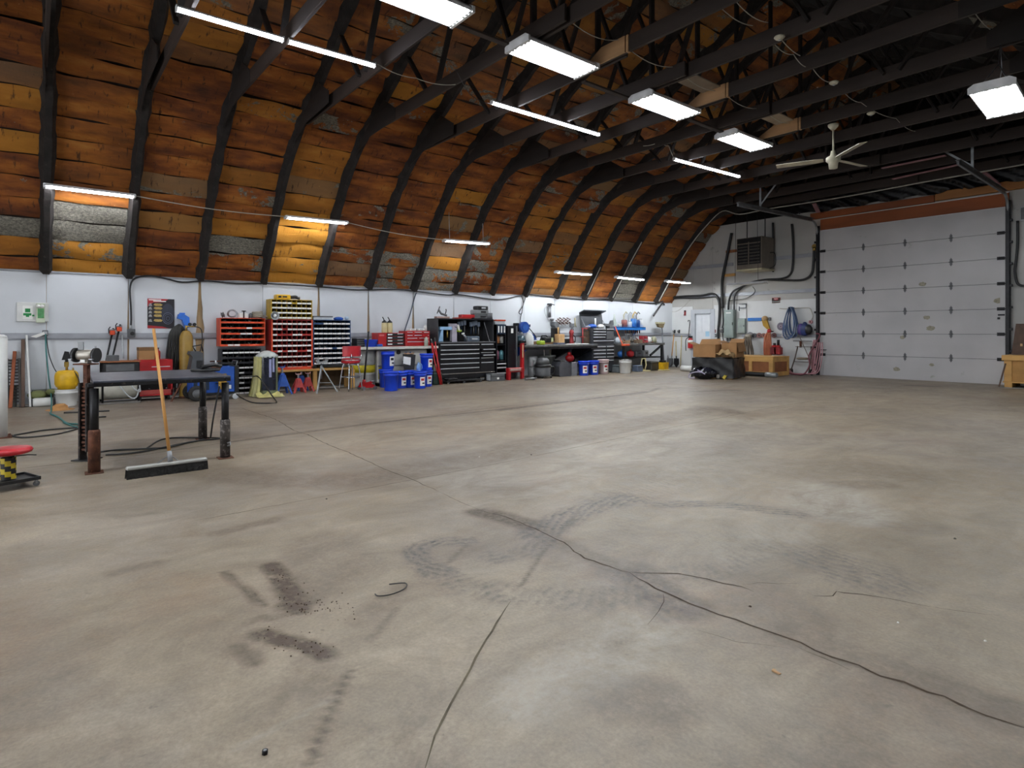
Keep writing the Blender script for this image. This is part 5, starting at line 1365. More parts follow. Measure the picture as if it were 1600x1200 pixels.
# jack stands
def jack_stand(label, px, py, off, hgt, mat, wd):
    p = lw(px, py, off)
    t = T('jack_stand', label, 'jack stand', (p.x, p.y, 0), R90, 'jack stands under the bin bench')
    b = wd / 2
    for a in range(4):
        sx = (-1, 1, 1, -1)[a]; sy = (-1, -1, 1, 1)[a]
        P(mb().bar((sx * b, sy * b, 0), (sx * .03, sy * .03, hgt * .66), .045, .02), 'leg', mat, t)
    for s in (-1, 1):
        P(mb().prism([(-b * .62, hgt * .27), (b * .62, hgt * .27), (.035, hgt * .66), (-.035, hgt * .66)], s * b * .7 - .004, s * b * .7 + .004 - s * .03, 1), 'side_plate', mat, t)
    P(mb().box(-.04, -.04, hgt * .62, .04, .04, hgt * .72), 'collar', mat, t)
    P(mb().box(-.018, -.018, hgt * .6, .018, .018, hgt * .95), 'ratchet_post', mSteel, t); P(mb().prism([(-.06, hgt), (-.04, hgt * .94), (.04, hgt * .94), (.06, hgt), (.045, hgt * .9), (-.045, hgt * .9)], -.02, .02, 1), 'saddle', mat if hgt > .5 else M('pale_red', 'b88a86', .5), t)
    return t
mJackBlue = M('jack_blue', '2b55a8', .45, 0, .2); mJackRed = M('jack_red', 'b1403f', .45, 0, .2)
jack_stand('large blue jack stand next to the plastic-wrapped cylinder', 441, 614, .85, .60, mJackBlue, .3)
jack_stand('smaller blue jack stand behind the two red ones', 471, 603, .3, .46, mJackBlue, .22)
jack_stand('red jack stand, left one of the red pair under the bench', 466, 616, .75, .42, mJackRed, .24)
jack_stand('red jack stand, right one of the red pair under the bench', 481, 614, .62, .42, mJackRed, .2)

# roller tripod
p = lw(502, 612, .95); t = T('roller_tripod', 'grey tripod work stand with roller head before the navy bin', 'stand', (p.x, p.y, 0), R90)
hp = rectL(492, 512, 562, 612, .95)[3]
P(mb().cyl((0, 0, .28), (0, 0, hp - .08), .016, n=8), 'post', mSteel, t)
for a in (-2.2, -.6, 1.4):
    P(mb().bar((0, 0, .56), (.34 * math.cos(a), .34 * math.sin(a), .0), .03, .02), 'leg', mGalv, t); P(mb().bar((0, 0, .2), (.22 * math.cos(a), .22 * math.sin(a), .2), .018, .01), 'strut', mGalv, t)
P(mb().prism([(-.14, hp), (-.1, hp - .08), (.1, hp - .08), (.14, hp), (.1, hp), (.04, hp - .04), (-.04, hp - .04), (-.1, hp)], -.05, .05, 1), 'v_head', mGalv, t)
for s in (-1, 1): P(mb().cyl((s * .09, -.06, hp - .0), (s * .09, .06, hp - .0), .03, n=10), 'roller', mSteel, t)

# bar stool
p = onz(547, 609); p2 = lw(548, 609, 1.05); t = T('bar_stool', 'red vinyl bar stool with chrome legs in front of the navy bin', 'stool', (p2.x, p2.y, 0), R90 + .2)
SHt = .70
P(mb().lathe([(.001, SHt - .1), (.19, SHt - .1), (.2, SHt - .08), (.2, SHt - .02), (.18, SHt), (.001, SHt + .01)], n=24), 'seat', mRedVinyl, t)
P(mb().lathe([(.2, SHt - .02), (.205, SHt - .03), (.2, SHt - .04)], n=24), 'seat_band', mChrome, t)
m_ = mb(); m_.loft([[(x, .17 - abs(x) * .4 + dy, z) for x, z in ((-.22, SHt + .03), (.22, SHt + .03), (.23, SHt + .1), (.22, SHt + .26), (-.22, SHt + .26), (-.23, SHt + .1))] for dy in (-.035, .035)], 0, True, False)
m_ = mb(); m_.grid(lambda u, v: (-.22 + .44 * u, -.17 - .05 + .16 * (2 * u - 1) ** 2, SHt + .05 + .22 * v), 10, 3); m_.grid(lambda u, v: (-.22 + .44 * u, -.17 + .02 + .14 * (2 * u - 1) ** 2, SHt + .27 - .22 * v), 10, 3)
for v in (0, 1): m_.grid(lambda u, w: (-.22 + .44 * u, -.22 + .07 * w + (.16 - .02 * w) * (2 * u - 1) ** 2, SHt + .05 + .22 * v), 10, 1)
P(m_, 'backrest', mRedVinyl, t)
for s in (-1, 1): P(mb().tube([(s * .12, -.1, SHt - .05), (s * .12, -.2, SHt - .03), (s * .12, -.2, SHt + .1)], .01, 6), 'back_bracket', mChrome, t)
P(mb().cyl((0, 0, SHt - .14), (0, 0, SHt - .1), .12, n=16), 'swivel', mChrome, t)
for a in (.785, 2.356, 3.927, 5.498):
    c, s = math.cos(a), math.sin(a); P(mb().tube(smooth_path([(c * .12, s * .12, SHt - .12), (c * .16, s * .16, SHt - .15), (c * .2, s * .2, .35), (c * .25, s * .25, .0)], 4), .012, 8), 'leg', mChrome, t)
P(mb().tube([(.205 * math.cos(a), .205 * math.sin(a), .3) for a in [.785 + i * math.pi / 2 for i in range(5)]], .014, 6), 'foot_ring', mChrome, t)

# white bench, drum and tank with painted emblem
yA = lw(562, 545, .75).y; yB = lw(684, 545, .75).y; z_ = rectL(562, 684, 541.5, 547, .75)[3]
t = T('white_bench', 'bench with white top carrying the red tool cabinets', 'bench', (XL, 0, 0))
P(mb().box(.03, yA, z_ - .06, .78, yB, z_), 'top', M('bench_white', 'c6c4bb', .5, 0, .1), t); P(mb().box(.03, yA, z_, .06, yB, z_ + .1), 'upstand', mGreyRail, t)
for y in (yB - .15,): P(mb().box(.06, y, 0, .14, y + .06, z_ - .06), 'leg', mBlackM, t); P(mb().box(.6, y, 0, .68, y + .06, z_ - .06), 'leg', mBlackM, t)
p = lw(567, 605, .34); t = T('steel_drum', 'grey steel drum with a yellow band under the left end of the white bench', 'drum', (p.x, p.y, 0), R90)
hz = z_ - .08
P(mb().lathe([(.001, 0), (.28, 0), (.29, .02), (.28, .04), (.28, hz * .33), (.29, hz * .35), (.28, hz * .37), (.28, hz * .64), (.29, hz * .66), (.28, hz * .68), (.28, hz - .02), (.288, hz), (.001, hz - .01)], n=26), 'drum_body', M('drum_grey', '8f8f8c', .5, .1, .25), t)
P(mb().lathe([(.283, hz * .4), (.284, hz * .4), (.284, hz * .6), (.283, hz * .6)], n=26), 'band', M('drum_yellow', 'b3a416', .5), t)
t, w, h = TL('oil_tank', 'white steel oil tank with a blue and red chevron emblem under the bench', 'tank', 590, 668, 549, 606, .6, z0=.08)
h = z_ - .08 - .075
P(mb().box(-w / 2, 0, 0, w / 2, .42, h, bev=.03), 'tank_body', M('tank_white', 'c4c4be', .45, 0, .08, 2), t)
P(mb().box(-w / 2 + .02, -.006, .1, -w * .22, 0, h * .48), 'yellow_panel', M('drum_yellow', 'b3a416'), t); P(mb().box(-w / 2, -.008, h * .5, w / 2, 0, h * .53), 'seam', mSteel, t)
for s in (-1, 1): P(mb().box(s * w * .45, .05, -.08, s * w * .38, .45, 0), 'foot', mBlackM, t)
cx = w * .1; zc = h * .82
flat(t, 'emblem', M('chevron_blue', '2a6fb5', .5), [(cx - .075, zc + .09), (cx, zc + .05), (cx + .075, zc + .09), (cx + .075, zc + .02), (cx, zc - .02), (cx - .075, zc + .02)], -.002, 'blue upper chevron')
flat(t, 'emblem', mRedPrint, [(cx - .075, zc - .0), (cx, zc - .04), (cx + .075, zc - .0), (cx + .075, zc - .06), (cx, zc - .10), (cx - .075, zc - .06)], -.002, 'red lower chevron')
flat(t, 'label_mark', mBlackPrint, [(cx - .16, zc - .2), (cx - .06, zc - .2), (cx - .06, zc - .13), (cx - .16, zc - .13)]); flat(t, 'label_mark', mPaper, [(cx - .14, zc - .185), (cx - .08, zc - .185), (cx - .08, zc - .145), (cx - .14, zc - .145)], -.004)
flat(t, 'instruction_sheet', mPaper, [(-w * .42, h * .56), (-w * .2, h * .56), (-w * .2, h * .84), (-w * .42, h * .84)])
for i in range(2): flat(t, 'print_line', mBluePrint, [(-w * .38, h * (.65 + .1 * i)), (-w * .24, h * (.65 + .1 * i)), (-w * .24, h * (.66 + .1 * i)), (-w * .38, h * (.66 + .1 * i))], -.004)
P(mb().cyl((-w * .1, -.03, h * .92), (-w * .1, 0, h * .92), .05, n=14), 'valve_wheel', mBlack, t)

# trolley jack
p = lw(572, 608, 1.0); t = T('trolley_jack', 'red trolley jack with tall upright black handle beside the drum', 'trolley jack', (p.x, p.y, 0), R90)
for s in (-1, 1): P(mb().prism([(-.14, .05), (.18, .04), (.18, .08), (.02, .17), (-.1, .16)], s * .09 - .012, s * .09 + .012, 1), 'side_frame', mRed, t)
for x in (-.11, .16):
    for s in (-1, 1): P(mb().cyl((x, s * .12 - .018, .04), (x, s * .12 + .018, .04), .04, n=12), 'wheel', mSteel, t)
P(mb().bar((-.06, 0, .12), (.15, 0, .16), .06, .04), 'lift_arm', mRed, t); P(mb().cyl((.15, 0, .16), (.15, 0, .19), .045, n=12), 'saddle', mSteel, t)
zt_ = lw(578, 518, .95).z
P(mb().cyl((-.05, 0, .14), (.06, .0, zt_), .02, n=10), 'handle', mBlackM, t); P(mb().cyl((-.05, 0, .12), (-.045, 0, .22), .035, n=10), 'handle_socket', mRed, t)

# things on the white bench
def TLz(name, label, cat, px, off, z0, group=None):
    t, w, h = TL(name, label, cat, *px, off, group, z0 + .002); return t, w, h
BZ = z_
t, w, h = TLz('black_crate', 'black ribbed crate on the white bench left of the red cabinets', 'crate', (558, 570, 529, 542), .5, BZ)
P(mb().box(-w / 2, 0, 0, w / 2, .3, h), 'body', mBlack, t)
for i in range(3): P(mb().box(-w / 2, -.008, h * (.2 + .25 * i), w / 2, 0, h * (.28 + .25 * i)), 'rib', mGreyPl, t)
P(mb().lathe([(.001, 0), (.04, 0), (.04, .16), (.02, .19), (.001, .19)], (-w * .75, -.05, 0), n=12), 'x', mWhitePl, None).name = 'white_bottle'
o = bpy.data.objects['white_bottle']; o.location = t.location; props(o, 'small white bottle on the bench left of the black crate', 'bottle')
t, w, h = TLz('blue_basin', 'blue plastic basin on the white bench beside the jack handle', 'basin', (570, 589, 531, 542), .55, BZ)
P(mb().lathe([(.001, 0), (.12, 0), (.16, .16), (.172, .165), (.15, .155), (.11, .012), (.001, .012)], n=20), 'basin_body', mPail, t); P(mb().box(.1, -.1, 0, .26, .1, .06, bev=.02), 'blue_scoop', mBlue, t)
def tool_chest(name, label, px, off, z0, mat, rows, depth=.32, split=None, mats=None):
    t, w, h = TLz(name, label, 'tool chest', px, off, z0)
    P(mb().box(-w / 2, .012, 0, w / 2, depth, h), 'carcass', mat, t)
    z = h - .01
    for fr, pieces in rows:
        zz = z - fr * (h - .02); x = -w / 2 + .012
        for pf in pieces:
            x1 = x + pf * (w - .024); d = P(mb().box(x + .004, 0, zz + .004, x1 - .004, .014, z - .003), 'drawer', mat, t)
            P(mb().box(x + .03, -.014, zz + .55 * (z - zz), x1 - .03, 0, zz + .55 * (z - zz) + .016), 'pull', mPull, d); x = x1
        z = zz
    return t, w, h
t, w, h = TLz('red_cabinet', 'red drawer cabinet with black drawer fronts and white labels on the bench', 'tool chest', (591, 632, 520, 542.5), .6, BZ)
P(mb().box(-w / 2, .012, 0, w / 2, .34, h), 'carcass', mRed, t); P(mb().box(-w / 2, 0, 0, -w * .2, .012, h), 'front_panel', mRed, t)
flat(t, 'print_patch', M('faded_print', 'c76e6e', .5), [(-w * .46, h * .76), (-w * .28, h * .76), (-w * .28, h * .88), (-w * .46, h * .88)])
for i in range(4):
    za = h * (.06 + .235 * i); d = P(mb().box(-w * .18, -.008, za, w * .48, .012, za + h * .19), 'drawer', mBlack, t)
    P(mb().box(-w * .15, -.012, za + .02, w * .02, -.008, za + h * .15), 'label_card', mPaper, d); P(mb().box(w * .22, -.018, za + .04, w * .42, -.008, za + .06), 'pull', mPull, d)
RC = t; RCh = h
t, w, h = tool_chest('red_chest', 'red multi-drawer machinist chest on the right of the white bench', (634, 672, 517, 542.5), .6, BZ, mRed, [(.22, (.3, .4, .3)), (.2, (.3, .4, .3)), (.2, (.5, .5)), (.3, (1,))], .36)
RD, RDh = t, h
for i, x in enumerate((-.08, .06)):
    q = on_top(RC, RCh, x - .02, .17, 'cream_bottle', '%s cream pump bottle on top of the red drawer cabinet' % ('left' if i == 0 else 'right'), 'bottle'); q['group'] = 'cream pump bottles'
    P(mb().lathe([(.001, 0), (.065, 0), (.068, .01), (.068, .22), (.06, .235), (.001, .235)], n=16), 'bottle_body', mCream, q); P(mb().lathe([(.06, .232), (.062, .26), (.03, .28), (.02, .3), (.001, .3)], n=14), 'cap', mBlack, q); P(mb().tube([(0, 0, .28), (-.02, 0, .33), (-.05, 0, .37)], .012, 6), 'spout', mBlack, q)
for i, (x, nm, mt) in enumerate(((-.1, 'white folded towel', mPaper), (.14, 'white parts box', mWhitePl))):
    q = on_top(RD, RDh, x, .15, 'white_pack', nm + ' on top of the red machinist chest', 'pack'); P(mb().box(-.09, -.08, 0, .09, .08, .05, bev=.012), 'pack_body', mt, q); P(mb().box(-.05, -.082, .02, .05, -.08, .04), 'pack_label', mGreyLt, q)
q = on_top(RD, RDh, .27, .12, 'white_bottle', 'white round bottle at the right end of the red machinist chest', 'bottle'); P(mb().lathe([(.001, 0), (.045, 0), (.045, .1), (.03, .12), (.001, .12)], n=14), 'bottle_body', mWhitePl, q); P(mb().cyl((0, 0, .12), (0, 0, .145), .028, n=12), 'cap', mWhitePl, q)
p = lw(666, 541, .72); t = T('spray_bottle', 'grey-green spray bottle with red trigger in front of the machinist chest', 'bottle', (p.x, p.y, BZ + .002), R90); P(mb().lathe([(.001, 0), (.05, 0), (.05, .15), (.025, .2), (.02, .22), (.001, .22)], n=14), 'bottle_body', M('bottle_grey_green', 'a4a99b', .3), t); P(mb().prism([(-.07, .24), (.03, .24), (.04, .27), (-.06, .28)], -.018, .018, 1), 'trigger_head', mRed, t)

# blue pails and what stands on them
def pail_at(label, px, py, h, r, lid=True, la=None, off=None, z=0.0, mat=mPail, name='blue_pail', grp='blue oil pails', cat='pail', pr=mRedPrint):
    p = onz(px, py) if off is None else lw(px, py, off)
    if off is None:      # py is the front rim on the floor; step back one radius
        d = Vector((p.x, p.y, 0)).normalized(); p = p + d * r
    t = T(name, label, cat, (p.x, p.y, z), math.atan2(p.y, p.x) + R90 + math.pi, grp)
    t.rotation_euler = (0, 0, math.atan2(-p.y, -p.x) + R90)
    pail(t, r * .88, r, h, mat, mat if lid else None, False, pr if la is not None else None, la or 0)
    return t
PH = .40
a = pail_at('blue pail with plain side, leftmost of the front row', 611, 611.5, .40, .155)
pail_at('tall blue pail behind the leftmost one, its top above the others', 603, 606, .40, .15, True)
pail_at('upper tall blue pail stacked against the drum, black printed label', 606, 606, .40, .15, False, .75, None, .425, pr=mBlackPrint)
pail_at('blue pail second from left, flag-coloured label', 626.5, 607, .36, .14, True, .55)
pail_at('blue pail in the middle of the row carrying the black battery', 640, 606, .37, .13, True, .65)
pail_at('blue pail with a clear bottle standing on its lid', 656.5, 607.5, .36, .135, True, .45)
b5 = pail_at('lower blue pail of the right-hand stack', 666, 604.5, .36, .145, True, .6)
pail_at('upper blue pail of the right-hand stack, printed white label', 666.5, 604, .36, .145, True, .75, None, .385)
p = onz(640, 604); d = Vector((p.x, p.y, 0)).normalized(); p = p + d * .14; t = T('battery', 'black battery with strap, paper label and debris on top, on a blue pail', 'battery', (p.x, p.y, .395), math.atan2(-p.y, -p.x) + R90)
P(mb().prism([(-.13, 0), (.11, 0), (.14, .34), (-.16, .36)], -.1, .1, 1), 'case', mBlack, t); flat(t, 'paper_label', mPaper, [(-.15, .14), (.02, .1), (.03, .28), (-.14, .31)], -.103)
m_ = mb(); rq = random.Random(4)
for i in range(10): m_.ball((rq.uniform(-.12, .1), rq.uniform(-.07, .07), .37), .03, (1, 1, .7), 6, 4)
P(m_, 'debris', M('debris_tan', '9c7f66', .8, 0, .5, 30), t)['kind'] = 'stuff'
p = onz(654, 607); d = Vector((p.x, p.y, 0)).normalized(); p = p + d * .16
t = T('clear_jug', 'clear jug with blue tint standing on a blue pail lid', 'jug', (p.x + .0, p.y, .385), R90); P(mb().lathe([(.001, 0), (.05, 0), (.05, .12), (.02, .17), (.02, .2), (.001, .2)], n=12), 'jug_body', M('clear_blue', '7fa6d6', .15), t); P(mb().tube([(.05, 0, .03), (.09, 0, .06), (.08, 0, .14), (.03, 0, .17)], .01, 6), 'handle', M('clear_blue', '7fa6d6'), t)
p = lw(681, 603, .95); t = T('dark_jug', 'dark green jerry can standing right of the blue pails', 'jerry can', (p.x, p.y, 0), R90); P(mb().box(-.13, -.1, 0, .13, .12, .3, bev=.025), 'can_body', mGreenDk, t); P(mb().box(-.1, -.08, .3, .1, .1, .33), 'can_shoulder', mBlack, t); P(mb().prism([(-.06, .33), (.02, .33), (.0, .5), (-.05, .48)], -.03, .03, 1), 'spout', M('cream_spout', 'a8a58a', .5), t)
for i, (b_, c_, lb) in enumerate((((690, 600), (675, 536), 'red bolt cutter leaning against the black tool cabinet'), ((688, 602), (680, 534), 'red pry bar leaning beside the bolt cutter'))):
    A = lw(*b_, 1.12); A.z = .01; B = lw(*c_, .86); t = T('bolt_cutter' if i == 0 else 'pry_bar', lb, 'hand tool', A); B = B - A; s_ = Vector((0, .05, 0)) if i == 0 else Vector((0, .01, 0))
    P(mb().tube([s_ * .3, B * .5 + s_, B], .016, 7), 'handle', mRed, t); P(mb().tube([-s_ * .3, B * .5 - s_, B - s_ * .4], .016, 7), 'handle', mRed, t); P(mb().bar(B, B * 1.1, .05, .02), 'jaw', mBlackM, t)

# big black roller cabinet with hutch
mCab = M('cabinet_black', '111218', .3, 0, .2)
t, w, h = TL('roller_cabinet', 'wide black roller cabinet with chrome drawer pulls beneath the hutch', 'tool cabinet', 685.5, 773, 534, 590, .78, z0=.1)
P(mb().box(-w / 2, .012, 0, w / 2, .68, h - .03), 'carcass', mCab, t); P(mb().box(-w / 2 - .01, -.02, h - .03, w / 2 + .01, .7, h), 'worktop', mGreyPl, t)
zb = h * .16
for i in range(6):
    f0, f1 = [(.86, .99), (.75, .85), (.62, .74), (.49, .61), (.36, .48), (.2, .35)][i]
    d = P(mb().box(-w * .48, 0, h * f0 - .04, w * .215, .012, h * f1 - .045), 'drawer', mCab, t); P(mb().box(-w * .47, -.02, h * f1 - .075, w * .205, 0, h * f1 - .052), 'pull', mPull, d)
for i in range(6):
    f0, f1 = [(.86, .99), (.77, .85), (.70, .76), (.62, .69), (.49, .61), (.2, .48)][i]; e = -.09 if i in (1, 3) else 0
    d = P(mb().box(w * .235, e, h * f0 - .04, w * .48, .012, h * f1 - .045), 'drawer', mCab, t); P(mb().box(w * .245, e - .02, h * f1 - .075, w * .47, e, h * f1 - .052), 'pull', mPull, d)
P(mb().box(-w / 2, -.012, h * .13, w / 2, .0, h * .15), 'base_trim', mChrome, t)
for s in (-1, 1):
    for y in (.1, .6): P(mb().cyl((s * w * .44, y - .02, -.05), (s * w * .44, y + .02, -.05), .05, n=12), 'caster', mRubber, t)
P(mb().cyl((0, -.004, h - .07), (0, .0, h - .07), .012, n=8), 'lock', mChrome, t)
CW, CH_, CT = w, h, t
t, w2, h2 = TL('hutch', 'open black hutch with hung tools on the roller cabinet', 'hutch', 684, 773, 498, 532.5, .74, z0=CT.location.z + CH_ + .001)
t.location.y = CT.location.y; w2 = CW
P(mb().box(-w2 / 2, .5, 0, w2 / 2, .52, h2), 'back_panel', mShelfDk, t); P(mb().box(-w2 / 2, .0, h2 - .03, w2 / 2, .52, h2), 'roof_panel', mCab, t)
for s in (-1, 1): P(mb().box(s * w2 / 2, .0, 0, s * (w2 / 2 - .02), .52, h2 - .03), 'side_panel', M('hutch_grey', '36373a', .4), t)
P(mb().box(-w2 * .43, .2, h2 * .5, -w2 * .1, .5, h2 * .52), 'inner_shelf', mCab, t)
HT, Hh = t, h2
def in_hutch(x, z, y, name, label, cat): return T(name, label, cat, (HT.location.x - y, HT.location.y + x, HT.location.z + z), R90)
q = in_hutch(-w2 * .33, 0, .06, 'blue_stand', 'pale blue bench stand inside the hutch at left', 'stand'); P(mb().box(-.2, 0, .3, .2, .12, .38), 'head', M('pale_blue_paint', '8fb4d6', .4), q); P(mb().prism([(-.24, 0), (-.1, 0), (-.1, .3), (-.15, .3)], 0, .12, 1), 'column', M('pale_blue_paint', '8fb4d6'), q); P(mb().cyl((.05, .05, .1), (.05, .05, .3), .02, n=8), 'spindle', mBrass, q); P(mb().box(-.24, 0, 0, .2, .15, .02), 'base', mBlackM, q)
q = in_hutch(-w2 * .2, 0, .05, 'grinder_tool', 'pale grey power tool standing upright inside the hutch', 'power tool'); P(mb().prism([(-.07, 0), (.08, 0), (.07, .35), (-.06, .4)], 0, .1, 1), 'body', M('lilac_grey', 'a9a5b2', .4), q); P(mb().box(-.14, .02, .38, .1, .08, .46), 'head', M('lilac_grey', 'a9a5b2'), q)
q = in_hutch(-w2 * .12, h2 * .56, .12, 'green_tool', 'white and lime drill hanging inside the hutch', 'drill'); P(mb().tube([(0, 0, .1), (.03, 0, .02), (.05, 0, -.05)], .035, 8), 'body', mPaper, q); P(mb().tube([(-.08, 0, -.04), (.05, 0, -.06), (.12, 0, -.05)], .03, 8), 'base', M('lime', '8fa826', .5), q)
for i, x in enumerate((0, .05, .1, .22, .27, .31, .36)):
    q = in_hutch(w2 * x - .02, h2 * (.5 + .03 * (i % 3)), .3, 'hung_tool', '%s blue-grey hand tool from the left hanging at the hutch back' % ordinal(i + 1), 'hand tool'); q['group'] = 'hand tools hung in the hutch'
    P(mb().box(-.035, 0, .1, .035, .06, .22), 'tool_head', M('slate_tool', '6d7fa6' if i % 2 else '8fa0b8', .4), q); P(mb().cyl((0, .03, -.12), (0, .03, .1), .016, n=8), 'tool_handle', mNavy if i % 2 else mSteel, q)
q = in_hutch(w2 * .16, .0, .06, 'socket_case', 'grey-blue socket case lying in the hutch', 'case'); P(mb().box(-.2, 0, 0, .18, .2, .14, bev=.02), 'case_body', M('case_slate', '56606e', .4), q); P(mb().box(-.08, -.01, .05, .1, 0, .09), 'handle', mGreyLt, q)
q = in_hutch(w2 * .01, .08, .1, 'flashlight', 'grey torch propped in the middle of the hutch', 'torch'); P(mb().tube([(-.06, 0, .12), (.03, 0, .0), (.07, 0, -.06)], [.035, .025, .025], 8), 'body', mSteel, q); P(mb().cyl((-.075, 0, .14), (-.06, 0, .12), .04, n=10), 'lens', mPaper, q)
q = in_hutch(w2 * .4, 0, .04, 'steel_rule', 'long bright steel bar leaning inside the hutch at right', 'bar'); P(mb().bar((.06, 0, 0), (-.08, .05, h2 * .85), .02, .01), 'bar', mChrome, q); P(mb().ball((.06, 0, .015), .015), 'end', mSteel, q)
# on the hutch
q = on_top(HT, Hh, -w2 * .36, .2, 'stapler_tool', 'grey and copper hand drill lying on the hutch top at left', 'drill'); P(mb().box(-.18, -.06, 0, .2, .08, .05), 'case', M('dusty_pink', '9a7f78', .6), q); P(mb().tube([(-.1, 0, .22), (-.02, 0, .12), (.14, 0, .08)], .028, 8), 'body', mGreyPl, q); P(mb().tube([(.1, 0, .1), (.13, 0, .2), (.12, 0, .24)], .012, 6), 'crank', mBlackM, q); P(mb().tube([(-.14, 0, .12), (-.06, 0, .3)], .012, 6), 'lever', mBlack, q)
q = on_top(HT, Hh, w2 * .02, .2, 'red_case', 'flat red case on the hutch top', 'case'); P(mb().box(-.28, -.08, 0, .2, .1, .03), 'lower_tray', M('brick_red', 'a63a2c', .5), q); P(mb().box(-.1, -.09, .03, .34, .1, .11, bev=.012), 'case_body', mRed, q)
q = on_top(HT, Hh, w2 * .32, .2, 'grey_cases', 'lower grey tool case with black handle on the hutch top at right', 'case')
P(mb().box(-.24, -.1, 0, .26, .12, .12, bev=.02), 'case_body', mGreyPl, q); P(mb().box(-.05, -.11, .04, .12, -.1, .08), 'handle', mBlack, q)
q = on_top(HT, Hh, w2 * .31, .2, 'grey_cases', 'middle light grey tool case stacked on the hutch top', 'case'); q.location.z += .121; P(mb().box(-.22, -.1, 0, .24, .12, .12, bev=.02), 'case_body', M('mid_grey', '7b7e80', .4), q); P(mb().box(-.02, -.11, .04, .14, -.1, .09), 'handle', mBlack, q)
q = on_top(HT, Hh, w2 * .34, .2, 'grey_cases', 'topmost black tool case of the stack on the hutch', 'case'); q.location.z += .242; P(mb().box(-.18, -.1, 0, .18, .12, .1, bev=.02), 'case_body', mBlack, q); P(mb().box(-.05, -.11, .03, .08, -.1, .07), 'handle', mGreyLt, q)
q = on_top(HT, Hh, w2 * .47, .15, 'grey_roll', 'roll of dark tape at the right end of the hutch top', 'tape'); P(mb().lathe([(.05, 0), (.1, 0), (.1, .16), (.05, .16)], n=18), 'roll', mGreyPl, q); P(mb().lathe([(.045, .01), (.055, .01), (.055, .15), (.045, .15)], n=14), 'core', mKraft, q)
# side cabinet and black locker
t, w, h = TL('side_locker', 'narrow black side cabinet with shelves right of the roller cabinet', 'cabinet', 776, 791, 507, 592, .78, z0=.02)
P(mb().box(-w / 2, .5, 0, w / 2, .55, h), 'back_panel', mShelfDk, t)
for s in (-1, 1): P(mb().box(s * w / 2, .0, 0, s * (w / 2 - .02), .5, h), 'side_panel', mCab, t)
for f in (0, .18, .32, .62, .78): P(mb().box(-w / 2 + .02, .02, h * f, w / 2 - .02, .5, h * f + .02), 'shelf', mCab, t)
P(mb().box(-w / 2, 0, h * .82, w / 2, .5, h), 'top_box', mNavy, t)
for x in (-.3, -.0, .3): P(mb().box(w * x - .02, -.012, h * .85, w * x + .02, 0, h * .97), 'white_tag', mPaper, t)
for f in (.2, .27, .1): P(mb().box(-w * .48, -.02, h * f, w * .46, 0, h * f + .03), 'pull', mPull, t)
SLK, SLh = t, h
for i, (x, f, c, lb) in enumerate(((-.2, .64, 'a06a44', 'amber can on the upper shelf of the black side cabinet'), (.2, .64, '8d8f8e', 'grey can on the upper shelf of the black side cabinet'), (-.25, .34, '6b3a4e', 'maroon bottle on the lower shelf of the black side cabinet'), (.2, .34, '3f6f78', 'teal bottle on the lower shelf of the black side cabinet'))):
    q = T('can', lb, 'can', (SLK.location.x - .1, SLK.location.y + w * x, SLK.location.z + h * f + .02), R90); hh = .26 if f < .5 else .22
    P(mb().lathe([(.001, 0), (.06, 0), (.06, hh * .8), (.03, hh * .95), (.001, hh * .95)], n=12), 'can_body', M('can_' + c, c, .4), q); q.location.z += .002; P(mb().cyl((0, 0, hh * .95), (0, 0, hh), .02, n=8), 'cap', mBlack, q)
q = on_top(SLK, SLh, 0, .2, 'orange_tray', 'orange and grey tray on the black side cabinet', 'tray'); P(mb().box(-.14, -.1, 0, .2, .12, .09), 'tray_body', mGreyLt, q); P(mb().box(-.1, -.11, .09, .22, .13, .13), 'lid', mOrange, q)
t, w, h = TL('black_locker', 'tall plain black locker between roller cabinet and red press', 'locker', 794, 808.5, 509, 594, .78, z0=.02)
P(mb().box(-w / 2, 0.015, 0, w / 2, .6, h), 'carcass', mCab, t); d = P(mb().box(-w / 2 + .01, 0, .05, w / 2 - .06, .015, h - .02), 'locker_door', mCab, t); P(mb().box(w * .22, -.02, h * .45, w * .26, 0, h * .55), 'handle', mChrome, d)
P(mb().box(-w * .2, -.004, h * .86, w * .05, 0, h * .95), 'label_card', mPaper, t); P(mb().box(w / 2 - .05, -.005, 0, w / 2, .015, h), 'edge_strip', mGreyPl, t)
# floor under the cabinet: creepers and grey box
p = lw(728, 596, 1.0); t = T('creeper', 'black mechanic creeper lying half under the roller cabinet', 'creeper', (p.x, p.y, 0), R90)
P(mb().box(-.6, -.05, .055, .55, .28, .088, bev=.012), 'board', mBlack, t); P(mb().box(-.55, -.03, .088, -.25, .17, .14, bev=.02), 'headrest', mBlack, t)
for x in (-.52, -.05, .45):
    for y in (.0, .24): P(mb().cyl((x, y - .012, .032), (x, y + .012, .032), .032, n=10), 'caster', mGreyPl, t)
t, w, h = TL('grey_toolbox', 'grey plastic toolbox on the floor before the black side cabinet', 'toolbox', 768, 789, 584, 593.5, 1.05, z0=0)
P(mb().box(-w / 2, 0, 0, w / 2, .25, h), 'box_body', mGreyPl, t); P(mb().box(-w / 2, -.005, h * .6, w / 2, .255, h * .7), 'lid_line', mBlack, t); P(mb().box(-w * .1, -.012, h * .25, w * .05, 0, h * .5), 'decal', mPaper, t); P(mb().box(-w * .52, .05, .02, -w * .44, .2, h * .9), 'side_grip', mGreyLt, t)
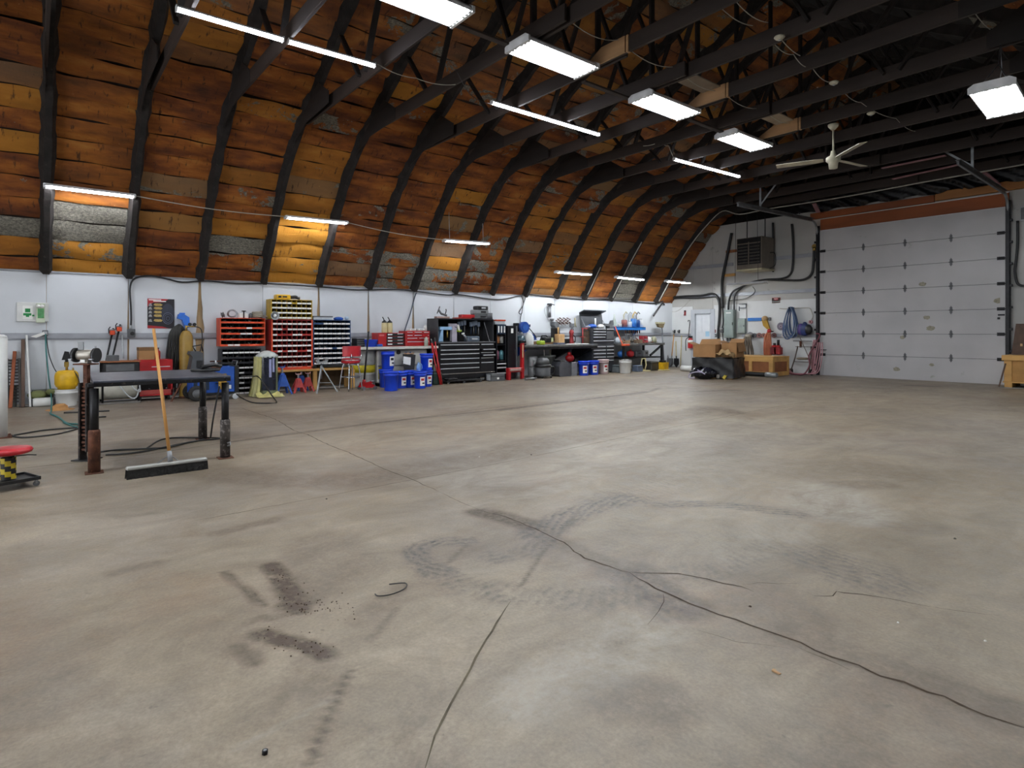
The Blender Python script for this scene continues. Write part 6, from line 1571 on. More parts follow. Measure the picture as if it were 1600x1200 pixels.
# ================================================================ LEFT WALL, FAR HALF
# red shop press
t, w, h = TL('shop_press', 'red upright press with long feet right of the black locker', 'press', 792, 824, 536, 595, .95, z0=0)
y0 = -w / 2
P(mb().box(y0, -.08, 0, y0 + .08, .04, .32), 'foot', mRed, t); P(mb().box(y0 + .09, -.05, .2, w * .3, .05, .32), 'cross_beam', mRed, t)
P(mb().box(w * .19, -.04, 0, w * .3, .05, h), 'column', mRed, t); P(mb().box(w * .16, -.02, h * .99, w * .42, .1, h * 1.06), 'head', mBlackM, t); P(mb().box(w * .18, -.064, h * .6, w * .22, -.06, h * .95), 'decal', mCream, t)
P(mb().box(-w * .45, -.12, .24, w * .05, .1, .3), 'pale_plate', M('faded_pink', 'a98a84', .5), t); P(mb().box(-w * .1, -.45, .03, w * .45, -.3, .06), 'base_bar', mSteel, t)
for x in (-.05, .35): P(mb().cyl((w * x, -.4, .02), (w * x, -.36, .02), .03, n=10), 'wheel', mGreyLt, t)
# hose reel and pump on the wall
t, w, h = TL('hose_reel', 'round dark blue hose reel on the wall right of the black locker', 'hose reel', 813, 828, 503, 520, .3)
P(mb().cyl((0, 0, h / 2), (0, .16, h / 2), h * .52, n=24), 'reel_case', M('reel_blue', '1c3f86', .3), t); P(mb().cyl((0, -.01, h / 2), (0, 0, h / 2), h * .3, n=20), 'hub', M('reel_blue2', '2b5296', .3), t); P(mb().box(-w * .6, .1, h * .1, -w * .4, .28, h * .9), 'wall_bracket', mBlackM, t)
P(mb().prism([(w * .2, h * .7), (w * .62, h * .78), (w * .6, h * .55), (w * .3, h * .45)], .02, .12, 1), 'hose_outlet', mNavy, t)
cord([lw(827, 513, .3), lw(832, 519, .3), lw(836, 524, .3), lw(838, 528, .35)], .014, mCable, 'hose from the blue reel to the dustpan below', 'hose', 'hose')
t, w, h = TL('blue_dustpan', 'dark blue scoop hanging below the hose reel', 'scoop', 827, 839, 522, 532, .25); P(mb().prism([(-w / 2, h * .8), (w * .1, h), (w / 2, .02), (-w * .1, 0)], 0, .08, 1), 'pan', M('reel_blue', '1c3f86'), t); P(mb().prism([(-w * .42, h * .75), (w * .06, h * .92), (w * .1, h * .85), (-w * .38, h * .66)], -.03, 0, 1), 'rim', M('reel_blue', '1c3f86'), t)
# bench one with vise
yA = lw(820, 541, .95).y; yB = lw(934, 541, .95).y; zB = rectL(842, 930, 538.5, 545, .95)[3]
t = T('steel_bench', 'long dark steel workbench on angled brackets along the left wall', 'workbench', (XL, 0, 0))
P(mb().box(.03, yA, zB - .05, .95, yB, zB), 'top', mBench, t); P(mb().box(.9, yA, zB - .12, .95, yB, zB - .05), 'front_rail', mBlackM, t)
P(mb().box(.03, yA + .2, zB, .07, yB - .1, zB + .09), 'rear_board', M('rear_board_wood', '6d5032', .7), t)
for i, y in enumerate((yA + .08, lw(893, 550, .9).y, yB - .2)):
    P(mb().prism([(.04, .45), (.14, .45), (.9, zB - .12), (.9, zB - .05), (.04, zB - .05)], y, y + .08, 1), 'bracket', mBlue if i == 0 else mBlackM, t, 'blue angled bracket' if i == 0 else None)
    P(mb().box(.04, y, 0, .12, y + .08, .5), 'leg', mBlackM, t)
def onb(px, off, name, label, cat, z=None): p = lw(px, 540, off); return T(name, label, cat, (XL + off, p.y, zB + .002 if z is None else z), R90)
q = onb(815, .6, 'dark_pump', 'dark teal pump with valve standing at the near end of the steel bench', 'pump'); q.location.y = lw(816, 540, .6).y - .02
P(mb().ball((-.05, 0, .14), .14, (1.1, 1, 1)), 'pump_body', M('dark_teal', '2b4652', .35), q); P(mb().box(-.16, -.1, 0, .1, .1, .04), 'base', mBlackM, q); P(mb().cyl((0, 0, .25), (.0, 0, .36), .03, n=8), 'inlet', mSteel, q)
q = onb(827, .7, 'white_jug', 'white plastic jug at the near end of the steel bench', 'jug'); P(mb().lathe([(.001, 0), (.11, 0), (.12, .02), (.12, .24), (.06, .32), (.04, .34), (.001, .34)], n=16), 'jug_body', mWhitePl, q); P(mb().tube([(.1, 0, .1), (.16, 0, .16), (.1, 0, .27)], .014, 6), 'handle', mWhitePl, q)
q = onb(849, .75, 'green_vise', 'lime and black chainsaw-like tool lying on the steel bench', 'power tool'); P(mb().box(-.2, -.1, 0, .0, .1, .12, bev=.03), 'lime_housing', M('lime', '8fa826'), q); P(mb().box(-.02, -.1, .06, .24, .1, .22, bev=.03), 'motor', mBlack, q); P(mb().tube([(-.12, 0, .12), (-.05, 0, .26), (.1, 0, .26), (.18, 0, .2)], .02, 6), 'handle', mBlack, q); P(mb().box(.24, -.05, .08, .34, .06, .2), 'cap', M('pale_lime', 'b3b98a', .5), q)
q = onb(874, .6, 'roll_stand', 'tan roll with a dark core on the steel bench', 'roll'); P(mb().box(-.16, -.1, 0, .14, .1, .05), 'base', M('slate_base', '4a5266', .5), q); P(mb().box(-.1, -.08, .05, .14, .1, .3), 'roll_body', M('tan_pack', 'c29a6a', .7), q); P(mb().box(-.2, .1, .1, .12, .16, .48), 'dark_back', mBlack, q); P(mb().cyl((.0, .05, .3), (.0, .05, .5), .025, n=8), 'post', mKraft, q)
q = onb(893, .5, 'red_pump', 'red hand pump standing on the steel bench near the tool chest', 'pump'); P(mb().lathe([(.001, 0), (.09, 0), (.06, .06), (.06, .3), (.08, .34), (.05, .42), (.001, .44)], n=14), 'pump_body', M('dark_red', '7c1f22', .4), q); P(mb().tube([(.05, 0, .3), (.14, -.02, .2), (.12, -.03, .05)], .014, 6), 'hose', mCable, q); P(mb().box(-.06, -.04, .5, .08, .04, .62), 'head', mGreyPl, q); P(mb().cyl((0, 0, .42), (0, 0, .52), .025, n=8), 'neck', mSteel, q)
q = onb(888, .55, 'black_boxes', 'low black box behind the red pump on the steel bench', 'box'); P(mb().box(-.2, 0, 0, .5, .15, .16, bev=.02), 'box_body', mBlack, q); P(mb().box(-.1, -.006, .04, .05, 0, .1), 'label_card', mGreyLt, q); q.location.x = XL + .3
for i, (px, w_) in enumerate(((895, .22), (908, .28))):
    q = onb(px, .85, 'papers', '%s sheaf of white papers on the steel bench front' % ('nearer' if i == 0 else 'farther'), 'papers'); P(mb().box(-w_, -.07, 0, w_, .07, .008), 'sheet', mPaper, q); P(mb().box(-w_ * .8, -.06, .008, w_ * .9, .08, .02), 'sheet', mPaper, q)
# wall rack of springs
t, w, h = TL('spring_rack', 'rack of rusty springs and hooks on the wall above the steel bench', 'rack', 871, 896, 498, 510, .22)
P(mb().cyl((-w / 2, .1, h * .45), (w / 2, .1, h * .45), .014, n=6), 'rail', mBlackM, t)
for i in range(7):
    x = -w * .42 + w * .7 * i / 6; P(mb().tube([(x + .07 * math.cos(a * .7) * .6, .06 + .06 * math.sin(a * .7), h * .2 + .01 * a + (i % 2) * .03) for a in range(20)], .011, 5), 'spring', M('rusty_brown', '5f4235', .6, .2, .3), t)
P(mb().cyl((-w * .52, 0, h * .2), (-w * .52, .2, h * .2), .09, n=14), 'end_pulley', mGreyPl, t); P(mb().tube([(w * .3, .05, h * .6), (w * .42, .0, h * .3), (w * .5, .0, -.15)], .012, 5), 'hook', mBlackM, t)
t, w, h = TL('plier_hook', 'pale pliers hanging by the spring rack', 'pliers', 896, 901, 497, 511, .12); P(mb().tube([(-.04, 0, 0), (0, 0, h * .6), (.02, 0, h)], .016, 6), 'handle', M('pale_olive', 'a5a083', .5), t); P(mb().tube([(.05, 0, 0), (0, 0.01, h * .6), (-.02, 0, h)], .016, 6), 'handle', M('pale_olive', 'a5a083'), t)
t, w, h = TL('grease_gun', 'grease gun hanging high on the wall above the steel bench', 'grease gun', 857.5, 863, 474, 496, .14); P(mb().cyl((0, .05, 0), (.0, .05, h * .8), .05, n=12), 'barrel', mSteel, t); P(mb().box(-.05, .0, h * .8, .06, .1, h), 'head', mBlackM, t); P(mb().tube([(.05, .03, h * .95), (.18, .02, h * .9)], .014, 6), 'lever', mBlackM, t); P(mb().tube(smooth_path([(-.03, .04, h * .9), (-.2, .04, h * .6), (-.15, .04, h * .1), (-.04, .04, -.05)], 5), .008, 5), 'hose', mGreyLt, t)
t, w, h = TL('grey_cup', 'small grey cup holder on the wall under the grease gun', 'holder', 861, 865, 498, 502, .1); P(mb().lathe([(.001, 0), (.04, 0), (.06, h), (.05, h), (.035, .01), (.001, .01)], n=12), 'cup', mGreyPl, t); P(mb().box(-.02, .04, .02, .02, .1, h), 'bracket', mGreyPl, t)
t, w, h = TL('red_rods', 'red angle frame standing at the end of the steel bench before the tool chest', 'frame', 907, 914, 513, 540, .6); P(mb().cyl((w * .0, 0, 0), (w * .0, 0, h), .013, n=6), 'rod', mRed, t); P(mb().cyl((-w * .6, 0, h * .5), (w * .5, 0, h * .5), .01, n=6), 'rod', mRed, t); P(mb().cyl((-w * .2, 0, h), (w * 1.2, 0, h), .013, n=6), 'rod', mRed, t)

# floor items under the steel bench
p = lw(832, 580, .55); t = T('grey_canister', 'stack of two grey canisters under the blue bracket', 'canister', (p.x, p.y, 0), R90)
for i in range(2): P(mb().lathe([(.001, 0), (.13, 0), (.135, .02), (.135, .26), (.12, .29), (.001, .29)], (0, 0, .3 * i), n=16), 'can_body', M('can_pale', '9a9d9f', .4, .3, .2), t); P(mb().box(-.07, -.138, .08 + .3 * i, .07, -.13, .2 + .3 * i), 'label_card', mGreyLt, t)
p = lw(848, 590, 1.0); t = T('shop_vacuum', 'grey shop vacuum with black rim on a wheeled base', 'vacuum', (p.x, p.y, 0), R90)
P(mb().lathe([(.001, .06), (.2, .06), (.21, .1), (.22, .3), (.001, .3)], n=22), 'drum', mGreyPl, t); P(mb().lathe([(.225, .3), (.24, .31), (.24, .36), (.22, .38), (.001, .38)], n=22), 'rim', mBlack, t); P(mb().lathe([(.2, .38), (.18, .5), (.12, .56), (.001, .57)], n=22), 'motor_head', M('vac_grey', '47494b', .4), t)
P(mb().tube(smooth_path([(.2, -.05, .28), (.32, -.08, .3), (.38, -.06, .2), (.34, -.03, .1), (.2, .0, .08)], 6), .025, 8), 'hose', mBlack, t)
for a in range(4): P(mb().cyl((.23 * math.cos(a * 1.57 + .78), .23 * math.sin(a * 1.57 + .78) - .012, .03), (.23 * math.cos(a * 1.57 + .78), .23 * math.sin(a * 1.57 + .78) + .012, .03), .03, n=10), 'caster', mBlack, t)
P(mb().lathe([(.001, .05), (.25, .05), (.25, .07), (.001, .07)], n=20), 'base', mBlack, t)
p = lw(854, 580, .4); t = T('grey_bin', 'large grey ribbed bin behind the shop vacuum', 'bin', (p.x, p.y, 0), R90); P(mb().lathe([(.001, 0), (.22, 0), (.25, .55), (.27, .55), (.27, .6), (.24, .6), (.21, .03), (.001, .03)], n=20), 'bin_body', M('bin_grey', '6c6f6e', .5), t)
for s in (-1, 1): P(mb().box(s * .25, -.05, .5, s * .3, .05, .56), 'handle', M('bin_grey', '6c6f6e'), t)
for i, (x, c) in enumerate(((-.1, mPaper), (.12, M('pale_olive', 'a5a083')))): 
    q = lw(850 + 9 * i, 560, .5); m_ = mb(); m_.tube([(q.x, q.y, .3), (q.x + .02, q.y, .66), (q.x + .02, q.y - .02, zB - .16)], .014, 6); S(m_, 'upright_rod', c, '%s rod rising from the grey ribbed bin' % ('white' if i == 0 else 'olive'), 'rod')
t, w, h = TL('grey_tub', 'dark grey moulded tub under the steel bench', 'tub', 874, 892, 565, 585.5, 1.0, z0=0)
P(mb().prism([(-w / 2, .04), (-w * .4, 0), (w / 2, 0), (w / 2, h * .8), (w * .2, h), (-w * .35, h), (-w / 2, h * .7)], 0, .4, 1), 'tub_body', M('tub_grey', '45464c', .5), t); P(mb().box(-w * .3, .05, h, w * .1, .35, h + .03), 'lid', mBlack, t)
t, w, h = TL('galvanized_box', 'pale galvanized box right of the dark grey tub', 'box', 893.5, 902, 566, 584, .95, z0=0); P(mb().box(-w / 2, 0, 0, w / 2, .45, h), 'box_body', mGalv, t); P(mb().box(-w / 2 - .005, -.005, h - .04, w / 2 + .005, .455, h), 'rim', mSteel, t)
Gt, Gh = t, h
q = on_top(t, h, 0, .2, 'red_bag', 'crumpled red cloth bag on the galvanized box', 'bag'); P(mb().ball((0, 0, .11), .15, (1, .8, .75), 14, 8), 'bag_body', mRed, q); P(mb().ball((-.05, -.03, .24), .06, (1, 1, 1), 10, 6), 'knot', mRed, q)
pail_at('blue pail with flag-coloured label, left one of the pair under the tool chest', 912, 584.5, .40, .155, True, .3, 1.0)
pail_at('blue pail with flag-coloured label, right one of the pair under the tool chest', 927.5, 583.5, .40, .155, True, .3, .98)
pail_at('pinkish white pail with red lettering beside the two blue pails', 943, 582.5, .42, .155, True, .5, .96, mat=mPinkPail, name='pink_pail', grp=None)
# tall two-part tool chest with open lid
mChest = M('chest_charcoal', '3a3d42', .4, .2, .15)
t, w, h = TL('lower_tool_chest', 'charcoal lower tool chest with chrome pulls beside the blue pails', 'tool chest', 926, 960, 539, 580, .72, z0=.05)
P(mb().box(-w / 2, .012, 0, w / 2, .6, h), 'carcass', mChest, t)
z = h - .02
for fr in (.13, .13, .13, .13, .14):
    for a, b in ((-.48, .1), (.12, .48)):
        d = P(mb().box(w * a, 0, z - fr * h + .006, w * b, .012, z), 'drawer', mChest, t); P(mb().box(w * a + .02, -.02, z - .045, w * b - .02, 0, z - .02), 'pull', mPull, d)
    z -= fr * h
for s in (-1, 1):
    for y in (.1, .5): P(mb().cyl((s * w * .42, y - .015, 0), (s * w * .42, y + .015, 0), .05, n=10), 'caster', mRubber, t)
B1, B1h, B1w = t, h, w
zc = t.location.z + h
t, w, h = TL('upper_tool_chest', 'charcoal upper tool chest with its lid propped open', 'tool chest', 926, 960, 513, 539, .68, z0=zc)
P(mb().box(-w / 2, .012, 0, w / 2, .5, h), 'carcass', mChest, t)
for f0, f1, a, b in ((.86, 1, -.48, .1), (.86, 1, .12, .48), (.7, .84, -.48, .1), (.54, .68, -.48, .12), (.36, .52, -.48, .08), (.03, .3, -.48, .48)):
    d = P(mb().box(w * a, 0, h * f0, w * b, .012, h * f1 - .006), 'drawer', mChest, t); P(mb().box(w * a + .02, -.02, h * f1 - .04, w * b - .02, 0, h * f1 - .015), 'pull', mPull, d)
P(mb().box(w * .14, 0, h * .34, w * .48, .012, h * .83), 'front_panel', mGreyPl, t)
m_ = mb(); hl = .45; m_.prism([(.5, h), (.58, h + .5), (.36, h + .58), (.34, h + .55), (.545, h + .475), (.46, h)], -w / 2, w / 2, 0); P(m_, 'lid', mChest, t)
for s in (-1, 1): P(mb().bar((s * w * .47, .3, h), (s * w * .47, .5, h + .3), .015, .008, (1, 0, 0)), 'lid_stay', mSteel, t)
TT, TTh = t, h
q = on_top(t, h, -.3, .2, 'blue_rag', 'blue rag lying in the open top of the tool chest', 'rag'); P(mb().ball((0, 0, .06), .12, (1.4, 1, .6), 14, 6), 'rag', mBlue, q); P(mb().ball((-.18, 0, .04), .07, (1.3, 1, .6), 10, 6), 'rag_fold', M('pale_rag', '8a8593', .8), q)
q = on_top(t, h, .08, .2, 'white_rag', 'white crumpled rag in the open top of the tool chest', 'rag'); P(mb().ball((0, 0, .06), .1, (1.3, 1, .7), 12, 6), 'rag', mPaper, q); P(mb().cyl((-.03, .2, .05), (-.03, .2, .32), .025, n=8), 'bottle', mPaper, q)
q = on_top(t, h, .42, .12, 'grey_vise', 'grey vise clamped at the right end of the tool chest', 'vise'); P(mb().box(-.1, -.08, 0, .1, .1, .08), 'base', mGreyPl, q); P(mb().prism([(-.28, .1), (.02, .05), (.14, .12), (.12, .26), (.05, .24), (.0, .14), (-.26, .15)], -.04, .05, 1), 'jaw', mGreyPl, q)
# chest side shelf (near side): canvas apron
t, w, h = TL('apron', 'brown leather apron hanging on the near side of the tool chest', 'apron', 911, 925, 517, 537, .55); P(mb().prism([(-w / 2, h), (w * .3, h), (w / 2, h * .7), (w * .4, 0), (-w * .4, .02)], 0, .03, 1), 'apron_body', M('brown_leather', '4a3a2c', .7, 0, .3), t); P(mb().tube([(-w * .4, .01, h), (0, .02, h * 1.15), (w * .3, .01, h)], .014, 5), 'strap', mRust, t)
# blue wall shelf with bottles
yA = lw(961, 512, .42).y; yB = lw(1009, 512, .42).y; zS = lw(985, 510, .42).z
t = T('blue_shelf', 'bright blue wall shelf with bottles and hanging tools', 'shelf', (XL, 0, 0)); zS -= .02
P(mb().box(.02, yA, zS - .03, .42, yB, zS), 'board', M('shelf_blue', '1e6fc0', .4), t); P(mb().box(.4, yA, zS - .1, .42, yB, zS), 'front_edge', M('shelf_blue', '1e6fc0'), t)
for y in (yA + .1, yB - .2): P(mb().prism([(.02, zS - .03), (.36, zS - .03), (.02, zS - .3)], y, y + .03, 1), 'bracket', M('shelf_blue', '1e6fc0'), t)
def onshelf(f, off, name, label, cat): return T(name, label, cat, (XL + off, yA + (yB - yA) * f, zS), R90)
items = [(.1, 'clear_funnel', 'clear funnel on the left end of the blue shelf', 'funnel', 'aab4ae', .3, .12), (.27, 'clear_jar', 'pale jar on the blue shelf beside the funnel', 'jar', 'b9b3ae', .13, .07), (.42, 'red_jar', 'reddish jar on the blue shelf', 'jar', '8a5650', .26, .1), (.6, 'white_pot', 'white pot on the blue shelf', 'pot', 'cfd2d4', .2, .07), (.72, 'blue_can', 'shiny blue can on the blue shelf', 'can', '3a76bd', .3, .1), (.86, 'navy_can', 'navy can on the right of the blue shelf', 'can', '24487c', .26, .08), (.96, 'white_can', 'white can at the right end of the blue shelf', 'can', 'd4d6d8', .28, .08)]
for f, nm, lb, ct, c, hh, r in items:
    q = onshelf(f, .25, nm, lb, ct)
    if nm == 'clear_funnel': P(mb().lathe([(.1, 0), (.11, .04), (.03, .3), (.02, .42), (.012, .42), (.02, .3), (.1, .04)], n=16), 'cone', M('c' + c, c, .3), q); P(mb().cyl((0, 0, 0), (0, 0, .01), .1, n=16), 'rim', M('c' + c, c), q)
    else: P(mb().lathe([(.001, 0), (r, 0), (r, hh * .85), (r * .8, hh * .92), (.001, hh * .92)], n=14), 'body', M('c' + c, c, .3), q); P(mb().cyl((0, 0, hh * .92), (0, 0, hh), r * .7, n=12), 'lid', mGreyLt if 'jar' in nm else mSteel, q)
q = onshelf(.74, .12, 'sprayers', 'set of tall spray guns standing at the back of the blue shelf', 'spray gun')
for i, x in enumerate((-.35, -.12, .12, .3)): P(mb().tube([(x, 0, 0), (x - .03, 0, .4), (x + .08, 0, .52), (x + .12, -.04, .46)], .02, 6), 'gun', [M('pale_olive', 'a5a083'), mGreyLt, mBrass, mGreyPl][i], q)
for i in range(8):
    q = T('screwdriver', '%s dark hand tool from the left hanging under the blue shelf' % ordinal(i + 1), 'hand tool', (XL + .36, yA + (yB - yA) * (.38 + .065 * i), zS - .09), R90, 'hand tools under the blue shelf'); P(mb().cyl((0, 0, -.12), (0, 0, 0), .022, n=8), 'handle', mBlack if i % 2 else mRust, q); P(mb().cyl((0, 0, -.26 - .02 * (i % 3)), (0, 0, -.12), .008, n=6), 'shank', mSteel, q)
# bench two
yA = lw(972, 540, .9).y; yB = lw(1037, 540, .9).y; zB2 = rectL(980, 1035, 536.5, 542, .9)[3]
t = T('cluttered_bench', 'cluttered dark workbench in the corner beneath the blue shelf', 'workbench', (XL, 0, 0))
P(mb().box(.03, yA, zB2 - .06, .95, yB, zB2), 'top', mBench, t); P(mb().box(.1, yA + .1, .42, .85, yB - .1, .46), 'lower_shelf', mBlackM, t)
for y in (yA + .05, yB - .12):
    for x in (.08, .85): P(mb().box(x, y, 0, x + .07, y + .07, zB2 - .06), 'leg', mBlackM, t)
P(mb().bar((.88, yB - .7, .5), (.88, yB - .1, zB2 - .08), .07, .05), 'brace', mBlackM, t); P(mb().bar((.9, yB - .02, zB2), (.9, yB - .02, zB2 + .02), .08, .08), 'corner_plate', mSteel, t)
rq = random.Random(21)
cl = [(.06, 'grinder_disc', 'clear plastic jug on the near end of the cluttered bench', 'jug', '9aa3ab', .2, .12), (.2, 'tan_box', 'tan open box on the cluttered bench', 'box', '8a7358', .1, .16), (.36, 'oil_can', 'small dark oil can on the cluttered bench', 'oil can', '3a342e', .2, .08), (.5, 'brown_box', 'brown low box on the cluttered bench', 'box', '6b5a48', .12, .15), (.66, 'red_vise', 'red machine vise on the cluttered bench', 'vise', '9a2f38', .24, .16), (.78, 'white_motor', 'white rounded motor cover on the cluttered bench', 'motor', 'c2bfbc', .2, .12), (.92, 'olive_lamp', 'olive work lamp at the far end of the cluttered bench', 'lamp', '8f8f76', .22, .1)]
for f, nm, lb, ct, c, hh, r in cl:
    q = T(nm, lb, ct, (XL + .62, yA + (yB - yA) * f, zB2 + .002), R90); mm = M('c' + c, c, .5, 0, .3, 10)
    if ct == 'box': P(mb().box(-r, -.12, 0, r, .12, hh), 'body', mm, q); P(mb().bar((-r * .8, -.13, hh), (r * .6, .1, hh + .04), .05, .03), 'loose_part', mRust, q)
    elif ct == 'vise': P(mb().box(-r, -.08, 0, r, .1, .07), 'base', mm, q); P(mb().box(-r * .9, -.07, .07, -.02, .07, hh), 'jaw', mm, q); P(mb().box(.04, -.07, .07, r * .9, .07, hh), 'jaw', mm, q); P(mb().cyl((-.05, -.2, .12), (-.05, .1, .12), .015, n=8), 'screw', mSteel, q)
    else: P(mb().lathe([(.001, 0), (r, 0), (r * 1.02, hh * .5), (r * .7, hh * .85), (r * .3, hh), (.001, hh)], n=14), 'body', mm, q); P(mb().tube([(r * .8, 0, hh * .3), (r * 1.4, 0, hh * .6), (r * .6, 0, hh * .9)], .014, 6), 'handle', mBlackM if nm != 'white_motor' else mSteel, q)
m_ = mb()
for i in range(60): 
    x = rq.uniform(.35, .9); y = rq.uniform(yA + .2, yB - .1); a = rq.uniform(0, 3.1); L_ = rq.uniform(.05, .14); m_.bar((XL + x, y, zB2 + .02), (XL + x + L_ * math.cos(a), y + L_ * math.sin(a), zB2 + rq.uniform(.015, .06)), .02, .015, mi=i % 3)
o = S(m_, 'bench_scraps', [mRust, mSteel, M('scrap_tan', '8a7358', .7)], 'litter of small metal scraps over the cluttered bench', 'scraps'); o['kind'] = 'stuff'
A = lw(961, 510, .75); B = lw(973, 539, .95)
t = T('orange_lever', 'orange steel lever slanting between tool chest and cluttered bench', 'lever', A); B = B - A; P(mb().bar((0, 0, 0), B, .045, .03), 'bar', M('bright_orange', 'd8532a', .45), t); P(mb().box(B.x - .04, B.y - .03, B.z - .03, B.x + .04, B.y + .3, B.z + .03), 'foot', M('bright_orange', 'd8532a'), t)
# below bench two
low = [(.1, 'blue_drum', 'blue round can hanging at the near end of the cluttered bench', 'can', '1f5aa0', .62, .14), (.3, 'red_funnel', 'red plastic funnel on the lower shelf of the cluttered bench', 'funnel', 'b8242c', .46, .12), (.45, 'grey_case', 'dark grey case on the lower shelf', 'case', '4b4f55', .46, .16), (.62, 'pale_case', 'pale grey case on the lower shelf', 'case', '8b8f92', .46, .12)]
for f, nm, lb, ct, c, z, r in low:
    q = T(nm, lb, ct, (XL + .7, yA + (yB - yA) * f, (z if ct != 'can' else .46) + .003), R90); mm = M('c' + c, c, .4)
    if ct == 'case': P(mb().box(-r, -.12, 0, r, .12, .2, bev=.02), 'body', mm, q); P(mb().box(-.05, -.13, .1, .05, -.12, .14), 'handle', mBlack, q)
    else: P(mb().lathe([(.001, 0), (r * .5, 0), (r, .06), (r, .16), (r * .5, .2), (.001, .2)], n=14), 'body', mm, q); P(mb().cyl((0, 0, .2), (0.02, 0, .25), .03, n=8), 'spout', mm, q)
p = lw(977, 581, 1.16); t = T('white_bucket', 'white ribbed bucket full of scraps in front of the cluttered bench', 'bucket', (p.x, p.y, 0), R90)
pail(t, .16, .19, .40, mWhitePl); P(mb().ball((0, 0, .38), .16, (1, 1, .35), 12, 5), 'scrap_fill', M('scrap_grey', '6d6b68', .7, 0, .6, 25), t); P(mb().tube([(.2, -.05, .42), (.22, -.03, .2), (.21, -.02, .05)], .014, 6), 'hanging_strap', mBlack, t)
for px, off, nm, lb, c, s in ((996, .9, 'grey_can', 'blue-grey can on the floor under the cluttered bench', '5a667a', (.14, .12, .2)), (964, .78, 'grey_crate', 'grey crate on the floor beside the white ribbed bucket', '5d6468', (.14, .2, .24)), (1017, .8, 'dark_crate', 'dark crate on the floor under the far end of the cluttered bench', '35332e', (.22, .2, .3))):
    p = lw(px, 575, off); t = T(nm, lb, 'crate' if 'crate' in nm else 'can', (p.x, p.y, 0), R90); P(mb().box(-s[0], -s[1], 0, s[0], s[1], s[2], bev=.02), 'body', M('c' + c, c, .5, 0, .3), t); P(mb().box(-s[0] * 1.03, -s[1] * 1.03, s[2] * .8, s[0] * 1.03, s[1] * 1.03, s[2] * .9), 'rim', mBlack, t)
p = lw(1006, 578, .9); t = T('upright_fan', 'pale guard of a small fan standing on the floor under the cluttered bench', 'fan', (p.x, p.y, 0), R90 - .5); P(mb().box(-.14, -.08, 0, .2, .1, .03), 'base', mCream, t); P(mb().tube([(.0, 0, .03), (-.1, 0, .2), (-.06, 0, .4), (.04, 0, .42), (.08, 0, .2), (.03, 0, .03)], .02, 6), 'guard', mCream, t)
p = lw(1037, 575, 1.1); t = T('yellow_bucket', 'yellow mop bucket on the floor at the end of the cluttered bench', 'bucket', (p.x, p.y, 0), R90); t.scale = (.72, .72, .8); P(mb().prism([(-.17, .04), (.16, .04), (.2, .34), (-.2, .34)], -.14, .14, 1), 'bucket_body', mYellow, t); P(mb().box(-.22, -.17, .0, .24, .17, .05), 'base', mCream, t); P(mb().box(-.2, -.1, .34, .05, .1, .42), 'wringer', mBlackM, t)
# brooms and shovels in the corner
A = lw(1038, 573, .6); A.z = .0; B = lw(1034, 506, .25)
t = T('push_broom', 'upturned push broom with grey pole in the back corner', 'broom', A); B = B - A; P(mb().cyl((0, 0, 0), B, .022, n=8), 'handle', M('dark_grey_pole', '4d4f55', .5), t); P(mb().box(B.x - .06, B.y - .3, B.z, B.x + .06, B.y + .12, B.z + .06), 'head_block', M('pale_olive', 'a5a083'), t); P(mb().prism([(B.y - .28, B.z), (B.y + .1, B.z), (B.y + .02, B.z - .14), (B.y - .2, B.z - .12)], B.x - .05, B.x + .05, 0), 'bristles', M('tan_bristle', '6b5d42', .9, 0, .4, 30), t)
def shovel(lb, bx, tx, off, hm, sm_, flip=False):
    A = bw(*bx, off); A.z = .03; B = bw(*tx, .06); t = T('shovel', lb, 'shovel', A, 0, 'long-handled tools in the back corner'); B = B - A; D = B.normalized()
    P(mb().cyl(D * .3, B, .017, n=8), 'handle', hm, t); P(mb().prism([(-.1, .3), (.1, .3), (.11, .1), (.0, -.03), (-.11, .1)], -.012, .012, 1), 'blade', sm_, t); P(mb().cyl(D * .22, D * .4, .022, n=8), 'socket', sm_, t); return t
shovel('shovel with pale handle and blue grip, dark blade on the floor', (1057, 574), (1056, 533), .3, M('pale_handle', 'b9ab7a', .5), mBlackM)
shovel('shovel with brown handle leaning nearest the corner', (1048, 575), (1053, 523), .35, mHandle, mSteel)
shovel('rake-like tool with long handle crossing the others in the corner', (1046, 576), (1039, 527), .4, M('grey_handle', '6d675e', .6), mGreyPl)
A = bw(1063, 574, .2); A.z = 0; B = bw(1065, 524, .05); S(mb().cyl(A, B, .016, n=8), 'long_stick', M('pale_handle', 'b9ab7a'), 'thin pale stick standing against the back wall left of the fire extinguisher', 'stick')
for i, (px, py) in enumerate(((1055, 518), (1062, 518))):
    p = bw(px, py, .0); t = T('tool_hook', '%s of two black hooks above the shovels' % ('left' if i == 0 else 'right'), 'hook', p, 0, 'black hooks above the shovels'); P(mb().box(-.03, -.05, -.06, .03, 0, .06), 'plate', mBlack, t); P(mb().tube([(0, -.05, 0), (0, -.12, -.02), (0, -.13, .04)], .012, 5), 'prong', mBlack, t)
cord([onx(1038, 476, XL + .01), onx(1035, 474, XL + .15), onx(1029, 482, XL + .22), onx(1021, 494, XL + .2)], .03, mCable, 'thick black hose stub hanging from the wall top at the corner', 'hose_stub', 'hose', 8)
cord([onx(1035, 457, XL + .15), onx(1030, 454, XL + .1), onx(1026, 450, XL + .1)], .02, mCable, 'short black stub at the foot of the last rib', 'hose_stub', 'hose', 6)
# ================================================================ BACK WALL
def bcord(pts, r, mat, label, name='wall_cable', n=6, seg=5, cat='cable'):
    return S(mb().tube(smooth_path([bw(x, y, o) for x, y, o in pts], seg), r, n), name, mat, label, cat)
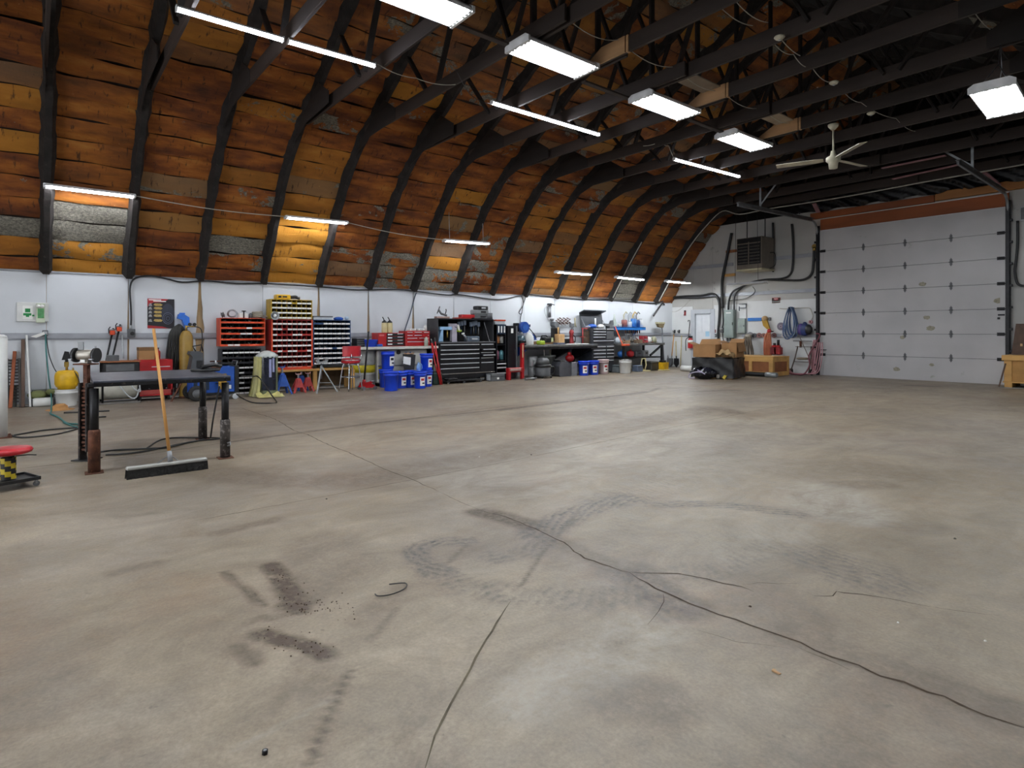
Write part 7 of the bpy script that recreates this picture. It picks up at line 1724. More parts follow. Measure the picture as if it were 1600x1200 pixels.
# unit heater
t, w, h = TB('unit_heater', 'grey-brown unit heater with dark louvres hung on the back wall', 'heater', 1150.5, 1190, 371, 420, .95)
mHt = M('heater_shell', '6e655a', .45, .2, .15)
P(mb().box(-w / 2, .02, 0, w / 2, .75, h), 'shell', mHt, t); P(mb().box(-w * .46, -.0, .14, w * .46, .02, h * .98), 'louvre_frame', mBlack, t)
for i in range(7):
    for s in (-1, 1): P(mb().bar((s * w * .04, -.005, .2 + h * .1 * i), (s * w * .42, -.005, .2 + h * .1 * i), .03, .03, (0, .7, .7)), 'louvre', M('louvre_grey', '55524e', .4, .3), t)
P(mb().box(-.015, -.02, .14, .015, .0, h * .86), 'divider', mHt, t); P(mb().box(-w * .46, -.03, h * .8, w * .46, 0, h * .83), 'divider_bar', mHt, t)
P(mb().box(-w / 2 - .01, -.02, -.05, w / 2 + .01, .77, 0), 'drip_tray', M('tray_cream', 'b3ab8c', .5), t)
for x in (-.8, .9):
    P(mb().cyl((w * .42 * x, .4, h), (w * .42 * x, .4, h + 1.0), .015, n=6), 'hanger_rod', mBlack, t)
P(mb().tube(smooth_path([(w * .5, .5, .5), (w * .75, .4, .45), (w * .8, .35, .1), (w * .55, .4, .0)], 5), .012, 5), 'flex', mCable, t)
# conduits and cables
bcord([(1143, 364, .12), (1137, 395, .1), (1129, 435, .1), (1128, 460, .1), (1129, 481, .1)], .045, mCable, 'thick black conduit running down left of the heater')
bcord([(1207.5, 348, .15), (1208, 380, .15), (1208, 425, .15)], .03, mCable, 'straight black conduit right of the heater')
bcord([(1237, 350, .1), (1239, 375, .1), (1239, 410, .1), (1235, 428, .1), (1222, 435, .1), (1195, 437, .1), (1175, 441, .1), (1160, 448, .1), (1145, 456, .1), (1139, 470, .1), (1138, 484, .1)], .032, mCable, 'black conduit looping from the roof to the grey electrical panel')
bcord([(1272, 384, .12), (1271, 410, .1), (1268, 428, .1), (1255, 437, .1), (1230, 438, .1), (1200, 437, .08)], .036, mCable, 'black conduit curving from the brass elbow by the door track')
t, w, h = TB('pipe_elbow', 'brass pipe elbow in the wall beside the overhead door', 'pipe fitting', 1269, 1275, 381, 389, .16); P(mb().cyl((0, 0, h / 2), (0, .16, h / 2), .07, n=14), 'elbow', mBrass, t); P(mb().cyl((0, .02, -.05), (0, .02, h * .4), .05, n=12), 'nipple', mBrass, t)
bcord([(1047, 465, .1), (1070, 463, .08), (1095, 462, .08), (1112, 459, .08), (1120, 463, .08), (1124, 475, .08), (1124, 495, .08), (1122, 520, .08), (1123, 534, .08)], .04, mCable, 'pair of black cables running over the man door and down its right side')
bcord([(1047, 470, .1), (1058, 466, .08), (1090, 466, .06), (1118, 464, .06), (1127, 472, .06), (1130, 500, .06), (1128, 515, .06)], .02, mCable, 'thinner black cable below the pair over the man door')
bcord([(1161, 448, .08), (1149, 460, .08), (1147, 480, .08), (1147, 512, .08), (1146, 530, .08)], .024, mCable, 'black cable dropping right of the tall grey electrical panel')
bcord([(1137, 470, .06), (1160, 467, .06), (1172, 463, .06), (1180, 455, .06), (1176, 448, .3)], .010, mCable, 'thin wire swagging under the unlit hanging tube light')
bcord([(1038, 478, .04), (1045, 485, .03), (1055, 487, .03), (1067, 480, .03), (1080, 466, .03)], .007, mCableW, 'pale wire drooping on the wall left of the man door')
onxc = lambda pts, r, mat, lb, nm='roof_conduit': S(mb().tube(smooth_path(pts, 5), r, 6), nm, mat, lb, 'conduit')
def onrib(k, zs, d=.03): return [prof(s_at_x(x), -d) + Vector((0, Y0R + PIT * k - .07, 0)) for x in zs]
onxc(onrib(14, (-13.1, -12.8, -12.3, -11.8, -11.2, -10.6)) + [Vector((-10.0, 17.2, 4.95)), Vector((-9.0, 17.2, 4.97)), Vector((-7, 17.2, 4.95)), Vector((-5, 17.25, 5.0)), Vector((-2.5, 17.25, 5.02)), Vector((.5, 17.25, 5.02))], .018, mCableW, 'pale conduit curving up the last rib and across below the roof')
onxc(onrib(12, (-13.08, -12.75, -12.3, -11.9)), .016, mCableW, 'pale conduit rising along the third rib from the back wall')
onxc(onrib(11, (-13.05, -12.8, -12.5)), .012, mCableW, 'short pale conduit at the foot of the fourth rib from the back wall')
for i, (px, py) in enumerate(((1141, 393, ), (1139, 430))):
    p = bw(px, py, .0); t = T('wood_block', '%s wooden block fixing the thick conduit left of the heater' % ('upper' if i == 0 else 'lower'), 'block', p, 0, 'wooden blocks behind the conduit'); P(mb().box(-.14, -.05, -.045, .25, 0, .045), 'block', mPine if i else mPly, t); P(mb().cyl((.1, -.055, 0), (.1, -.05, 0), .012, n=6), 'screw', mSteel, t)
# electrical panels
t, w, h = TB('electrical_panel', 'tall grey-green electrical panel right of the man door', 'electrical panel', 1130.5, 1146, 484, 528, .2)
P(mb().box(-w / 2, .01, 0, w / 2, .2, h, bev=.01), 'cabinet', mPanelG, t); P(mb().box(-w / 2 + .02, 0, .05, w / 2 - .02, .01, h - .05), 'cover', mPanelG, t); P(mb().box(-w * .25, -.004, h - .12, w * .25, 0, h - .09), 'label_card', mPaper, t); P(mb().box(w * .38, -.02, h * .45, w * .43, 0, h * .55), 'latch', mBlackM, t)
for x in (-.3, 0, .3): P(mb().cyl((w * x, .1, -.3), (w * x, .1, 0), .028, n=8), 'conduit_stub', mGreyPl, t)
t, w, h = TB('breaker_box', 'smaller grey-green breaker box on a white backing right of the tall panel', 'electrical panel', 1152, 1164, 497.5, 521, .1)
P(mb().box(-w / 2, .01, 0, w / 2, .1, h), 'cabinet', mPanelG, t); P(mb().box(-w / 2 + .015, 0, .02, w / 2 - .015, .01, h - .02), 'cover', M('panel_green2', '8f9b95', .45), t); P(mb().box(w * .3, -.01, h * .45, w * .38, 0, h * .55), 'latch', mBlackM, t)
t, w, h = TB('disconnect', 'small grey wired box left of the tall electrical panel', 'junction box', 1124, 1130, 512, 520, .16); P(mb().box(-w / 2, 0, 0, w / 2, .16, h, bev=.02), 'box', mGreyPl, t); P(mb().ball((0, -.02, h * .8), .05), 'grey_hand', mGreyLt, t); P(mb().tube(smooth_path([(0, .05, 0), (.05, .05, -.25), (.12, .05, -.4), (.0, .05, -.5)], 5), .014, 5), 'lead', mCable, t)
for i, (px, y0_, y1_, c) in enumerate(((1116.5, 515, 520, 'red-brown'), (1117.5, 522, 527, 'grey'))):
    t, w, h = TB('wall_switch', '%s switch plate beside the man door' % c, 'switch', px - 2, px + 2, y0_, y1_, .03); P(mb().box(-w / 2, 0, 0, w / 2, .03, h), 'plate', M('switch_' + c.replace('-', '_'), '7b4b46' if i == 0 else '5f6468', .5), t); P(mb().box(-w * .15, -.012, h * .35, w * .15, 0, h * .65), 'toggle', mGreyLt, t)
t, w, h = TB('wall_notice', 'white notice sheet on the wall right of the man door', 'notice', 1115, 1121, 493, 509, .012); P(mb().box(-w / 2, 0, 0, w / 2, .01, h, bev=.001), 'sheet', mPaper, t)
for i in range(3): flat(t, 'print_line', M('print_lilac', '8f8fc0', .6), [(-w * .3, h * (.3 + .18 * i)), (w * .3, h * (.3 + .18 * i)), (w * .3, h * (.34 + .18 * i)), (-w * .3, h * (.34 + .18 * i))])
t, w, h = TB('red_bracket', 'small dark red hook bracket high on the wall left of the man door', 'hook', 1068, 1071, 485, 493, .06); P(mb().box(-w / 2, .02, 0, w / 2, .06, h), 'plate', M('dark_red', '7c1f22'), t); P(mb().box(-w / 2, 0, 0, w / 2, .02, h * .2), 'lower_lip', M('dark_red', '7c1f22'), t); P(mb().box(-w * .1, -.01, h * .75, w / 2, .02, h), 'upper_lip', mBlackM, t)
bcord([(1075, 503, .1), (1075.5, 500.5, .1), (1078, 502, .08), (1077, 512, .06), (1075.5, 528, .06)], .012, mCable, 'black hook rod hanging over the fire extinguisher', 'hook_rod', 5, 4, 'hook')
t, w, h = TB('fire_extinguisher', 'red fire extinguisher with white label on the wall left of the man door', 'fire extinguisher', 1073, 1079.5, 525, 544, .22)
P(mb().lathe([(.001, 0), (.085, 0), (.09, .02), (.09, h * .68), (.06, h * .8), (.03, h * .85), (.001, h * .85)], (0, .1, 0), n=18), 'cylinder', mRed, t); P(mb().lathe([(.0915, h * .42), (.0915, h * .66)], (0, .1, 0), n=18), 'label_band', mPaper, t); P(mb().box(-.05, .06, h * .85, .07, .13, h), 'valve_handle', mBlackM, t); P(mb().tube(smooth_path([(-.04, .08, h * .9), (-.16, .06, h * .7), (-.17, .06, h * .1), (-.16, .06, -.1)], 5), .014, 6), 'hose', mCable, t)
# stencilled wall plates
t, w, h = TB('blue_level', 'bright blue level fixed horizontally on the back wall', 'level', 1168, 1196, 496.5, 501.5, .06); P(mb().box(-w / 2, 0, 0, w / 2, .05, h), 'body', M('shelf_blue', '1e6fc0'), t); P(mb().box(w * .28, -.006, 0, w * .5, 0, h), 'dark_end', mNavy, t); P(mb().box(w * .3, -.01, h * .3, w * .42, -.004, h * .7), 'vial', mBrass, t)
t, w, h = TB('grey_switch', 'grey box on the wall right of the blue level', 'switch', 1201, 1204, 496, 501, .06); P(mb().box(-w / 2, 0, 0, w / 2, .06, h), 'plate', mGreyPl, t); P(mb().box(-w * .2, -.01, h * .3, w * .2, 0, h * .7), 'toggle', mGreyLt, t)
t, w, h = TB('work_glove', 'tan cap and glove hanging over the right end of the blue level', 'glove', 1190, 1199, 494, 515, .16); P(mb().ball((-.02, .06, h * .82), .1, (1, .7, .9), 12, 8), 'cap', M('tan_leather', 'b39468', .8), t); P(mb().prism([(-.1, h * .7), (.06, h * .7), (.12, h * .3), (.16, 0), (.06, .02), (-.06, h * .3)], .02, .08, 1), 'glove', M('glove_leather', 'a9842e'), t)
# sign
t, w, h = TB('warning_sign', 'NO SMOKING sign, red on black over orange, high on the back wall', 'sign', 1206, 1219, 465, 473.5, .02)
P(mb().box(-w / 2, 0, 0, w / 2, .012, h, bev=.001), 'sign_plate', mOrangePrint, t); flat(t, 'black_field', mBlackPrint, [(-w * .48, h * .48), (w * .48, h * .48), (w * .48, h * .96), (-w * .48, h * .96)])
flat(t, 'red_oval', mRedPrint, [(w * .3 * math.cos(6.283 * i / 18), h * .73 + h * .2 * math.sin(6.283 * i / 18)) for i in range(18)], -.004)
def lettering(t, text, x, z, size, mat, y=-.006):
    c = bpy.data.curves.new('lettering', 'FONT'); c.body = text; c.size = size; c.align_x = 'CENTER'; c.align_y = 'CENTER'; c.extrude = .001; c.materials.append(mat)
    o = bpy.data.objects.new('lettering_source', c); me = bpy.data.meshes.new_from_object(o); bpy.data.objects.remove(o); bpy.data.curves.remove(c)
    me.name = 'lettering'; me.materials.clear(); me.materials.append(mat); o = link('lettering', me, t); o.location = (x, y, z); o.rotation_euler = (R90, 0, 0); return o
lettering(t, 'NO', 0, h * .73, h * .42, mPaper); lettering(t, 'SMOKING', 0, h * .24, h * .33, mPaper, -.004)
# discs on the wall and rail
t, w, h = TB('saw_blade', 'large dark round grinding disc hung on the back wall', 'disc', 1214, 1226, 504, 516, .04); P(mb().cyl((0, 0, h / 2), (0, .02, h / 2), w / 2, n=28), 'disc', M('disc_grey', '6e6673', .5, .2, .25), t); P(mb().cyl((0, -.006, h / 2), (0, 0, h / 2), w * .2, n=18), 'centre', M('disc_mauve', '93808f', .5), t); P(mb().cyl((0, -.01, h / 2), (0, 0, h / 2), .02, n=8), 'hole', mBlack, t)
for i, (px, r, c, lb) in enumerate(((1172, .11, '7d7d80', 'grey disc, largest on the rail behind the crate'), (1178.5, .07, '4e4e52', 'dark grey disc next to the large one on the rail'), (1186, .08, '7e5654', 'reddish disc, middle of the rail behind the crate'), (1193, .07, '8a5a50', 'rusty disc left of the orange cords on the rail'), (1209, .08, '6d4a48', 'maroon disc right of the orange cords on the rail'), (1224, .07, 'b9b7b4', 'pale disc at the right of the rail'))):
    p = bw(px, 524, .08); t = T('grinding_disc', lb, 'disc', p); P(mb().cyl((0, 0, 0), (0, .025, 0), r, n=20), 'disc', M('disc_' + c, c, .6), t); P(mb().cyl((0, -.008, 0), (0, 0, 0), r * .3, n=12), 'hub', mBlack, t)
t, w, h = TB('bracket_shelf', 'thin dark wire bracket on the wall above the breaker box', 'bracket', 1155, 1167, 475, 481, .1); P(mb().cyl((-w / 2, 0, h), (w / 2, 0, h), .012, n=6), 'rod', mNavy, t); P(mb().cyl((-w / 2, 0, 0), (w * .4, 0, .0), .012, n=6), 'rod', mNavy, t); P(mb().cyl((w * .4, 0, 0), (w * .4, 0, h), .012, n=6), 'rod', mNavy, t); P(mb().cyl((-w / 2, 0, -.1), (-w / 2, 0, h * .4), .016, n=6), 'rod', mNavy, t)
# blue hose coil
hc = T('hose_coil', 'large coil of dark blue air hose on the back wall', 'hose', bw(1236, 480, .2), 0)
hw = bw(1248, 505, .2).x - bw(1226, 505, .2).x; hh = bw(1236, 480, .2).z - bw(1236, 530, .2).z
for i in range(7):
    rx = hw * (.30 + .035 * i); rz = hh * (.42 + .015 * (i % 3) + .01 * i); dx = .05 * math.sin(i * 2.1)
    P(mb().tube([(dx * (1 - math.cos(a)) + rx * math.sin(a) * (.35 + .65 * ((1 - math.cos(a)) / 2) ** .6), -.03 * i + .1, -rz * (1 - math.cos(a))) for a in [6.283 * k / 26 for k in range(26)]], .018, 6, 0, True), 'hose_loop', mBlueHose if i % 3 else M('slate_hose', '566a86', .45), hc)
P(mb().cyl((0, -.15, -.02), (0, .2, -.02), .02, n=8), 'peg', mBlack, hc)
# blue fan-like bag
t, w, h = TB('blue_bag', 'dark blue and purple bag hung right of the blue hose coil', 'bag', 1246, 1266, 503, 527, .25)
P(mb().ball((-.02, .08, h * .5), h * .42, (1, .5, 1), 14, 10), 'bag_body', M('bag_blue', '1d2f63', .5, 0, .3), t); P(mb().ball((-w * .3, .06, h * .52), h * .3, (.9, .5, 1.3), 12, 8), 'purple_flap', M('bag_purple', '4a3a78', .5, 0, .3), t); P(mb().ball((w * .32, .04, h * .5), h * .28, (.9, .6, 1.2), 12, 8), 'black_end', mBlack, t); P(mb().ball((0, .06, h * .85), h * .16, (1, .7, 1), 10, 6), 'blue_knot', M('bag_blue', '1d2f63'), t)
bcord([(1218, 482, .05), (1230, 482.5, .05), (1262, 481, .05), (1268, 487, .05), (1270, 495, .05), (1266, 503, .06)], .012, mCableW, 'pale wire strung over the blue hose coil to the pink disc')
t, w, h = TB('pink_disc', 'small pinkish round box on the wall near the door track', 'box', 1263, 1269, 500, 506, .08); P(mb().cyl((0, 0, h / 2), (0, .08, h / 2), w * .5, n=16), 'disc', mPink, t); P(mb().cyl((0, -.01, h / 2), (0, 0, h / 2), w * .2, n=10), 'centre', mRust, t)
t, w, h = TB('door_button', 'black push button station beside the door track', 'switch', 1275, 1279, 508, 515, .07); P(mb().box(-w / 2, 0, 0, w / 2, .07, h), 'case', mBlack, t)
for z in (.3, .7): P(mb().cyl((0, -.012, h * z), (0, 0, h * z), .02, n=10), 'button', mGreyLt, t)
# hand truck with pink hoses
p = bw(1252, 583, .45); t = T('hand_truck', 'old steel hand truck with hose wound round its frame by the door', 'hand truck', (p.x, p.y, 0)); w = bw(1267, 560, .45).x - bw(1238, 560, .45).x; hz = bw(1252, 541, .35).z
for s in (-1, 1): P(mb().tube([(s * w * .5, -.12, .05), (s * w * .42, .1, hz * .6), (s * w * .36, .2, hz)], .02, 6), 'rail', M('rusty_pipe', '5f534c', .6, .4, .3), t)
for f in (.45, .98): P(mb().bar((-w * .45, .05 + .12 * f, hz * f), (w * .45, .05 + .12 * f, hz * f), .04, .02), 'cross_bar', M('rusty_pipe', '5f534c'), t)
P(mb().bar((w * .4, .1, hz * .5), (-w * .2, .15, hz * 1.3), .02, .01, (0, 1, 0)), 'brace', M('rusty_pipe', '5f534c'), t); P(mb().bar((-w * .7, .3, hz * 1.18), (w * .3, .3, hz * 1.18), .05, .02), 'shelf_bar', mBlackM, t); P(mb().cyl((-w * .25, .25, hz * .95), (-w * .25, .25, hz * 1.18), .035, n=8), 'bracket', mRust, t)
P(mb().box(-w * .5, -.25, .02, w * .5, -.1, .04), 'toe_plate', mBlackM, t); P(mb().lathe([(.001, -.02), (.12, -.02), (.2, .02), (.12, .05), (.001, .05)], (.02, .05, hz * .55), (0, 0, 1), 16), 'tray', M('tan_tray', '8a7d6a', .6), t)
for s in (-1, 1): P(mb().cyl((s * w * .55 - .02, 0, .09), (s * w * .55 + .02, 0, .09), .09, n=14), 'wheel', mRubber, t)
t2 = T('pink_hose', 'pink and dark hose draped around the hand truck', 'hose', (p.x, p.y - .1, 0))
P(mb().tube(smooth_path([(-w * .55, -.1, hz * .6), (-w * .6, -.12, .25), (-w * .4, -.2, .06), (0, -.24, .03), (w * .4, -.2, .05), (w * .6, -.1, .3), (w * .5, 0, hz * .7), (w * .75, .1, hz * 1.1), (w * .9, .2, hz * 1.4), (w * .7, .2, hz * 1.45)], 6), .022, 6), 'hose', M('hose_maroon', '6d3440', .5), t2)
for i in range(4): P(mb().tube(smooth_path([(w * (.75 + .08 * i), .25, hz * 1.15), (w * (.68 + .12 * i), .15, hz * .6), (w * (.6 + .1 * i), .05, .1), (w * (.2 + .1 * i), -.16, .03 + .01 * i), (-w * .3, -.2, .03 + .02 * i), (-w * .5, -.18, .2 + .1 * i)], 6), .014, 6), 'pink_loop', mPink, t2)
t, w, h = TB('pink_sheet', 'faded pink hose bundle hanging beside the left door track', 'hose', 1266, 1278, 531, 580, .12)
for i in range(5): x = -w * .35 + w * .17 * i; P(mb().tube(smooth_path([(x * .3, .05, h), (x, .03, h * .6), (x * 1.1, .03, h * .1), (x * 1.1 + .05, .03, h * .1), (x * .6 + .03, .05, h * .6), (x * .3 + .02, .06, h)], 5), .02, 6), 'hose_loop', mPink, t)

# wooden crate and what lies on it
pA = onz(1120, 586); pB = onz(1206, 589); pC = onz(1231, 585)
w = bw(1206, 589, 1.4)
crx1 = onz(1206.5, 589.5).x; cry = onz(1206.5, 589.5).y; crx0 = crx1 - 2.1
dpt = min(YB - .12 - cry, onz(1231, 587).y - cry); chh = ony(1206, 557.5, cry).z
t = T('wooden_crate', 'long low wooden crate with plywood panels and pine battens', 'crate', ((crx0 + crx1) / 2, cry, 0)); hw_ = (crx1 - crx0) / 2
P(mb().box(-hw_, .02, .06, hw_, dpt, chh - .04), 'plywood_box', mPly, t); P(mb().box(-hw_ - .02, -.0, chh - .04, hw_ + .02, dpt + .02, chh), 'lid', mPine, t)
for z0_, z1_ in ((.02, .14), (chh - .15, chh - .041)): P(mb().box(-hw_, 0, z0_, hw_ + .0, .02, z1_), 'batten', mPine, t); P(mb().box(hw_, 0, z0_, hw_ + .02, dpt, z1_), 'batten', mPine, t)
for x in (-hw_, -hw_ * .33, hw_ * .33, hw_ - .1): P(mb().box(x, -.002, .14, x + .1, .02, chh - .15), 'batten', mPine, t)
for y in (0, dpt - .1): P(mb().box(hw_, y, .14, hw_ + .022, y + .1, chh - .15), 'batten', mPine, t)
for x in (-hw_ * .8, 0, hw_ * .8): P(mb().box(x, .03, 0, x + .1, dpt, .06), 'skid', mPine, t)
CRY = cry; CRZ = chh
A = onz(1128, 589.5); B = onz(1214, 590.5); yb2 = B.y
t = T('roller_tube', 'black pipe with silver end cap lying before the wooden crate', 'pipe', (B.x, yb2, .075)); P(mb().cyl((-2.0, 0, 0), (-.32, 0, 0), .06, n=14), 'pipe', mBlack, t); P(mb().cyl((-.32, 0, 0), (0, 0, 0), .072, n=16), 'end_cap', mGalv, t); P(mb().cyl((0, 0, 0), (.02, 0, 0), .045, n=12), 'spigot', mSteel, t)
# leaning coil of hose sleeves on the crate
t, w, h = TB('hose_heap', 'grey and black hoses hanging in a heap over the left of the wooden crate', 'hoses', 1159, 1180, 525, 555, .3)
rq = random.Random(31)
for i in range(12):
    x = -w * .42 + w * .84 * i / 11; P(mb().tube(smooth_path([(x * .35 + .02, -.02, h), (x * .7, -.08 - .02 * (i % 3), h * .75), (x, -.1, h * .3), (x * 1.05, -.06 - .03 * (i % 2), -.02)], 5), .032, 7), 'hose', [M('hose_grey', '8b8478', .6, 0, .3), M('hose_dark', '35302b', .6, 0, .3), M('hose_brown', '5f5548', .6, 0, .3)][i % 3], t)
P(mb().cyl((0, -.02, h), (0, .3, h), .02, n=8), 'peg', mBlackM, t); P(mb().ball((0, -.02, h * 1.0), .1, (1.3, .8, .7), 10, 6), 'top_knot', M('hose_grey', '8b8478'), t)
t, w, h = TB('extension_cords', 'bundle of orange extension cords hanging down to the wooden crate', 'cords', 1194.5, 1207, 518, 556, .25)
for i in range(9):
    x = -w * .4 + w * .8 * i / 8; P(mb().tube(smooth_path([(x * .2 + .03, -.02, h), (x * .8, -.06 - .02 * (i % 3), h * .8), (x, -.08, h * .4), (x * .9, -.07, .0), (x * .9 + .04, -.09, .01), (x * 1.0 + .03, -.1, h * .5), (x * .4 + .04, -.05, h * .95)], 5), .02, 6), 'cord_loop', mOrangeCord if i % 3 else M('cord_rust', '9c4a2c', .5), t)
P(mb().ball((.04, -.03, h * 1.02), .07, (1, .8, 1), 10, 6), 'red_plug', mRed, t); P(mb().cyl((.03, -.02, h), (.03, .25, h), .018, n=8), 'peg', mBlackM, t)
for i, (px, lb, dk) in enumerate(((1210, 'dark red jug on the crate right of the orange cords', 'maroon'), (1216, 'red jug with black cap at the right end of the crate', 'red'))):
    z = CRZ; p = ony(px, 555, YB - .45); t = T('fuel_jug', lb, 'jug', (p.x, min(p.y, YB - .35), z), 0, None); P(mb().box(-.13, -.1, 0, .13, .1, .28, bev=.03), 'jug_body', M('maroon', '6e1a1c', .4) if i == 0 else M('jug_red', '8a1a1e', .4), t); t.scale = (.85, .85, .85); P(mb().box(-.07, -.06, .28, .07, .06, .34), 'shoulder', mRed, t); P(mb().cyl((0, 0, .34), (0, 0, .42 + .12 * i), .05, n=12), 'cap', mBlack, t)

# pallet of black-wrapped goods with cartons on it
bA = onz(1080, 590); bB = onz(1134, 592.5); bC = onz(1165, 590)
ux = (bB - bA); LX = ux.length; angp = math.atan2(ux.y, ux.x); LY = (bC - bB).length
c = (bA + bC) / 2; ph = ony(1134, 559, bB.y).z
t = T('wrapped_pallet', 'pallet load wrapped in shiny black plastic with two cartons on it', 'pallet load', (c.x, c.y, 0), angp)
v = Matrix.Rotation(-angp, 3, 'Z') @ (bC - bB); hx_ = .56; hy_ = .5
m_ = mb()
rq = random.Random(8)
def wrap(u, v_):      # wrinkled four-sided wrap
    s = u * 4; side = int(s) % 4; f = s - int(s)
    cx_, cy_ = [(-hx_ + 2 * hx_ * f, -hy_), (hx_, -hy_ + 2 * hy_ * f), (hx_ - 2 * hx_ * f, hy_), (-hx_, hy_ - 2 * hy_ * f)][side]
    fold = .022 * math.sin(u * 31 + v_ * 5) * math.sin(v_ * 5 + u * 17) + .008 * math.sin(u * 97 - v_ * 9)
    k = 1 + fold + .05 * (1 - v_) ** 2
    return (cx_ * k, cy_ * k, .03 + (ph - .05) * v_ + .01 * math.sin(u * 50))
m_.grid(wrap, 96, 14); m_.add([(-hx_, -hy_, ph - .02), (hx_, -hy_, ph - .02), (hx_, hy_, ph - .02), (-hx_, hy_, ph - .02)], [(0, 1, 2, 3)])
P(m_, 'plastic_wrap', M('black_plastic', '08080b', .42, 0, .4, 8), t)
for x in (-hx_ * .9, -.06, hx_ * .9 - .12): P(mb().box(x, -hy_ * .95, 0, x + .12, hy_ * .95, .09), 'pallet_runner', mPine, t)
P(mb().box(hx_ * .2, -hy_ - .05, .02, hx_ * .34, -hy_ - .0, .12), 'bare_block', M('grey_block', '8b857c', .7), t); P(mb().prism([(hx_ * .5, .04), (hx_ * .62, .0), (hx_ * .72, .1), (hx_ * .6, .12)], -hy_ - .09, -hy_ - .03, 1), 'yellow_tag', M('tag_yellow', 'c9b23c', .5), t)
m_ = mb(); q_ = onz(1100, 591)
t3 = T('bin_bag', 'crumpled black rubbish bag with white tie slumped against the wrapped pallet', 'bag', (bA.x + ux.x * .45, bA.y + ux.y * .45 + .02, 0), angp)
m_.grid(lambda u, v_: ((.34 + .03 * math.sin(u * 40 + v_ * 9)) * math.cos(u * 6.283) * math.sin(.15 + v_ * 2.6) ** .7, -.30 + (.26 + .03 * math.sin(u * 33)) * math.sin(u * 6.283) * math.sin(.15 + v_ * 2.6) ** .7, -.0 + .30 * v_ * (1 + .1 * math.sin(u * 23))), 40, 12)
P(m_, 'bag_body', M('bin_bag_black', '15161f', .2, 0, .5, 12), t3); P(mb().tube(smooth_path([(-.33, -.5, .05), (-.28, -.54, .14), (-.1, -.57, .2), (.06, -.57, .19), (.14, -.57, .15), (.04, -.58, .21), (-.06, -.57, .25)], 5), .014, 6), 'white_tie', M('lilac_tie', 'b9b0cc', .5), t3); P(mb().tube(smooth_path([(-.33, -.5, .05), (-.28, -.54, .035), (-.14, -.57, .03)], 4), .012, 6), 'white_tie', M('lilac_tie', 'b9b0cc'), t3)
def open_carton(label, x0, x1, y0, y1, h, flaps, mark=None):
    q = T('open_carton', label, 'box', t.matrix_basis @ Vector(((x0 + x1) / 2, (y0 + y1) / 2, ph + .0)), angp); w_, d_ = (x1 - x0) / 2, (y1 - y0) / 2
    for nm_, a in (('side_panel', (-w_, -d_, 0, w_, -d_ + .008, h)), ('side_panel', (-w_, d_ - .008, 0, w_, d_, h)), ('end_panel', (-w_, -d_ + .008, 0, -w_ + .008, d_ - .008, h)), ('end_panel', (w_ - .008, -d_ + .008, 0, w_, d_ - .008, h)), ('bottom_panel', (-w_, -d_, 0, w_, d_, .006))): P(mb().box(*a, bev=.001), nm_, mCard, q)
    for pts in flaps(w_, d_, h): P(mb().add(list(pts) + [Vector(p) + Vector((0, 0, .007)) for p in pts], [(0, 1, 2, 3), (7, 6, 5, 4), (0, 4, 5, 1), (1, 5, 6, 2), (2, 6, 7, 3), (3, 7, 4, 0)]), 'flap', mCard, q)
    if mark: P(mb().cyl(mark, (mark[0] , mark[1] + .004, mark[2]), .05, n=12) if mark[1] < 0 else mb().cyl(mark, (mark[0] + .004, mark[1], mark[2]), .05, n=12), 'sticker', mPaper, q)
    return q
t.matrix_basis = Matrix.Translation(t.location) @ Matrix.Rotation(angp, 4, 'Z')
hC1 = ony(1100, 538, bA.y).z - ph
open_carton('left open cardboard carton on the wrapped pallet, flaps up', -hx_ * .98, hx_ * .12, -hy_ * .95, hy_ * .1, hC1 * .95, lambda w_, d_, h: [((-w_, -d_, h), (w_, -d_, h), (w_ * .9, -d_ - .2, h - .02), (-w_ * .9, -d_ - .2, h + .02)) if False else ((-w_, -d_, h), (-w_, d_, h), (-w_ - .16, d_, h + .06), (-w_ - .16, -d_, h + .06)), ((-w_, d_, h), (w_, d_, h), (w_ * .8, d_ + .1, h + .16), (-w_ * .9, d_ + .1, h + .14)), ((w_, -d_, h), (w_, d_, h), (w_ + .02, d_, h - .2), (w_ + .02, -d_, h - .2))])
open_carton('right open cardboard carton on the wrapped pallet with a round sticker', hx_ * .28, hx_ * 1.0, -hy_ * .45, hy_ * .95, hC1 * 1.1, lambda w_, d_, h: [((-w_, d_, h), (w_, d_, h), (w_ * .9, d_ + .16, h + .1), (-w_ * .9, d_ + .16, h + .1)), ((w_, -d_, h), (w_, d_, h), (w_ + .06, d_, h - .24), (w_ + .06, -d_, h - .24)), ((-w_, -d_, h), (-w_, d_, h), (-w_ - .14, d_, h + .05), (-w_ - .14, -d_, h + .05))], None)
q = [o for o in bpy.data.objects if o.name.startswith('open_carton')][-1]; P(mb().cyl((hx_ * .36, .02, hC1 * .72), (hx_ * .36 + .004, .02, hC1 * .72), .05, n=12), 'sticker', mPaper, q)
q = T('kraft_paper', 'crumpled kraft paper spilling between the two open cartons', 'paper', t.matrix_basis @ Vector((hx_ * .5, -hy_ * .74, ph)), angp)
m_ = mb(); m_.grid(lambda u, v_: (-.24 + .5 * u, -.1 + .2 * v_, .02 + .2 * math.sin(math.pi * u) ** .5 * math.sin(math.pi * (v_ * .8 + .15)) + .03 * math.sin(u * 17 + v_ * 5)), 24, 8); P(m_, 'paper_sheet', mKraft, q); P(mb().ball((.2, -.02, .08), .09, (1, .9, .8), 12, 8), 'crumpled_end', M('tan_paper_dark', '7d6544', .8), q)
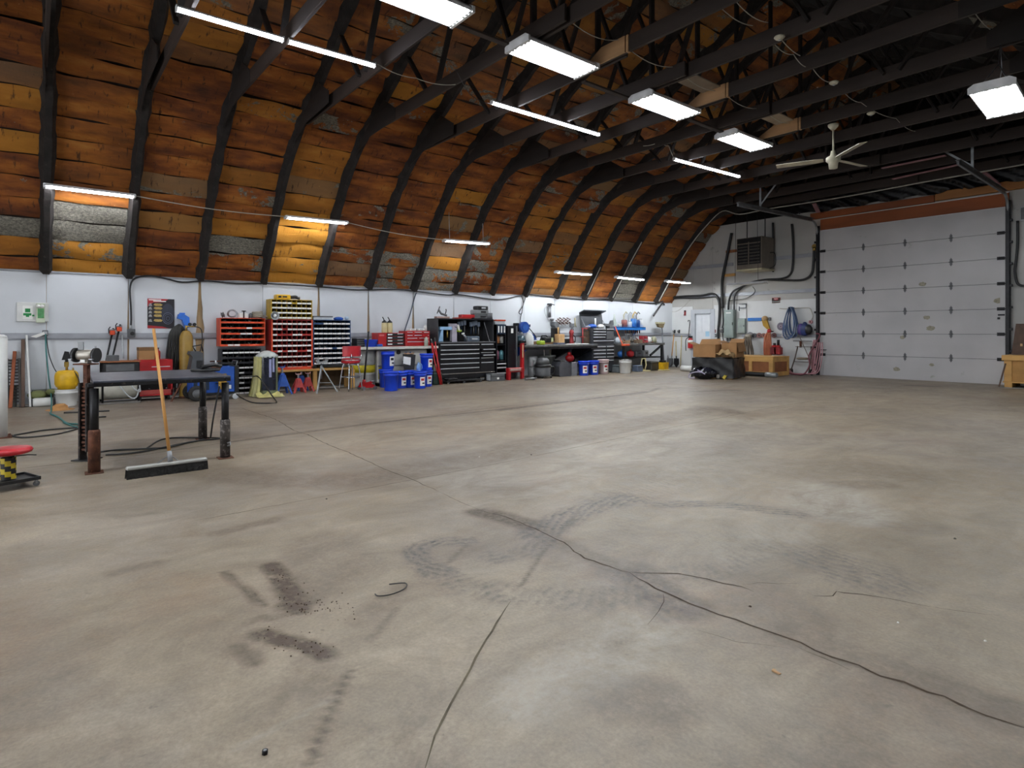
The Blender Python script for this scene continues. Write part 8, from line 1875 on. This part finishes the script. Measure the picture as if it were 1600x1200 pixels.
p = onz(1071, 580); t = T('white_can', 'white cylinder lying on the floor left of the wrapped pallet', 'can', (p.x, p.y, .09)); P(mb().cyl((-.15, 0, 0), (.3, 0, 0), .09, n=14), 'can_body', mWhitePl, t); P(mb().cyl((-.17, 0, 0), (-.15, 0, 0), .07, n=12), 'lid', mGreyLt, t)
t, w, h = TB('framed_card', 'small framed card standing by the man door behind the cartons', 'frame', 1113, 1121, 538, 545, .3); P(mb().box(-w / 2, 0, 0, w / 2, .03, h), 'frame', mBlackM, t); P(mb().box(-w * .4, -.004, h * .15, w * .4, 0, h * .85), 'card', M('pink_card', 'd8b7b0', .6), t); P(mb().box(-.03, .03, -t.location.z, .03, .06, h), 'post', mBlackM, t)

# right of the door: pallet crate with a blue fan
pL = onz(1566.5, 606); t = T('pallet_crate', 'plywood crate on a pallet at the right edge beside the door', 'crate', (pL.x, pL.y, 0)); pw = 1.4; hz = ony(1569, 555, pL.y).z; dp = .82
P(mb().box(-.05, -.06, 0, pw, dp, .02), 'floor_board', M('grey_board', '7f7c76', .8), t)
for i, x in enumerate((.03, .6, 1.2)): P(mb().box(x, .0, .02, x + .14, dp - .05, .12), 'pallet_runner', mPine, t)
P(mb().box(0, 0, .12, pw, .78, .15), 'deck', mPine, t)
P(mb().box(.06, .05, .15, pw, .76, hz - .1), 'panel_box', M('crate_ply', 'a87c42', .7, 0, .2, 4), t); P(mb().box(.02, .02, .15, .16, .78, hz - .1), 'corner_post', mPine, t); P(mb().box(-.02, 0, hz - .12, pw, .8, hz), 'top_rail', mPine, t)
for i in range(4): flat(t, 'stencil', mPly, [(.4 + .14 * i, .42), (.5 + .14 * i, .42), (.5 + .14 * i, .52), (.43 + .14 * i, .55)], .045)
P(mb().bar((-.06, -.02, .02), (.05, .02, hz * .75), .02, .03), 'leaning_slat', M('weathered_plank', '5e4a3e'), t)
q = T('leaning_board', 'dark brown board standing on the pallet crate against the door jamb', 'board', (pL.x + .12, pL.y + .5, hz)); P(mb().prism([(-.06, 0), (.22, 0), (.3, .72), (.02, .72)], 0, .03, 1), 'board', M('brown_board', '4f3c30', .7, 0, .3), q); P(mb().box(.1, -.01, .2, .14, 0, .26), 'patch', mKraft, q)
q = T('blue_machine', 'blue and dark green machine standing on the pallet crate at the right edge', 'machine', (pL.x + .5, pL.y + .35, hz + .001)); 
P(mb().box(-.1, 0, 0, .0, .08, .5), 'leg', mBlackM, q); P(mb().box(.5, 0, 0, .6, .08, .5), 'leg', mBlackM, q); P(mb().box(-.1, -.05, .38, .6, .4, .42), 'shelf', mBlackM, q); P(mb().lathe([(.001, -.3), (.2, -.28), (.24, -.1), (.24, .2), (.18, .32), (.001, .33)], (.3, .1, .62), (1, 0, 0), 18), 'blue_motor', M('machine_blue', '1c3f86', .35), q); P(mb().box(-.06, .05, .7, .22, .3, 1.02), 'green_cabinet', M('machine_green', '2c4a42', .45), q); P(mb().box(-.02, -.1, .62, .12, .04, .74), 'white_plate', mPaper, q); P(mb().ball((.4, .1, 1.0), .14, (1, .8, 1.6), 12, 8), 'black_hood', mBlack, q)
bcord([(1590, 345, .1), (1590, 380, .1), (1588, 405, .08), (1586, 425, .08), (1590, 443, .08), (1600, 447, .08)], .03, mCable, 'black cable hanging on the wall right of the overhead door')
t, w, h = TB('wall_box', 'grey control box high on the wall right of the overhead door', 'control box', 1594, 1604, 322, 345, .12); P(mb().box(-w / 2, 0, 0, w / 2, .12, h), 'case', mGreyLt, t); P(mb().box(-w * .4, -.01, h * .1, w * .4, 0, h * .9), 'cover', mGreyPl, t)

# ================================================================ CEILING FAN, WIRES, DETECTORS
p = onz(1302, 195, CZ - .005); t = T('ceiling_fan', 'white ceiling fan on a down rod under the chords near the overhead door', 'ceiling fan', (p.x, p.y, CZ))
mFanW = M('fan_white', 'b5b09c', .5)
P(mb().lathe([(.001, 0), (.09, 0), (.085, -.04), (.03, -.1), (.001, -.1)], n=16), 'canopy', mFanW, t); P(mb().cyl((0, 0, -.55), (0, 0, -.08), .018, n=8), 'down_rod', mFanW, t)
P(mb().lathe([(.001, -.48), (.04, -.48), (.05, -.56), (.12, -.6), (.12, -.66), (.08, -.70), (.07, -.80), (.001, -.81)], n=20), 'motor', mFanW, t)
for i in range(3):
    a = math.radians(200 + 120 * i); d = Vector((math.cos(a), math.sin(a), 0)); s_ = Vector((-d.y, d.x, 0)); m_ = mb()
    pts = [d * .16 - s_ * .05, d * .3 - s_ * .075, d * .95 - s_ * .07, d * .95 + s_ * .07, d * .3 + s_ * .075, d * .16 + s_ * .05]
    m_.add([(q.x, q.y, -.635 + .2 * (q - d * q.dot(d)).dot(s_)) for q in pts] + [(q.x, q.y, -.625 + .2 * (q - d * q.dot(d)).dot(s_)) for q in pts], [(0, 1, 2, 3, 4, 5), (11, 10, 9, 8, 7, 6)] + [(k, (k + 1) % 6, 6 + (k + 1) % 6, 6 + k) for k in range(6)])
    P(m_, 'blade', mFanW, t)
for i, (px, py, lb) in enumerate(((1218, 57, 'round white detector under a chord above the fan'), (1303, 128, 'pale round detector under a chord right of the first detector'), (1361, 176, 'small white detector under a chord right of the ceiling fan'))):
    p = onz(px, py, CZ - .002); t = T('smoke_detector', lb, 'detector', (p.x, p.y, CZ)); P(mb().lathe([(.001, 0), (.06, 0), (.068, -.012), (.05, -.034), (.001, -.045)], n=16), 'case', mFanW, t); P(mb().cyl((0, 0, -.052), (0, 0, -.045), .02, n=8), 'lens', mGreyLt, t)
def swag(pts, lb, r=.006, sag=.12, mat=mCableW):
    P3 = [onz(x, y, z) for x, y, z in pts]; out = []
    for a, b in zip(P3[:-1], P3[1:]):
        for k in range(8): u = k / 8; out.append(a.lerp(b, u) - Vector((0, 0, sag * 4 * u * (1 - u))))
    out.append(P3[-1]); return S(mb().tube(out, r, 5), 'roof_wire', mat, lb, 'wire')
zc_ = CZ + CHH
swag([(875, 17, zc_), (968, 62, zc_), (1055, 104, zc_), (1127, 141, zc_), (1192, 168, zc_), (1240, 190, zc_)], 'pale wire swagging from chord to chord along the pale boards')
swag([(1120, 5, zc_), (1176, 40, zc_)], 'pale wire between two chords near the top edge', sag=.06)
swag([(1148, 0, zc_), (1200, 35, zc_)], 'second pale wire between two chords near the top edge', sag=.06)
swag([(1202, 58, zc_ - .1), (1240, 85, zc_ - .1), (1268, 104, zc_ - .1), (1300, 128, zc_ - .12)], 'pale wire linking the first two detectors', sag=.07)
swag([(1218, 58, CZ), (1250, 87, CZ)], 'short pale wire at the first white detector', sag=.03)
swag([(1315, 140, zc_ - .1), (1345, 160, zc_ - .1), (1400, 185, zc_ - .1), (1430, 205, zc_ - .1)], 'pale wire running on past the small white detector', sag=.05)
swag([(1515, 8, zc_), (1547, 46, zc_)], 'pale wire from the chord to the hanging light at right', sag=.03)
swag([(1560, 62, zc_), (1575, 92, zc_ - .15)], 'black lead beside the cables of the hanging light at right', sag=.05, mat=mCable)
swag([(712, 108, CZ + .02), (735, 148, SZ + .04), (768, 162, SZ + .04)], 'black lead feeding the single strip light', sag=.03, mat=mCable)
swag([(590, 100, CZ), (650, 122, CZ - .04), (712, 132, CZ)], 'pale wire between the strip lights', sag=.04)
swag([(1005, 228, CZ + .05), (1030, 222, CZ + .1), (1045, 228, CZ + .1), (1054, 249, SZ + .05)], 'pale lead curling to the farthest strip light', sag=.02)
for i, (x0_, y0_, x1_, y1_) in enumerate(((1378, 263, 1478, 243), (1395, 280, 1500, 257))):
    a = onz(x0_, y0_, CZ - .01); b = onz(x1_, y1_, CZ - .01); m_ = mb(); m_.bar(a, b, .1, .02); S(m_, 'pinkish_board', M('faded_pink_wood', '8a6468', .7, 0, .2, 4), '%s faded pinkish board under the chords in front of the overhead door' % ('nearer' if i == 0 else 'farther'), 'board')
for i, (x0_, y0_, x1_, y1_) in enumerate(((1272, 318, 1279, 332), (1536, 267, 1562, 290))):
    a = bw(x0_, y0_, .6); b = bw(x1_, y1_, .36); m_ = mb(); m_.bar(a, b, .12, .03); S(m_, 'faded_block', M('faded_pink_wood', '8a6468'), '%s faded pinkish block above the overhead door' % ('left' if i == 0 else 'right'), 'board')
# crumpled sheeting above the header
m_ = mb(); m_.grid(lambda u, v_: (GX0 - .6 + (GX1 - GX0 + 1.5) * u, YB - .12 - .1 * abs(math.sin(u * 31 + v_ * 5)) - .06 * math.sin(u * 77 + v_ * 13), GZ + .58 + .5 * v_ + .03 * math.sin(u * 40)), 90, 8)
S(m_, 'black_sheeting', M('black_plastic', '0e0f14'), 'crumpled black plastic sheeting over the header of the overhead door', 'sheeting')
swag([(1303, 417 - 80, GZ + .5), (1370, 329, GZ + .45), (1500, 300, GZ + .62)], 'pale cord along the header boards of the overhead door', r=.008, sag=.02) if False else None

# ================================================================ LITTER ON THE FLOOR
p = [onz(x, y, .008) for x, y in ((608, 913), (633, 911), (634, 918), (622, 925), (605, 930), (590, 931), (586, 928))]
S(mb().tube(smooth_path(p, 3), .0032, 5), 'bent_wire', mCable, 'bent black wire lying in the middle of the floor', 'wire')
p = onz(414, 1178); t = T('hex_nut', 'dark metal nut on the floor near the bottom edge', 'nut', (p.x, p.y, 0)); P(mb().cyl((0, 0, 0), (0, 0, .012), .009, n=6), 'nut_body', mBlackM, t); P(mb().cyl((0, 0, .012), (0, 0, .0125), .005, n=8), 'bore', mSteel, t)
p = onz(1212, 1050); S(mb().prism([(-.012, -.007), (.018, -.009), (.021, .0), (.0, .003), (-.003, .01), (-.014, .008)], 0, .004, 2), 'wood_chip', mFresh, 'pale wood chip on the floor below the long crack', 'wood chip', None, (p.x, p.y, .001))
for i, (px, py, c, s, lb) in enumerate(((749, 714, 'cfcac2', .018, 'white pebble on the floor beside the dirt band'), (830, 711, '3a332c', .02, 'dark crumb right of the white pebble'), (510, 780, '4a4640', .018, 'grey pebble on the floor right of the broom'), (1403, 973, 'd8d8d4', .012, 'white chip on the floor under the thin right crack'), (1540, 1002, 'd0cec6', .013, 'white chip near the right edge of the floor'), (1172, 948, '3a2a22', .014, 'dark crumb on the floor by the long crack'), (1492, 842, '3f4038', .018, 'dark crumb on the floor at the far right'))):
    p = onz(px, py); m_ = mb(); rq = random.Random(i); vv = [(s * .55 * rq.uniform(.6, 1.1) * math.cos(a), s * .55 * rq.uniform(.6, 1.1) * math.sin(a)) for a in [k * .9 for k in range(7)]]
    m_.add([(x, y, 0) for x, y in vv] + [(x * .6, y * .6, s * .35) for x, y in vv], [tuple(range(7))[::-1], tuple(range(7, 14))] + [(k, (k + 1) % 7, 7 + (k + 1) % 7, 7 + k) for k in range(7)]); S(m_, 'pebble', M('peb' + c, c, .8), lb, 'pebble', None, (p.x, p.y, 0))
p0, p1 = onz(352, 900), onz(520, 1020)
m_ = mb(); rq = random.Random(77)
for i in range(120):
    bx, by = rq.choice(((440, 905), (458, 935), (470, 950), (430, 998), (470, 1008), (500, 1018), (490, 945), (520, 945), (530, 960)))
    p = onz(bx + rq.gauss(0, 14), by + rq.gauss(0, 9)); s = rq.uniform(.0015, .0042); m_.ball((p.x, p.y, s * .5), s, (1, 1, .7), 5, 3)
o = S(m_, 'dirt_crumbs', M('dirt_crumb', '4a3c2e', .9), 'scatter of dry mud crumbs round the brown smears in the foreground', 'dirt'); o['kind'] = 'stuff'
